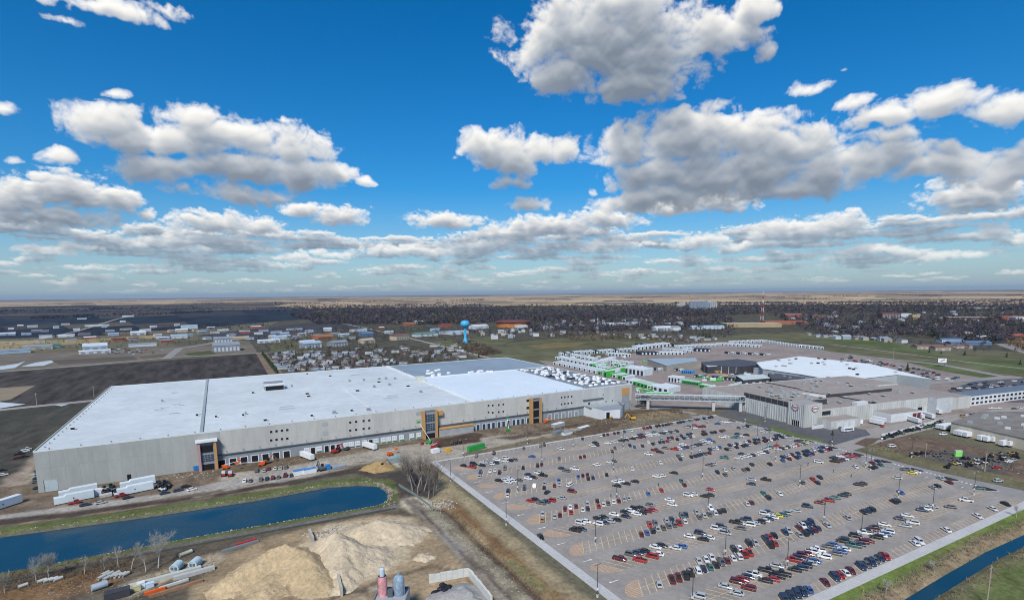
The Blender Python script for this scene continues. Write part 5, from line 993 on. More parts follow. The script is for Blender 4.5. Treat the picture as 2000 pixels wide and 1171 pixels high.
# cars elsewhere
def stray(px, py, hd, cd, where, z=.06): x, y = G(px, py); put(x, y, R(hd), cd[0], cd[1], where, max(z, gz(x, y)+.03))
stray(1056, 1049.5, -100, 'ks', 'driving down the drive along the west sidewalk'); stray(1113.5, 948.5, 25, 'wv', 'driving up an aisle near the red cars'); stray(1069, 962.5, 30, 'ks', 'driving in the aisle just below the white van')
for i, (px, py, hd, cd, wh_) in enumerate(((147,983,10,'rp','parked against the near white site trailers'),(167,987,10,'ns','on the site road beside the pond, left of the silver one'),(197,983,10,'ss','on the site road beside the pond, behind the navy one'),(236,969,15,'rp','before the right pair of site trailers'),(250,973,15,'ks','close behind the red pickup by the right site trailers'),(322,964,12,'ns','on the site road, left of three together'),(348,959,12,'ns','on the site road, middle of three together'),(363,951,12,'ks','standing back from the site road by the trailers'),(375,957,12,'ws','on the site road, right of three together'),(478,940,80,'ws','nose to the site road by the pond'),(489,940,80,'gs','beside the white one nosed to the site road'))): stray(px, py, hd, cd, wh_)
for i, (u, v, cd) in enumerate(((810,810,'gu'),(908,800,'ss'),(968,780,'ms'),(1050,772,'ws'),(1120,766,'ss'),(1190,757,'gu'))): stray(380+u*.1503, 800+v*.1503, 80, cd, '%s in the gravel row before the dock doors' % nth(i))
for i, (u, v, cd) in enumerate(((862,912,'gu'),(942,900,'ns'),(1018,892,'mu'),(1090,885,'gs'),(1180,862,'mp'),(1262,860,'ns'))): stray(380+u*.1503, 800+v*.1503, 80, cd, '%s in the row on the bank above the pond' % nth(i))
for i, (u, v, cd) in enumerate(((20,665,'ks'),(125,650,'kp'),(1095,580,'rs'),(1485,572,'gs'),(1540,568,'ks'),(1590,562,'ks'))): stray(660+u*.1503, 780+v*.1503, 60, cd, '%s of those standing loose along the dock yard' % nth(i))
for i, (u, v, cd) in enumerate(((345,125,'wp'),(330,150,'wu'),(250,180,'kp'),(230,235,'ms'),(310,215,'ks'),(40,455,'ws'),(20,395,'ks'),(500,625,'ns'),(510,400,'ns'),(505,440,'ss'),(495,500,'ns'),(480,545,'gs'))): stray(u*.1503, 860+v*.1503, 20, cd, '%s of those left beside the track at the west wall' % nth(i))
for i, (u, v, cd) in enumerate(((655,562,'wp'),(1040,620,'ns'),(1230,600,'ws'),(190,355,'ns'),(20,375,'ks'),(1345,645,'gs'))): stray(1440+u*.1503, 740+v*.1503, -30, cd, '%s of those on the dark apron under the oval signs' % nth(i))
for i, (u, v, cd) in enumerate(((155,620,'rs'),(940,725,'wu'),(1205,490,'ou'),(1250,480,'ws'),(1310,470,'ns'),(1360,462,'bs'),(1640,1160,'rs'),(1800,1080,'ws'),(1860,1060,'ss'),(1950,885,'gs'),(1575,388,'ws'),(1660,385,'ws'),(1870,390,'gs'),(1960,380,'ws'),(280,880,'wv'),(765,620,'ss'))): stray(1700+u*.1503, 740+v*.1503, random.choice((-20,15,150)), cd, '%s of those scattered round the dirt lot and depot' % nth(i))
stray(1950, 940.5, -18, 'su', 'towing along the street at the margin')
CARS.sort(key=lambda t: t[0]**2+t[1]**2)
seen = set()
for n, (x, y, h, c, k, where, z) in enumerate(CARS[:300]):
    p = CP[k]
    if not p['used']: o = p; p['used'] = 1
    else: o = copy_tree(p)
    o.location = (x, y, z); o.rotation_euler = (0, 0, h); v = random.uniform(.82,1.12); o.color = tuple(min(.85, q*v) for q in CC[c])+(1,)
    tag(o, '%s %s, %s' % (CN[c], TN[k], where), 'car', 'parked cars')
for k in CP:
    if 'used' in CP[k]: del CP[k]['used']
for o in list(COL.objects):
    if o.get('category') == 'car' and 'used' in o: del o['used']
far = MB(); FP = {k: carmeshes(k) for k in 'supv'}
def addfar(x, y, h, c, k, z):
    bd, gl, bed, S = FP[k]; ca, sa = math.cos(h), math.sin(h); v = random.uniform(.82,1.12); colr = tuple(min(.85, q*v) for q in CC[c])
    for m, cl_ in ((bd, colr), (gl, (.014,.018,.024)), (bed, (.03,.03,.033))):
        if m is None: continue
        far.raw([(x+a*ca-b*sa, y+a*sa+b*ca, z+cz) for a, b, cz in m.v], m.f, 0, cl_)
    for sx_ in (-1,1):
        for sy_ in (-1,1):
            px_, py_ = sx_*S['wb'], sy_*(S['W']/2-.1); far.obox((x+px_*ca-py_*sa, y+px_*sa+py_*ca), h, S['r']*1.8, .24, z, z+S['r']*1.8, 0, (.02,.02,.022))
for (x, y, h, c, k, where, z) in CARS[300:]: addfar(x, y, h, c, k, z)
def farlot(poly, n, hd):
    P = PX(poly); xs = [p[0] for p in P]; ys = [p[1] for p in P]; pts = []; t = 0
    while len(pts) < n and t < n*60:
        t += 1; x, y = random.uniform(min(xs), max(xs)), random.uniform(min(ys), max(ys))
        if sdpoly(np.array([x]), np.array([y]), P)[0] > 0 or any((x-a)**2+(y-b)**2 < 11 for a, b in pts): continue
        pts.append((x, y)); addfar(x, y, R(hd+random.choice((0,180))+random.uniform(-8,8)), random.choice('wwwsskkgnnbrmt'), random.choice('sssuup'), .25)
sheet('car_park', PX([(1850,762),(1900,745),(2010,738),(2120,745),(2120,790),(2000,786),(1930,783),(1860,768)]), .235, DARKASPH)
farlot([(1855,762),(1905,747),(2080,742),(2080,785),(1930,780)], 120, -40); farlot([(1655,695),(1800,722),(1890,742),(1840,745),(1760,730),(1640,703)], 80, -30); farlot([(780,655),(1000,648),(1060,652),(900,668)], 30, 20); farlot([(1700,660),(1740,662),(1800,676),(1760,672)], 16, 0); farlot([(230,682),(330,678),(330,690),(200,694)], 34, 10)
tag(far.build('distant_cars', mat('distant_car_paint', None, .4, 0, attr='Col', var2=0, spec=.5)), kind='stuff')
# people walking in the lot
def person_mesh():
    vs = [(0,0,.95),(0,0,1.2),(0,0,1.45),(0,0,1.56),(0,.01,1.7),(.2,0,1.42),(.26,.05,1.15),(.27,.16,.92),(-.2,0,1.42),(-.26,-.05,1.15),(-.27,.02,.92),(.1,0,.9),(.12,.14,.5),(.12,.05,.06),(.12,.18,.03),(-.1,0,.9),(-.12,-.1,.5),(-.12,-.26,.08),(-.12,-.14,.03)]
    es = [(0,1),(1,2),(2,3),(3,4),(2,5),(5,6),(6,7),(2,8),(8,9),(9,10),(0,11),(11,12),(12,13),(13,14),(0,15),(15,16),(16,17),(17,18)]
    rr = [.16,.15,.17,.06,.11,.08,.06,.04,.08,.06,.04,.1,.07,.05,.04,.1,.07,.05,.04]
    me = bpy.data.meshes.new('person'); me.from_pydata(vs, es, []); o = bpy.data.objects.new('person', me); COL.objects.link(o); md = o.modifiers.new('Skin', 'SKIN'); sv = me.skin_vertices[0].data
    for i, r in enumerate(rr): sv[i].radius = (r, r)
    sv[0].use_root = True; o.modifiers.new('Subd', 'SUBSURF').levels = 1; me.materials.append(mat('dark_clothes', (.03,.035,.05), .9)); return o
p0 = person_mesh()
for i, (px, py, w) in enumerate(((1193,970,'beside the light pole in the busy middle row'),(1286,949,'in the aisle left of the lone red sedan'),(1578,908.5,'in the aisle below the crowded street end rows'),(1627.5,922,'alone among empty stalls near the street'),(1663,931,'among empty stalls near the far street pole'),(1621,863.5,'at the street kerb by a light pole'))):
    o = p0 if i == 0 else p0.copy()
    if i: COL.objects.link(o)
    q = G(px, py); o.location = (q[0], q[1], .03); o.rotation_euler = (0,0,random.uniform(0,6)); o.scale = (1.04,)*3; tag(o, 'person in dark clothes walking %s' % w, 'person', 'people in the lot')
# ------------------------------------------------------------------ light poles
POLE = mat('pole_dark', (.075,.075,.08), .6, .1); LAMPG = mat('lamp_grey', (.30,.31,.32), .5)
def lightpole(double=True):
    e = empty('light_pole'); MB().cyl((0,0),.4,-.05,1.0,10).build('base', CONC, e); MB().tube((0,0,1.0),(0,0,11.6),.16,.10,n=8).build('pole', POLE, e)
    for s in ((-1,1) if double else (1,)):
        a = MB().tube((0,0,11.5),(s*1.4,0,11.6),.09,n=6).build('arm', POLE, e); MB().box(s*1.9-.55,-.26,11.5,s*1.9+.55,.26,11.7).build('lamp_head', LAMPG, a)
    MB().box(-.26,-.24,2.6,.26,.24,3.4).build('marker_plate', WHITE, e)
    return remember(e)
LP = lightpole(); first = True
def polex(): pass
PS = []
for k, xs in ((1,(162,224,284)),(3,(126,190,257,317)),(5,(102+62,223,284)),(7,(127,189,250,311)),(9,(162,224,286)),(0,(127,175,222,279,319)),(10,(134,196,258,320))):
    for j, x in enumerate(xs): PS.append((x, MODY[k], 'light pole in the %s double row from the canal, %s from the left' % (nth(k), nth(j))))
for j, y in enumerate((133,197.5,261.5)): PS.append((103.6, y, 'single light pole on the grass beside the west sidewalk, %s from the canal' % nth(j)))
for j, (px, py) in enumerate(((1501,870),(1565,830),(1494,823),(1455,826),(1625,870),(1780,893),(905,893),(1030,866),(1700,918))):
    q = G(px, py); PS.append((q[0], q[1], 'light pole outside the lot, %s from the left along its far side' % nth(j)))
for (x, y, lb) in PS:
    o = LP if first else copy_tree(LP); first = False; o.location = (x, y, 0.02); o.rotation_euler = (0,0,random.choice((0,R(90)))); tag(o, lb, 'light pole', 'light poles')
# wooden utility poles
UW = mat('pole_wood', (.33,.28,.22), .9, .2)
for j, (px, py, h, lb) in enumerate(((1927,1180,13.5,'tall bare wooden pole on the lawn beyond the canal'),(72,791,12,'pale wooden pole on the left field road, farther from the warehouse'),(184,776,12,'pale wooden pole on the left field road, close to the warehouse corner'),(1807,892,9,'wooden pole by the dirt lot, left of the green sign'),(1923,920,11,'wooden pole by the dirt lot, right of the green sign'),(1743,716,26,'tall pale pole behind the white roofed hall'))):
    q = G(px, py); e = empty('utility_pole', (q[0], q[1], 0)); MB().tube((0,0,-.3),(.2,0,h),.26,.18,n=8,cap=True).build('pole', UW, e); MB().box(-1.1,-.1,h-1.2,1.3,.1,h-1.0).build('crossarm', UW, e); tag(e, lb, 'utility pole', 'utility poles')
# ------------------------------------------------------------------ trailers and units
def boxtrailer(l=13.5, w=2.6, h=2.9, m=WHITE, bed=1.1):
    e = empty('trailer'); MB().box(-l/2,-w/2,bed,l/2,w/2,bed+h,bottom=True).build('box', m, e); MB().box(-l/2+.4,-w/2+.35,.75,l/2-.3,w/2-.35,bed-.01).build('chassis', LEDGE, e)
    MB().box(-l/2-.04,-w/2+.15,bed+.15,-l/2-.005,-.03,bed+h-.15).box(-l/2-.04,.03,bed+.15,-l/2-.005,w/2-.15,bed+h-.15).build('rear_door', mat('trailer_door', (.58,.60,.62), .5), e)
    for x in (-l*.32,-l*.42):
        for s in (-1,1): MB().tube((x,s*w*.5-.3*s,.5),(x,s*w*.5,.5),.5,n=10,cap=True).build('wheel', TYRE, e)
    return remember(e)
BT = boxtrailer(); bt1 = [True]
def trailer(px, py, hd, lb, s=1., x=None):
    o = BT if bt1[0] else copy_tree(BT); bt1[0] = False; q = GG(px, py); o.location = q; o.rotation_euler = (0,0,R(hd)); o.scale = (s,1,1); tag(o, lb, 'trailer', 'box trailers')
trailer(600,896,-70,'grey white box trailer backed against the dock between dark doors'); trailer(722,876,-70,'white box trailer backed against the dock, standing clear in the yard'); trailer(1665,829,-32,'white box trailer standing on the dark factory apron',1.)
for px, py, n in ((1783,824,'first'),(1790,815,'second'),(1810,815,'third'),(1824,806,'fourth')): trailer(px, py, 62, 'white semi trailer at the factory docks, %s from the left' % n)
_a = Vector(G(1858,840)); _b = Vector(G(2000,871)); DPH = math.degrees(math.atan2((_b-_a).y, (_b-_a).x))+90
for i, (px, py) in enumerate(((1843,837),(1852,839),(1878,849),(1887,851),(1897,853))): trailer(px, py, DPH, 'white trailer along the depot wall, %s from the left' % nth(i))
for i, (u, v) in enumerate(((80,590),(110,560))): trailer(1700+u*.1503, 740+v*.1503, 85, 'white box truck beside the shrub bed at the docks, %s one' % ('left', 'right')[i], .7)
for i, (u, v) in enumerate(((1460,800),(1540,815),(1620,820),(1745,870),(1830,875))): trailer(1700+u*.1503, 740+v*.1503, DPH, 'small trailer in the row below the depot doors, %s from the left' % nth(i), .6)
# site offices by the pond: long white units with a chamfered end
def siteunit(l, col=(.62,.70,.74)):
    e = empty('site_trailer'); m = mat('site_white', (.60,.68,.72), .6, .06, .4); b = MB(); w, h = 3.2, 3.6
    v = [(-l/2,-w/2,.5),(l/2,-w/2,.5),(l/2,w/2,.5),(-l/2,w/2,.5),(-l/2,-w/2,h),(-l/2+4,-w/2,h),(-l/2+4.6,-w/2,h+.7),(l/2,-w/2,h+.7),(l/2,w/2,h+.7),(-l/2+4.6,w/2,h+.7),(-l/2+4,w/2,h),(-l/2,w/2,h)]
    b.raw(v, [(0,1,7,6,5,4),(3,11,10,9,8,2),(4,5,10,11),(5,6,9,10),(6,7,8,9),(0,4,11,3),(1,2,8,7)]); b.build('box', m, e)
    MB().box(l/2,-w/2+.3,.7,l/2+.07,w/2-.3,h).build('end_panel', mat('end_blue', (.08,.14,.34), .5), e); MB().box(-l/2+1,-.9,.05,l/2-.6,.9,.49).build('chassis', LEDGE, e); MB().box(-.5,-w/2-.04,1.9,.0,-w/2-.005,2.5).build('window', DARK, e)
    return remember(e)
SU = siteunit(15.5); f1 = True
for px, py, hd, lb in ((146,978,12,'front one of the left pair of long white site trailers'),(154,966,12,'rear one of the left pair of long white site trailers'),(265,961,12,'front one of the right pair of long white site trailers'),(270,949,12,'rear one of the right pair of long white site trailers'),(4,992,45,'white site unit cut by the left margin by the pond road')):
    o = SU if f1 else copy_tree(SU); f1 = False; o.location = GG(px, py); o.rotation_euler = (0,0,R(hd)); tag(o, lb, 'trailer', 'site trailers')
def crate(name, px, py, hd, l, w, h, m, lb, cat, top=None, z=None):
    q = GG(px, py); e = empty(name, q, R(hd)); MB().box(-l/2,-w/2,.15,l/2,w/2,h).build('body', m, e); MB().box(-l/2-.06,-w/2-.06,h+.005,l/2+.06,w/2+.06,h+.18).build('lid', top or m, e); MB().box(-l/2+.2,-w/2+.2,-.1,l/2-.2,w/2-.2,.14).build('skid', LEDGE, e); tag(e, lb, cat); return e
crate('site_box',191,967,12,3,3,3.2,WHITE,'small white cabin beside the left pair of site trailers','cabin'); crate('site_box',207,969,12,5,3,1.2,CONC,'pale low block beside the small white cabin','block')
crate('site_container',585.5,926.5,10,7,2.6,2.7,WHITE,'white container with blue trim on the bank, left of two','container',BLU); crate('site_container',605,923.5,10,7,2.6,2.7,WHITE,'white container with blue trim on the bank, right of two','container',BLU); crate('portable_toilet',641,916,5,2.4,2.4,2.6,BLU,'blue cabin alone on the bank above the pond','cabin'); crate('mortar_mat',661,911,8,8,4,.7,mat('blue_sheet',(.30,.36,.42),.6),'flat stack under blue grey sheeting above the pond','stack')
for i, px in enumerate((381,388)): crate('portable_toilet',px,918-i*.7,10,1.6,1.6,2.5,BLU,'blue portable toilet by the first stair tower, %s one' % ('left','right')[i],'toilet')
crate('green_container',930,878,14,13,2.6,3.2,GRN,'bright green long container on the kerb above the lot','container'); crate('orange_box',875,881,14,3,2.4,2.2,YEL,'orange box beside the green container','box')
crate('white_tanks',850,884,14,5,3,2.6,WHITE,'white wrapped pallets near the bare tree clump','pallets'); crate('hut',770,901,10,9,5,2.8,mat('green_sheet',(.28,.36,.36),.7),'pale green sheeted stack beside the sand heap','stack')
crate('skip',1108,848,14,9,3,2.,WHITE,'white open skip before the third stair tower','skip',GREY); crate('pallets',1090,833,14,11,4,2.6,LOUV,'grey wrapped pallets before the third stair tower','pallets',WHITE); crate('pallets',1140,840,14,11,3.5,2.4,LOUV,'grey wrapped pallets near the annex','pallets',WHITE); crate('cage',1089,847,14,8,4,2.2,STEEL,'steel cage racks near the lot edge','rack')
crate('lime_sign',1871,891,-30,4,1.2,3.6,mat('lime',(.25,.70,.16),.6),'lime green and white board in the dirt lot','board',WHITE)
crate('red_bin',1600,821,-10,3,3,3,RED,'red container against the factory wall','container'); crate('steel_box',1660,817,-8,10,3,3,STEEL,'grey bin beside the red container','bin')
# construction machines
def lift(px, py, hd, m, lb, boom=9., up=.45):
    e = empty('boom_lift', GG(px, py), R(hd)); MB().box(-1.6,-1.1,.5,1.6,1.1,1.5).build('chassis', m, e); MB().box(-1.9,-.8,1.5,.7,.8,2.5).build('turret', m, e)
    for x in (-1.2,1.2):
        for s in (-1,1): MB().tube((x,s*.9,.5),(x,s*1.3,.5),.5,n=10,cap=True).build('wheel', TYRE, e)
    a = Vector((-.9,0,2.5)); b_ = a+Vector((math.cos(up)*boom,0,math.sin(up)*boom)); MB().tube(a, b_, .2, .15, n=6).build('boom', WHITE, e); MB().box(b_.x-.2,-.8,b_.z-.2,b_.x+1.2,.8,b_.z+.9).build('basket', m, e); tag(e, lb, 'boom lift', 'boom lifts'); return e
lift(441,915,10,ORG,'orange boom lift nearest the first stair tower',8,.1); lift(511,909,190,ORG,'orange boom lift with its pale boom along the docks',14,.12); lift(838,866,140,GRN,'green boom lift with raised white boom at the second stair tower',14,1.0); lift(993,842,70,GRN,'green boom lift with raised boom left of the third tower',8,.8); lift(1066,825,20,ORG,'orange lift low beside the third tower rubble',4,.1); lift(847,876,20,RED,'red lift parked near the tree clump',4,.2); lift(762,889,20,ORG,'small orange lift beside the tan sand heap',5,.1)
def digger(px, py, hd, m, lb):
    e = empty('excavator', GG(px, py), R(hd))
    for s in (-1,1): MB().box(-2,s*1.3-.35,0,2,s*1.3+.35,.9).build('track', TYRE, e)
    MB().box(-2.2,-1.4,1.,1.6,1.4,2.2).build('body', m, e); MB().box(.2,-1.3,2.2,1.7,-.1,3.4).build('cab', DARK, e); MB().tube((1.5,.4,1.9),(4.6,.4,5.),.32,n=6).build('boom', m, e); MB().tube((4.6,.4,5.),(6.4,.4,1.8),.24,n=6).build('stick', m, e); MB().box(5.7,-.2,.9,6.9,1.,2.).build('bucket', LEDGE, e); tag(e, lb, 'excavator', 'excavators')
digger(1236,820,150,YEL,'yellow orange excavator digging beside the lot at the warehouse end'); digger(1193,819,30,YEL,'yellow loader half hidden by spoil before the annex'); digger(655,884,20,RED,'red machine with dark arm at the dock doors'); digger(520,905,20,mat('rust',(.25,.10,.05),.8),'rust brown machine beside the orange boom lift'); digger(629,918,100,LEDGE,'dark excavator on the bank beside the white containers'); digger(743,915,10,mat('rust2',(.3,.13,.06),.8),'small rusty digger beside the haul road')
for i, px in enumerate((438,451)):
    e = empty('tractor', GG(px, 931), R(80)); MB().box(-1.8,-.8,.8,1.6,.8,1.9).build('hood', RED, e); MB().box(-1.6,-.9,1.9,.1,.9,3.2).build('cab', mat('cab_pale',(.5,.55,.6),.4), e); tag(e, 'red machine standing on the gravel, %s one of a pair' % ('left', 'right')[i], 'tractor', 'pair of red machines')
    for x, r in ((-1.,.85),(1.2,.5)):
        for s in (-1,1): MB().tube((x,s*.85,r),(x,s*1.25,r),r,n=12,cap=True).build('wheel', TYRE, e)
# bus on the apron
e = empty('shuttle_bus', GG(1655, 842), R(-8)); MB().box(-5,-1.25,.5,5,1.25,3.1).build('body', WHITE, e); MB().box(-4.4,-1.3,1.6,3.6,-1.26,2.5).build('window', DARK, e); MB().box(5.01,-1.1,1.4,5.06,1.1,2.7).build('windscreen', DARK, e); tag(e, 'white shuttle bus with dark windows on the factory apron', 'bus')
for x in (-3,3):
    for s in (-1,1): MB().tube((x,s*1.0,.5),(x,s*1.3,.5),.5,n=10,cap=True).build('wheel', TYRE, e)
# units stored in the yard: white, green and dark boxes in rows
UG = mat('unit_green', (.06,.42,.06), .5, .12, .4); UW_ = mat('unit_white', (.60,.66,.69), .55, .1, .3); UD = mat('unit_dark', (.03,.04,.07), .5, .15, .3); UB = mat('unit_blue', (.06,.28,.55), .5, .1); UT = mat('unit_tan', (.42,.31,.13), .6, .1)
UMS = {'w': UW_, 'g': UG, 'd': UD, 'b': UB, 't': UT}; UN = {'w':'white','g':'green','d':'dark','b':'blue','t':'tan'}
up_ = {}
def unit(kind, l, w, h):
    key = (kind, l, w, h)
    if key in up_: return copy_tree(up_[key])
    e = empty('stored_unit'); m = UMS[kind]
    b = MB(); c = .25; s = [(-w/2,.3),(w/2,.3),(w/2,h-c),(w/2-c,h),(-w/2+c,h),(-w/2,h-c)]; n = 6
    b.raw([(x, y, z) for x in (-l/2, l/2) for y, z in s], [(i, n+i, n+(i+1) % n, (i+1) % n) for i in range(n)]+[tuple(range(n))[::-1][::-1], tuple(n+i for i in range(n))[::-1]]); b.build('body', m, e)
    rb = MB()
    for i in range(1, 6): x = -l/2+l*i/6; rb.box(x-.07,-w/2-.05,.35,x+.07,-w/2-.003,h-.3).box(x-.07,w/2+.003,.35,x+.07,w/2+.05,h-.3)
    rb.build('ribs', LOUV if kind == 'w' else m, e); MB().box(-l/2+.3,-w/2+.2,-.1,l/2-.3,w/2-.2,.29).build('skid', LEDGE, e); MB().box(-l/2-.04,-w*.3,.6,-l/2-.003,w*.3,h*.75).build('end_hatch', UD if kind != 'd' else UW_, e)
    if kind == 'g': MB().box(-l/2+.2,-w/2+.2,h+.01,l/2-.2,w/2-.2,h+.12).build('cover', UW_, e)
    up_[key] = remember(e); return e
def urow(p0, p1, n, kind, l, w, h, hd, where):
    l *= 1.25; w *= 1.15; h *= 1.25
    for i in range(n):
        t = i/max(1, n-1); q = G(p0[0]+(p1[0]-p0[0])*t, p0[1]+(p1[1]-p0[1])*t); k = kind[i % len(kind)]; o = unit(k, l, w, h)
        o.location = (q[0], q[1], .02); o.rotation_euler = (0,0,R(hd)+random.uniform(-.03,.03)); tag(o, '%s boxy unit, %s in the %s' % (UN[k], nth(i), where), 'unit', 'units stored in the yard')
    return
urow((1092,711),(1228,740),15,'wwwwwwwwwgwgwgw',15,4.2,3.6,15,'diagonal row nearest the warehouse end'); urow((1094,701),(1178,718),12,'wwwwwwwwwgwg',14,4.2,3.6,15,'second row behind the warehouse roof'); urow((1122,696),(1160,704),6,'wwwwww',12,4,3.6,15,'far short row beside the grass'); urow((1234,747),(1284,760),8,'wwggggwg',13,4.2,3.6,12,'green cluster beside the truss bridge'); urow((1266,771),(1302,771),5,'g',7,3,2.2,12,'small green line under the bridge')
urow((1292,762),(1312,766),3,'www',18,5,5,12,'tall white stack near the bridge'); urow((1190,735),(1222,727),4,'gwgw',12,4.5,6,12,'green topped cluster mid yard'); urow((1232,728),(1262,733),5,'wwwww',14,5,7,12,'tall white block mid yard')
urow((1096,694),(1135,690),7,'wdwdwww',10,4,4,75,'row along the yard grass edge'); urow((1140,691),(1240,685),14,'wwwdwwwwdwwwww',12,4.2,4.5,75,'long back row by the field'); urow((1188,694),(1226,696),7,'wwwwwww',10,4,4,75,'second back row'); urow((1242,683),(1300,676),9,'wwwwwwwww',15,5,6,80,'domed back row by the dark stacks'); urow((1250,692),(1330,692),12,'dddddwwwwwww',12,4.5,4,80,'third back row'); urow((1245,674),(1345,676),14,'ddbddddddddddd',9,4,3.6,80,'dark row at the yard fence')
urow((1325,679),(1395,676),10,'w',12,4.2,4,80,'pale row left of the yard centre'); urow((1340,684),(1380,686),6,'wwdddd',12,4.4,4,80,'row above the bare yard'); urow((1405,674),(1480,678),11,'w',12,4,4,80,'row behind the bare yard'); urow((1430,670),(1490,668),8,'w',12,4,4,80,'farthest row by the highway'); urow((1492,668),(1560,678),14,'w',9,4,4,60,'long row along the highway fence'); urow((1565,678),(1602,682),6,'w',9,4,4,60,'short row along the highway fence')
urow((1312,745),(1330,747),4,'w',8,3.5,5.6,12,'small white cluster at the yard centre'); urow((1338,748),(1365,752),8,'g',6,3,3.2,12,'green cluster right of the white cluster'); urow((1372,756),(1425,768),12,'g',6,3,3,12,'green line towards the factory corner'); urow((1415,768),(1432,764),5,'w',7,3.5,4.5,12,'white cluster at the factory corner'); urow((1430,758),(1445,753),5,'w',8,3,3.4,12,'white pipes stack by the pale green roof'); urow((1336,728),(1352,729),5,'b',6,3,3,12,'blue cluster before the dark workshop'); urow((1400,728),(1460,727),8,'t',7,2.6,2.6,12,'tan line before the dark workshop'); urow((1170,711),(1195,703),5,'w',12,4,4,12,'loose group mid yard')
urow((1180,705),(1230,711),6,'w',11,4,3,15,'packed row mid yard'); urow((1200,713),(1246,721),7,'wgwgwww',10,4,3,15,'mixed row mid yard'); urow((1262,722),(1330,724),9,'dwdwwdd',6,2.6,2.4,12,'vehicle line before the blue roofed hall'); urow((1360,736),(1440,743),11,'dgdtddgdd',6,2.6,2.4,12,'dark machine line before the pale green roof'); urow((1300,684),(1346,688),7,'w',11,4,3.4,80,'inner back row'); urow((1150,712),(1200,726),7,'wwgwwgw',11,4,3.2,15,'inner diagonal row'); urow((1290,712),(1350,716),7,'wdwd',7,3,2.4,12,'short line at the hall wall'); urow((1455,748),(1500,745),6,'wwdw',7,3,2.6,12,'line behind the factory roof'); urow((1420,690),(1500,694),8,'dw',8,3,2.4,70,'sparse line on the bare yard')
rj = random.Random(12); lo_n = 0
for (x0_, y0_, x1_, y1_, n_, kk) in ((1180,700,1260,722,9,'wwgdw'),(1300,738,1420,760,12,'ggdwg'),(1345,722,1470,740,12,'dgtwd'),(1235,752,1330,775,10,'ggwg'),(1100,690,1240,700,8,'wdw'),(1450,745,1500,752,6,'wwd')):
    for i_ in range(n_):
        q = G(rj.uniform(x0_, x1_), rj.uniform(y0_, y1_)); k_ = rj.choice(kk); o = unit(k_, 6., 2.8, 2.8); o.location = (q[0], q[1], .02); o.rotation_euler = (0,0,rj.uniform(0,3)); o.scale = (rj.uniform(.7,1.5), 1, rj.uniform(.6,1.2)); tag(o, 'loose %s unit lying about the storage yard, %s counted from the warehouse' % (UN[k_], nth(lo_n)), 'unit', 'loose units in the yard'); lo_n += 1
# ------------------------------------------------------------------ batching plant, heaps and pipes at the bottom
SIL = G(766, 1160, 8.)
e = empty('batch_plant', (SIL[0], SIL[1], 0), R(-28)); tag(e, 'ribbed steel batching plant with a pink and a blue silo on top', 'plant')
MB().box(-4.8,-5,0,4.8,3.4,8).build('wall', mat('ribbed_steel', (.36,.38,.42), .5, .15, .6, stretch=(1,1,.1)), e)
rbm = MB()
for i in range(19): rbm.box(-4.7+i*.5,-5.13,0,-4.48+i*.5,-5.005,7.9)
rbm.build('wall_ribs', STEEL, e); MB().box(-5,-5.2,8.01,5,-4.9,8.6).box(-5,3.3,8.01,5,3.6,8.6).box(-5,-4.89,8.01,-4.7,3.29,8.6).box(4.7,-4.89,8.01,5,3.29,8.6).build('rail', STEEL, e)
MB().lathe((-2.8,-.2), [(1.42,7.9),(1.42,13.9),(1.2,14.4)], 20).build('pink_silo', mat('faded_pink', (.56,.27,.28), .65, .4, .9, var2=.25, scale2=.25), e, True); MB().lathe((-2.8,-.2), [(.8,14.4),(.8,16.6),(.7,17),(.1,17.05)], 16).build('filter', mat('filter_blue', (.46,.56,.64), .5, .15), e, True)
MB().lathe((2.2,.2), [(1.55,7.9),(1.7,8.4),(1.7,12.9),(1.3,13.9),(.45,14.4),(.1,14.5)], 20).build('blue_silo', mat('weathered_blue', (.25,.34,.43), .6, .4, .9, var2=.25, scale2=.25), e, True); MB().box(1.7,-.2,14.4,2.6,.6,15.3).build('cap_box', GREY, e)
for x in (-4.4,3.95,.35): MB().tube((x,-.2,7.9),(x,-.2,13.8),.1,n=4).build('feed_pipe', STEEL, e)
for k in range(5): MB().tube((-1.3,-.9,8.6+k),(-1.3,-.5,8.6+k),.06,n=4).build('ladder_rung', STEEL, e)
MB().box(-1.1,-1.6,8.01,.5,-.2,10.2).build('hopper', LEDGE, e); MB().box(-4.4,-4.6,8.01,4.2,-3.9,8.5).build('walkway', STEEL, e)
def heap(name, px, py, rx, ry, h, ang, m, lb, seed, ridge=0., n=34):
    q = GG(px, py); b = MB(); v = []; f = []
    rng = np.random.default_rng(seed)
    for i in range(n+1):
        for j in range(n+1):
            u, w = i/n*2-1, j/n*2-1; r = math.hypot(u, w); a = math.atan2(w, u)
            edge = 1+.16*math.sin(a*3+seed)+.1*math.sin(a*5+2*seed)
            z = max(0., 1-r/edge); z = z**.92*(1+ridge*math.sin(u*6+seed)*math.cos(w*5+seed*.7))
            v.append((u*rx, w*ry, z*h-.15+.12*h*.12*rng.normal()*(z > .02)))
    for i in range(n):
        for j in range(n): k = i*(n+1)+j; f.append((k, k+n+1, k+n+2, k+1))
    o = b.raw(v, f).build(name, m, smooth=True); o.location = q; o.rotation_euler = (0,0,R(ang)); tag(o, lb, 'heap'); return o
SAND = mat('pale_sand', (.52,.435,.31), .95, .2, .8, bump=1.1, var2=.2, scale2=.16); SAND2 = mat('yellow_sand', (.455,.35,.21), .95, .24, .8, bump=1.1, var2=.26, scale2=.16); SAND3 = mat('grey_sand', (.47,.41,.315), .95, .1, .4, bump=.15, var2=.12, scale2=.07)
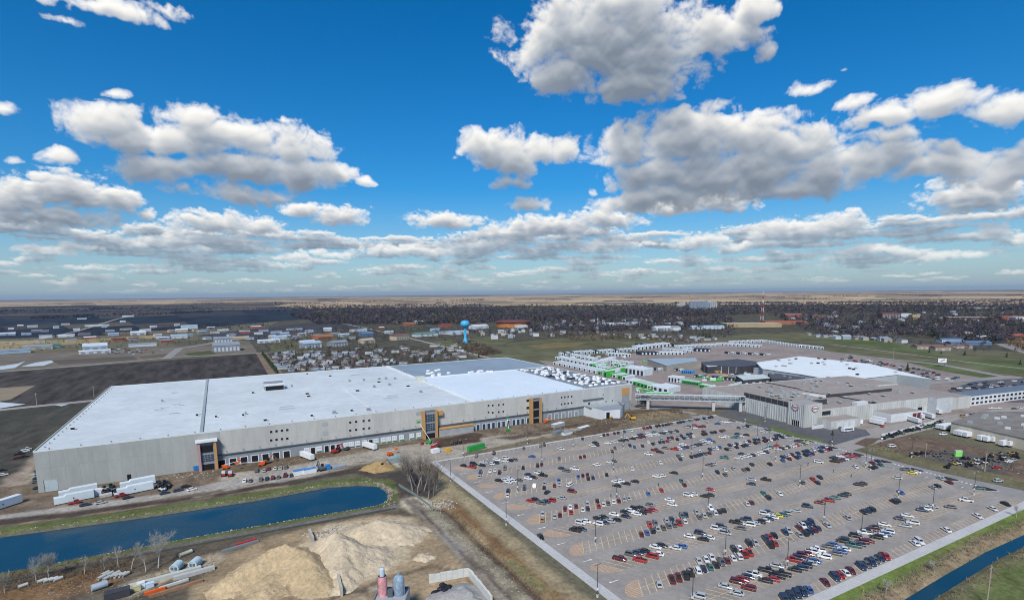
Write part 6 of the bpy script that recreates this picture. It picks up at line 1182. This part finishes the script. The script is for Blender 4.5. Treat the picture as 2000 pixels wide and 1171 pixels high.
def pile(name, m, peaks, lb, seed, step=.5):
    P = [(*G(px, py, h*1.12), h*1.12, sl*1.08) for px, py, h, sl in peaks]; x0 = min(p[0]-p[2]/p[3] for p in P)-2; x1 = max(p[0]+p[2]/p[3] for p in P)+2; y0 = min(p[1]-p[2]/p[3] for p in P)-2; y1 = max(p[1]+p[2]/p[3] for p in P)+2
    xs = np.arange(x0, x1, step); ys = np.arange(y0, y1, step); XX, YY = np.meshgrid(xs, ys); ZZ = np.full(XX.shape, -9.)
    wx = 2.4*(fbm2(XX, YY, 9., seed)-.5)*2; wy = 2.4*(fbm2(XX, YY, 7., seed+9)-.5)*2
    for (a, b_, h, sl) in P:
        r = np.hypot(XX-a+wx, YY-b_+wy); ZZ = np.maximum(ZZ, h-sl*np.sqrt(r*r+.5)+.35)
    ZZ += 1.0*(fbm2(XX, YY, 2.0, seed+3)-.5)-2.2*np.abs(fbm2(XX, YY, 7., seed+7, 4)-.5)+.5*(fbm2(XX, YY, 9., seed+5)-.5)
    base = np.vectorize(gz)(XX, YY); keep = ZZ > base-.7; ZZ = np.maximum(ZZ, base-.7); b = MB(); n = XX.shape[1]
    b.v = [(float(x), float(y), float(z)) for x, y, z in zip(XX.ravel(), YY.ravel(), ZZ.ravel())]
    for i_ in range(XX.shape[0]-1):
        for j_ in range(n-1):
            if keep[i_,j_] or keep[i_+1,j_] or keep[i_,j_+1] or keep[i_+1,j_+1]: b.f.append((i_*n+j_, i_*n+j_+1, (i_+1)*n+j_+1, (i_+1)*n+j_)); b.m.append(0); b.c.append(None)
    o = b.build(name, m, smooth=True); tag(o, lb, 'heap', 'sand heaps')
def ridge(*pts):
    out = []
    for (a, b_) in zip(pts[:-1], pts[1:]):
        for t in np.linspace(0, 1, 7)[:-1]: out.append(tuple(p+(q-p)*t for p, q in zip(a, b_)))
    return out+[pts[-1]]
pile('sand_heap', SAND2, ridge((440,1132,3.4,.55),(480,1102,5.2,.6),(530,1072,7.2,.62),(563,1060,8.2,.64),(590,1074,7.4,.64),(612,1098,5.4,.6),(622,1125,3.6,.5))+ridge((563,1062,8,.64),(550,1100,4.2,.4),(520,1145,2.2,.3)), 'big yellow sand heap curling round a hollow at the bottom of the sand yard', 61)
pile('sand_heap', SAND, ridge((634,1047,6.4,.6),(654,1040,8.2,.64),(661,1057,7.8,.64),(668,1085,5.,.55),(662,1125,2.6,.35))+ridge((660,1050,8,.62),(690,1062,6.2,.45),(712,1080,3.8,.4),(722,1100,2.2,.34))+ridge((695,1030,3.8,.5),(734,1013,5.6,.56),(757,1016,5.2,.5),(785,1024,3.8,.36))+ridge((735,1042,2.4,.28),(770,1048,1.2,.2)), 'big pale sand heap with two crests right of the dividing wall', 83)
pile('sand_heap', mat('tan_sand', (.36,.25,.11), .95, .14, .5, bump=.3), ridge((722,906,2.6,.5),(738,899,4.2,.55),(752,903,2.8,.5)), 'tan heap with two humps in the dock yard above the pond', 13, .5)
pile('sand_heap', SAND, ((832,1081,1.5,.4),(838,1083,1.1,.4)), 'tiny pale mound beside the haul road bend', 17, .4)
pile('spoil_heap', mat('spoil', (.095,.07,.05), .95, .35, .5, bump=.4), ridge((1128,842,1.6,.4),(1150,834,3.4,.5),(1172,829,3.0,.45),(1195,826,1.6,.4)), 'dark spoil heap between the annex and the lot', 19, .8)
CW_ = mat('old_concrete', (.42,.40,.35), .9, .2, .5)
def wall_run(name, pts, th, h, lb, m=CW_):
    e = empty(name, GG(*pts[0])); tag(e, lb, 'wall'); P = [Vector(G(*p)) for p in pts]; o0 = P[0]
    for a, b_ in zip(P[:-1], P[1:]):
        n = max(1, int((b_-a).length/1.8)); d = (b_-a)
        for i in range(n): c = a+d*(i+.5)/n-o0; MB().obox((c.x, c.y), math.atan2(d.y, d.x), d.length/n-.04, th, -.4, h*random.uniform(.9,1.05)).build('block', m, e)
    return e
wall_run('block_wall', [(605,1043),(612,1060)], .9, 2.6, 'short block wall at the top of the sand yard'); wall_run('block_wall', [(645,1103),(660,1130),(668,1165)], .8, 3.4, 'low dividing wall half buried between sand heaps')
# gravel bunker
bk = [(838,1138),(916,1124),(960,1180)]; wall_run('bunker_wall', bk, .8, 3.0, 'pale concrete bunker wall round the grey gravel', mat('bunker_concrete', (.56,.57,.54), .85, .12, .5)); pile('gravel_heap', mat('grey_gravel', (.30,.295,.285), .95, .2, 1.2, bump=.2), ridge((875,1158,1.8,.32),(905,1148,2.6,.34),(925,1165,2.4,.34)), 'grey gravel heap inside the concrete bunker', 21, .5)
for i in range(14): q = G(862+random.uniform(-14,16), 1150+random.uniform(-8,10)); o = MB().lathe((0,0), [(.1,0),(.9,.1),(1.05,.5),(.7,1.),(.1,1.2)], 7).build('tarred_lump', mat('black_scrap', (.015,.016,.025), .6, .3)); o.location = (q[0], q[1], gz(*q)); o.scale = (random.uniform(.8,1.6), random.uniform(.7,1.2), random.uniform(.7,1.3)); tag(o, 'black scrap lump at the mouth of the gravel bunker, %s of fourteen' % nth(i), 'scrap', 'black scrap by the bunker')
# concrete pipes, tanks, scrap
PIPE = mat('pipe_concrete', (.46,.47,.45), .85, .1, .6); GALV = mat('galvanised', (.42,.50,.55), .4, .12, .6, metal=.2)
def pipe(px, py, hd, l, r, m, lb, name='pipe', cat='pipe', grp=None, dz=0.):
    q = GG(px, py, r+dz); b = MB(); n = 16; v = []
    for x, rr in ((-l/2, r), (l/2, r), (l/2, r*.8), (-l/2, r*.8)):
        for k in range(n): a = 2*math.pi*k/n; v.append((x, rr*math.cos(a), rr*math.sin(a)))
    b.raw(v, [(j*n+k, j*n+(k+1) % n, ((j+1) % 4)*n+(k+1) % n, ((j+1) % 4)*n+k) for j in range(4) for k in range(n)]); o = b.build(name, m, smooth=False); o.location = q; o.rotation_euler = (0,0,R(hd)); tag(o, lb, cat, grp); return o
for i, (u, v) in enumerate(((330,985),(600,915),(688,905),(765,890),(830,888))): pipe(u*.1375, 1010+v*.1375, 28, 2.6, .62, PIPE, 'loose concrete pipe in the weeds by the pond, %s from the left' % nth(i), grp='loose pipes')
for i, (u, v) in enumerate(((1445,870),(1500,815),(1560,820),(1520,880),(1610,845),(1650,815),(1675,840),(1740,830),(1785,825))): pipe(u*.1375, 1010+v*.1375, 45, 2.6, .66, PIPE, 'concrete pipe in the stacked batch by the trees, %s from the left' % nth(i), grp='stacked pipes')
pipe(195, 1149, 20, 4.5, 1.2, GALV, 'short wide blue grey culvert pipe below the pipe stack'); pipe(363, 1082.5, 28, 4.6, .75, mat('cream_pipe', (.55,.55,.42), .7), 'single long cream pipe beside the tanks')
def tank(px, py, hd, lb):
    o = pipe(px, py, hd, 3.9, 1.65, mat('tank_pale', (.46,.58,.62), .5, .1, .5), lb, 'tank', 'tank'); pl = MB().lathe((0,0), [(1.6,0),(1.,.12),(.05,.15)], 16).box(-.5,-.9,.13,.5,-.2,.3,1).box(-.4,.3,.13,.5,.9,.28,1).build('end_plate', [GALV, LEDGE], o); pl.rotation_euler = (0, R(-90), 0); pl.location = (-1.7,0,0)
tank(346, 1113, 66, 'big pale blue cylindrical tank lying left of its twin'); tank(382, 1106, 62, 'big pale blue cylindrical tank lying right of its twin')
def beams(px, py, hd, l, w, h, m, lb): q = GG(px, py); o = MB().box(-l/2,-w/2,0,l/2,w/2,h).build('beam', m); o.location = q; o.rotation_euler = (0,0,R(hd)); tag(o, lb, 'beam', 'beams and girders')
beams(325,1128,8,22,1.8,1.2,mat('beam_concrete',(.48,.50,.46),.85,.12),'long pale concrete beam in front of the two tanks'); beams(380,1121,8,13,1.6,1.4,PIPE,'shorter concrete beam end beside the right tank'); beams(340,1141,14,9,.8,.8,mat('beam_white',(.55,.57,.55),.7),'white girder in the scrap below the long beam'); beams(345,1150,12,16,1.0,.9,mat('rust3',(.30,.17,.10),.9,.3),'rusty pipe bundle below the white girder'); beams(303,1155,10,6,.9,.9,ORG,'orange steel beam at the end of the rusty bundle'); beams(482,1060,12,8,1.1,1.0,RED,'red steel drum pipe on the dark bank by the pond'); beams(470,1067,14,14,1.2,.8,STEEL,'grey scrap pipes beside the red pipe')
crate('scrap_box',276,1147,10,2.2,2,2,WHITE,'white box in the scrap at the bottom left','box'); crate('scrap_box',293,1146,10,2.4,1.6,1.6,mat('pale_blue_box',(.5,.6,.72),.6),'pale blue box in the scrap at the bottom left','box'); crate('scrap_box',268,1152,10,2,2,1.8,mat('pale_yellow_box',(.55,.52,.30),.7),'pale yellow box in the scrap','box'); crate('black_tank',230,1165,5,7,3,2.4,BLK,'black tank cut by the bottom margin','tank')
# silt fence by the haul road
wall_run('silt_fence', [(779,948),(795,958),(812,968),(828,980),(840,990),(845,998)], .35, 1.2, 'grey green silt fence curving beside the haul road', mat('silt_fabric', (.17,.24,.23), .9)); wall_run('silt_fence', [(-20,1138),(200,1096),(420,1055),(600,1022),(770,992)], .25, .8, 'long dark silt fence along the south bank of the pond', mat('silt_dark', (.10,.11,.10), .9)) if 0 else None
sf = MB(); spn = PX([(-60,1146),(0,1134),(200,1094),(400,1057),(600,1021),(770,990)]); L0 = Vector(spn[0])
for a, b_ in zip(spn[:-1], spn[1:]): d_ = Vector(b_)-Vector(a); c_ = (Vector(a)+Vector(b_))/2; sf.obox((c_.x-L0.x, c_.y-L0.y-2.4), math.atan2(d_.y, d_.x), d_.length, .12, -.6, .75)
o = sf.build('silt_fence', mat('silt_dark', (.07,.08,.075), .9)); o.location = (L0.x, L0.y, 0); tag(o, 'long dark silt fence along the south bank of the pond', 'fence')
# stones: rip-rap round the pond, rubble along tracks
STONE = mat('stones', None, .95, .15, 1., attr='Col'); rp = MB(); rg = np.random.default_rng(5)
def stone(x, y, z, s, c):
    v = [(x+s*a*rg.uniform(.7,1.2), y+s*b*rg.uniform(.7,1.2), z+s*.7*cc*rg.uniform(.7,1.2)) for a, b, cc in ((1,0,0),(-.6,.8,0),(-.6,-.8,0),(.1,0,1),(0,.1,-.8))]; rp.raw(v, [(0,1,3),(1,2,3),(2,0,3),(1,0,4),(2,1,4),(0,2,4)], 0, c)
PC = [(.46,.43,.37),(.34,.31,.27),(.24,.22,.20),(.50,.47,.41),(.17,.15,.13)]
for i in range(len(POND)):
    a, b_ = Vector(POND[i]), Vector(POND[(i+1) % len(POND)]); L_ = (b_-a).length
    if a.x < -150: continue
    for k in range(int(L_*2.0)):
        p = a+(b_-a)*rg.random(); dn = rg.normal()*.7+.3; x, y = p.x+rg.normal()*.6, p.y+(dn if p.y > 272 else -dn*.7); stone(x, y, gz(x, y)+.05, rg.uniform(.15,.45)*(1.7 if rg.random() < .06 else 1), PC[rg.integers(5)])
for k in range(160): p = G(735+rg.normal()*20, 990-abs(rg.normal())*30) if 0 else (67+rg.normal()*2.5, 262+rg.normal()*9); stone(p[0], p[1], gz(*p)+.05, rg.uniform(.2,.6), PC[rg.integers(4)])
def rubble(pts, w, n, s0, s1, pool):
    P = [Vector(G(*p)) for p in pts]
    for k in range(n):
        i = rg.integers(len(P)-1); p = P[i]+(P[i+1]-P[i])*rg.random(); x, y = p.x+rg.normal()*w, p.y+rg.normal()*w; stone(x, y, gz(x, y)+.05, rg.uniform(s0, s1), pool[rg.integers(len(pool))])
rubble([(850,1000),(890,1040),(940,1085),(1000,1145),(1050,1200)], 1.8, 420, .12, .38, PC[:3]+[(.17,.15,.13)]*2); rubble([(840,985),(875,985)], 2.2, 160, .3, .8, PC); rubble([(80,1160),(200,1140),(300,1160)], 3.5, 300, .15, .45, PC[1:3]+PC[4:]); rubble([(1150,840),(1230,820),(1330,806)], 5, 420, .2, .8, [(.26,.22,.17),(.15,.12,.09),(.10,.08,.06),(.36,.33,.28)]); rubble([(985,848),(1080,845),(1150,838)], 3, 180, .2, .7, [(.30,.27,.23),(.16,.13,.10),(.40,.37,.33)]); rubble([(560,905),(700,890)], 4, 120, .2, .6, PC); rubble([(90,940),(300,935),(420,925)], 3, 160, .2, .7, PC); rubble([(600,1045),(640,1040),(660,1030)], 1.5, 140, .3, .8, PC); rubble([(1700,870),(1900,905),(1990,915)], 5, 240, .3, .8, [(.10,.085,.07),(.20,.17,.14),(.03,.03,.05),(.05,.05,.06),(.32,.31,.30)])
tag(rp.build('rubble', STONE), kind='stuff')
# scrap machinery along the dirt lot fence
jm_ = [mat('scrap_black', (.02,.022,.03), .6, .2), mat('scrap_green', (.03,.12,.05), .6, .2), mat('scrap_grey', (.16,.18,.2), .6, .2), mat('scrap_yellow', (.5,.33,.03), .6, .2), RED, WHITE]
def implement(px, py, m, lb, s=1.):
    e = empty('implement', GG(px, py), random.uniform(0,3)); MB().box(-1.4*s,-.6*s,.5*s,1.4*s,.6*s,1.3*s).build('body', m, e); MB().box(-.6*s,-.5*s,1.3*s,.4*s,.5*s,2.1*s).build('cab', jm_[0], e); MB().tube((1.3*s,0,1.),(2.4*s,0,.4),.12,n=5).build('hitch', jm_[0], e); tag(e, lb, 'implement', 'implements by the dirt lot')
    for x in (-.9,.9):
        for sy in (-1,1): MB().tube((x*s,sy*.6*s,.5*s),(x*s,sy*.9*s,.5*s),.5*s,n=9,cap=True).build('wheel', TYRE, e)
for i in range(26): t = i/25; implement(1722+t*118, 856-t*30+random.uniform(-2,3), jm_[random.choice((0,0,0,1,1,2,5))], '%s implement from the left in the tight row along the pale depot fence' % nth(i), 1.1)
for i in range(34): t = i/33; implement(1850+t*140+random.uniform(-8,8), 908-t*18+random.uniform(-8,9), jm_[random.choice((0,0,0,2,3,0,5))], '%s implement from the left in the black and yellow cluster of the dirt lot' % nth(i), .9)
for i in range(8): implement(1782+i*9+random.uniform(-3,3), 888+random.uniform(-4,4), jm_[random.choice((0,2))], '%s dark implement from the left behind the roadside grass' % nth(i), .9)
for i, (px, py) in enumerate(((213,963),(220,958),(226,967),(217,953),(312,950),(318,958),(325,955),(330,950),(120,953),(134,950),(322,945),(205,957))): implement(px, py, jm_[(0,2,5,1,2,5,0,2,4,4,0,5)[i]], 'site machine by the long trailers, %s of twelve' % nth(i), 1.2)
wall_run('board_fence', [(1722,852),(1760,843),(1800,832),(1832,823)], .3, 1.8, 'pale board fence along the dirt lot and driveway', WHITE)
# ------------------------------------------------------------------ trees
BARK = mat('pale_bark', (.40,.385,.33), .9, .2, .8); TWIG = mat('twigs', (.36,.35,.30), .9, .15, .8); BARKG = mat('grey_bark', (.26,.235,.21), .9, .2, .8); TWIGG = mat('grey_twigs', (.15,.13,.115), .9, .2, .8)
def baretree(h, spread, seed, levels=5, nb=3, lean=0.):
    rng = random.Random(seed); trunk = MB(); crown = MB()
    def grow(p, d, l, r, lev):
        segs = 3 if lev == 0 else 2
        for s in range(segs):
            d2 = (d+Vector((rng.gauss(0,.10),rng.gauss(0,.10),.06 if lev else .0))).normalized(); q = p+d2*l/segs; r2 = r*(.86 if s < segs-1 else .72)
            (trunk if lev == 0 else crown).tube(p, q, r, r2, n=6 if lev == 0 else (4 if lev < 3 else 3)); p, d, r = q, d2, r2
            if lev < levels and (s > 0 or lev > 0):
                for k in range(nb if lev < 2 else 2):
                    a = rng.uniform(0, 6.283); t = rng.uniform(.35,.8)*spread; u = d.orthogonal().normalized(); w = d.cross(u); nd = (d*math.cos(t)+(u*math.cos(a)+w*math.sin(a))*math.sin(t)+Vector((0,0,.12))).normalized(); grow(p, nd, l*rng.uniform(.5,.72), max(.013, r*.62), lev+1)
    grow(Vector((0,0,-.3)), Vector((lean,0,1)).normalized(), h*.45, h*.021, 0)
    return trunk, crown
def planttree(px, py, h, spread, seed, lb, levels=5, m=(BARK, TWIG), nb=3, lean=0., grp='bare trees'):
    e = empty('bare_tree', GG(px, py)); t, c = baretree(h, spread, seed, levels, nb, lean); t.build('trunk', m[0], e); c.build('crown', m[1], e); tag(e, lb, 'tree', grp)
planttree(309, 1108, 13.5, 1.0, 1, 'largest pale bare tree, fan shaped, on the near pond bank', 5); planttree(256, 1112, 11.5, .55, 2, 'slender bare tree left of the fan shaped one', 5, nb=2); planttree(285, 1116, 9, .55, 3, 'short bare sapling between the slender and the fan shaped tree', 4, nb=2); planttree(231, 1106, 8.5, .7, 4, 'thin bare tree above the stacked pipes', 4, nb=2); planttree(206, 1112, 7.5, .7, 5, 'small bare tree left of the stacked pipes', 4, nb=2); planttree(96, 1129, 10, .85, 6, 'bare tree behind the loose pipes near the bottom left', 5, nb=3); planttree(71, 1135, 9, .7, 7, 'bare tree left of the loose pipes', 4, nb=3); planttree(165, 1120, 7, .6, 8, 'spindly bare sapling left of the pipe stack', 4, nb=2); planttree(10, 1158, 8, .7, 9, 'bare tree cut by the left margin', 4)
for i, (px, py, h, s, sd, ln) in enumerate(((806,958,22,.75,21,-.18),(816,964,24,.7,22,-.05),(828,958,21,.8,23,.05),(838,962,20,.8,24,.1),(812,948,23,.75,25,-.2),(846,968,19,.7,26,.12),(824,946,22,.8,27,0),(836,975,18,.6,28,.15),(800,940,19,.8,29,-.25),(852,955,17,.75,30,.2))): planttree(px, py, h*.86, s, sd, 'grey bare tree in the tall clump at the lot corner, %s of ten' % nth(i), 4, (BARKG, TWIGG), 3, ln, 'tall clump')
planttree(1825, 1115, 4.6, .8, 41, 'small bare shrub tree on the canal bank, nearer the sidewalk', 4); planttree(1730, 1160, 5.5, .7, 42, 'pale bare sapling on the lawn at the bottom', 4); planttree(1985, 1010, 6, .9, 43, 'bare shrub tree at the right margin above the canal', 4)
# conifers
GRNN = mat('needle_green', (.028,.052,.026), .95, .35, .6)
def conifer(h, seed):
    rng = random.Random(seed); b = MB()
    for k in range(9):
        z0 = h*(.08+.88*k/9); r = h*.24*(1-k/9.3); n = 9
        for i in range(n):
            a = 6.283*i/n+rng.uniform(-.3,.3); rr = r*rng.uniform(.75,1.2); w = r*.42; p = Vector((rr*math.cos(a), rr*math.sin(a), z0-.06*h*rng.random())); t = Vector((-math.sin(a), math.cos(a), 0))*w
            b.face([(0,0,z0+h*.15), p+t, p-t])
    return b
ce = empty('conifer'); MB().tube((0,0,-.2),(0,0,9),.2,.05,n=5).build('trunk', BARKG, ce); conifer(10, 3).build('crown', GRNN, ce); remember(ce); c1 = True
CP_ = [(1626,849,4.2,'dark conifer on the verge under the oval signs')]+[(513+i*2.8, 693+i*3.6, 10, 'dark conifer in the windbreak left of the garden houses, %s from the top' % nth(i)) for i in range(11)]+[(px, py, h, lb) for px, py, h, lb in ((1772,724,11,'dark conifer behind the white roofed hall'),(680,665,13,'dark conifer by the grey gabled block, left'),(697,663,13,'dark conifer by the grey gabled block, right'),(570,677,10,'dark conifer by the slate roofed block'),(1373,659,15,'left one of three conifers above the highway rows'),(1379,659,14,'middle one of three conifers above the highway rows'),(1386,659,15,'right one of three conifers above the highway rows'),(1911,670,16,'dark conifer by the white gabled house'),(1815,688,7,'young conifer before the low brown roofed building'),(1838,691,6,'second young conifer before the low brown roofed building'),(1884,694,9,'lone conifer on the green lawn'),(1966,697,8,'conifer on the lawn near the highway bend'),(1992,712,8,'conifer on the lawn at the right margin'),(935,697,8,'conifer beside the gravel road and the trailer park'),(840,690,10,'conifer in the trailer park, left'),(870,685,10,'conifer in the trailer park, right'))]
for px, py, h, lb in CP_:
    o = ce if c1 else copy_tree(ce); c1 = False; q = G(px, py); o.location = (q[0], q[1], 0); o.scale = (h/10,)*3; o.rotation_euler = (0,0,random.uniform(0,6)); tag(o, lb, 'tree', 'conifers')
# woods and the trees of the town, as one mass
tm = []; tc_ = []
rg = np.random.default_rng(77)
def mass(poly, n, h0, h1, pal, dens=14, sq=.60, rad=.44, lf=.5):
    xs = [p[0] for p in poly]; ys = [p[1] for p in poly]; k = 0
    cand = np.column_stack([rg.uniform(min(xs), max(xs), n*4), rg.uniform(min(ys), max(ys), n*4)]); ok = sdpoly(cand[:,0], cand[:,1], poly) < 0; cand = cand[ok][:n]
    for px, py in cand:
        x, y = G(px, py); h = rg.uniform(h0, h1); r = h*rad*rg.uniform(.8,1.25); c = np.array(pal[rg.integers(len(pal))])*rg.uniform(.75,1.25)
        th = rg.uniform(0, 2*np.pi, dens); cu = rg.uniform(-1,1,dens); rr = rg.random(dens)**.4; sn = np.sqrt(1-cu*cu)
        P = np.stack([x+r*rr*sn*np.cos(th), y+r*rr*sn*np.sin(th), h*sq+h*(1-sq)*rr*cu], -1); s = r*lf
        D = rg.normal(size=(dens,3,3)); D /= np.linalg.norm(D, axis=-1, keepdims=True); tm.append((P[:,None,:]+D*s*rg.uniform(.6,1.2,(dens,1,1))).reshape(-1,3)); tc_.append(np.repeat(c[None]*rg.uniform(.8,1.2,(dens,1)), 3, 0))
        tw = .35; tm.append(np.array([(x-tw,y,0),(x+tw,y,0),(x,y,h*.6)])); tc_.append(np.repeat(c[None]*.9, 3, 0))
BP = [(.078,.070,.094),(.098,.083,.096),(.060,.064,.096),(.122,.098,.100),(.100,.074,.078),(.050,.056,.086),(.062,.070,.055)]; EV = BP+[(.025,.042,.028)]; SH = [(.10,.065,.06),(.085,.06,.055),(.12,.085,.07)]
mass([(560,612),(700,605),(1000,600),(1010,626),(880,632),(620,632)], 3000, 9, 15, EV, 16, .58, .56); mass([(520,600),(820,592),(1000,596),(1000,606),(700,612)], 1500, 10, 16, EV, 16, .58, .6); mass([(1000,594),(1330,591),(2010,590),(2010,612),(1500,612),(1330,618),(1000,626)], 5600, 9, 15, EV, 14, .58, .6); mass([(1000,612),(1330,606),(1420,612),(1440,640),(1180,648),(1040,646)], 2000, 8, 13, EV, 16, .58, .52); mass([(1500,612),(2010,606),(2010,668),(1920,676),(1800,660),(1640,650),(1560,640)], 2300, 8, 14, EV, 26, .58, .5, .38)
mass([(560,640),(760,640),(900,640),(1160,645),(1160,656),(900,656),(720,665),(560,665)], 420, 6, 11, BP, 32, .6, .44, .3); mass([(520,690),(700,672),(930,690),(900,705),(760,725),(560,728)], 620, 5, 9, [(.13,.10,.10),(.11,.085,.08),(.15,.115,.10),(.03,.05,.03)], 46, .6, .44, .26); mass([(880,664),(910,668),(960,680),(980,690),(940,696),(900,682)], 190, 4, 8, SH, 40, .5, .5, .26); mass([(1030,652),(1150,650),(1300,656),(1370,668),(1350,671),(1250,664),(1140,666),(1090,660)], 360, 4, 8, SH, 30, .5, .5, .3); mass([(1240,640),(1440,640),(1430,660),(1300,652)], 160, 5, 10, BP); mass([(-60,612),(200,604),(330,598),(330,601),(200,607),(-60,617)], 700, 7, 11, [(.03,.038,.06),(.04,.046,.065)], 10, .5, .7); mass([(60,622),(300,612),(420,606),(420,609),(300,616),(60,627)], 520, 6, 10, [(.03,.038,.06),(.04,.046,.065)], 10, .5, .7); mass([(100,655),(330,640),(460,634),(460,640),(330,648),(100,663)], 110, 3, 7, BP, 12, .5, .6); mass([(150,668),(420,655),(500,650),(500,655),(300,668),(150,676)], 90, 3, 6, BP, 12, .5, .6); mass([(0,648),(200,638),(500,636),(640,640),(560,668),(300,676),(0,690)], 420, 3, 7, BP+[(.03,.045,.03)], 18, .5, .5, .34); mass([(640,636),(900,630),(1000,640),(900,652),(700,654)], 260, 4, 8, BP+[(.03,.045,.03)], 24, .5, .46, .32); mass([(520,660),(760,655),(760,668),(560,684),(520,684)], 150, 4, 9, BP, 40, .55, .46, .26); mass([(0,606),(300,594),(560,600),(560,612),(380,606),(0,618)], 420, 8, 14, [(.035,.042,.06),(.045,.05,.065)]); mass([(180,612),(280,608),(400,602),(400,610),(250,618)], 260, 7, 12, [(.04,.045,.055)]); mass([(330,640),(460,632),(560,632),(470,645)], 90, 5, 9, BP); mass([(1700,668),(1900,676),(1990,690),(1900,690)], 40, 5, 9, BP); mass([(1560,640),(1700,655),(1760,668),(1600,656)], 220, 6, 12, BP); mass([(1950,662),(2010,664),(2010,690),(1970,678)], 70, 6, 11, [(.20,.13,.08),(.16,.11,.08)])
for k in range(55):                                            # tree belts and farmsteads out on the plain
    d = 4500*math.exp(rg.uniform(0,1.6)); a = YAW+R(rg.uniform(-50,50)); ln = rg.uniform(60,700); n = int(ln/14)
    for j in range(n):
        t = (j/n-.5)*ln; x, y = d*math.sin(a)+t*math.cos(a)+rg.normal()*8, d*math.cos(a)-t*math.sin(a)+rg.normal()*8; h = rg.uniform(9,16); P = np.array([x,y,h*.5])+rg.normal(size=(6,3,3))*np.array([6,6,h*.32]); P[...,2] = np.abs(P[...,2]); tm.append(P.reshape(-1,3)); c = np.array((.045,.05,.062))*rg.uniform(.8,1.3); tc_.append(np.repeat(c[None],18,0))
V = np.concatenate(tm).astype(np.float32); K = np.concatenate(tc_).astype(np.float32); me = bpy.data.meshes.new('woods'); nt_ = len(V)//3
me.vertices.add(len(V)); me.vertices.foreach_set('co', V.ravel()); me.loops.add(len(V)); me.loops.foreach_set('vertex_index', np.arange(len(V))); me.polygons.add(nt_); me.polygons.foreach_set('loop_start', np.arange(0,len(V),3)); me.polygons.foreach_set('loop_total', np.full(nt_,3)); me.update()
at = me.color_attributes.new('Col', 'FLOAT_COLOR', 'POINT'); at.data.foreach_set('color', np.concatenate([np.clip(K,.01,.6), np.ones((len(K),1),np.float32)],1).ravel()); me.materials.append(mat('wood_mass', None, .95, .1, .05, attr='Col', var2=0, spec=.05)); o = bpy.data.objects.new('woods', me); COL.objects.link(o); tag(o, kind='stuff'); del tm, tc_
# brush along the canal and the ditch, weeds by the pond
bm_ = MB(); rr_ = random.Random(4)
def brush(x, y, s, col, n=9):
    z = gz(x, y)
    for k in range(n):
        a = rr_.uniform(0,6.283); t = rr_.uniform(.2,1.1); p = Vector((x+rr_.gauss(0,s*.25), y+rr_.gauss(0,s*.25), z-.05)); d = Vector((math.cos(a)*math.sin(t), math.sin(a)*math.sin(t), math.cos(t)))*s*rr_.uniform(.6,1.2); w = Vector((-math.sin(a), math.cos(a), 0))*s*.07; cc = tuple(q*rr_.uniform(.75,1.25) for q in col); bm_.face([p-w, p+w, p+d], 0, cc)
CNL = [Vector(q) for q in CANAL]
for k in range(900):
    i = rr_.randrange(len(CNL)-1); p = CNL[i]+(CNL[i+1]-CNL[i])*rr_.random(); n_ = (CNL[i+1]-CNL[i]).normalized(); n_ = Vector((-n_.y, n_.x)); off = rr_.choice((1,1,1,-1))*abs(rr_.gauss(6.5,1.8)); brush(p.x+n_.x*off, p.y+n_.y*off, rr_.uniform(.5,1.5), rr_.choice(((.22,.17,.12),(.19,.16,.13),(.28,.22,.13))))
DT = [Vector(q) for q in DITCH]
for k in range(1100):
    i = rr_.randrange(len(DT)-1); p = DT[i]+(DT[i+1]-DT[i])*rr_.random(); off = rr_.gauss(3,3.2); brush(p.x+off*.75, p.y+off*.2, rr_.uniform(.35,.9), rr_.choice(((.24,.16,.08),(.30,.23,.13),(.20,.12,.06))), 7)
for k in range(1500): px, py = rr_.uniform(0,260), 0; py = 1140-px*.17+rr_.gauss(0,13); q = G(px, py); brush(q[0], q[1], rr_.uniform(.4,1.3), rr_.choice(((.16,.12,.085),(.22,.13,.07),(.13,.11,.085),(.19,.16,.11))), 7)
for k in range(700): q = G(rr_.uniform(240,420), 1108+rr_.gauss(0,14)); brush(q[0], q[1], rr_.uniform(.3,.8), (.13,.11,.085), 6)
tag(bm_.build('dry_brush', mat('brush', None, .95, .1, 1., attr='Col')), kind='stuff')
# ------------------------------------------------------------------ the air
hb = MB(); s_ = 59000.; hb.box(-s_,-s_,-5,s_,s_,330,bottom=True); hz_o = hb.build('haze', []); hm = bpy.data.materials.new('haze_air'); hm.use_nodes = True; t = hm.node_tree; t.nodes.clear(); out = t.nodes.new('ShaderNodeOutputMaterial'); pv = t.nodes.new('ShaderNodeVolumePrincipled'); pv.inputs['Color'].default_value = (.5,.68,1.,1); pv.inputs['Density'].default_value = HAZE; pv.inputs['Anisotropy'].default_value = .2
t.links.new(pv.outputs[0], out.inputs['Volume']); hz_o.data.materials.clear(); hz_o.data.materials.append(hm); tag(hz_o, kind='stuff')
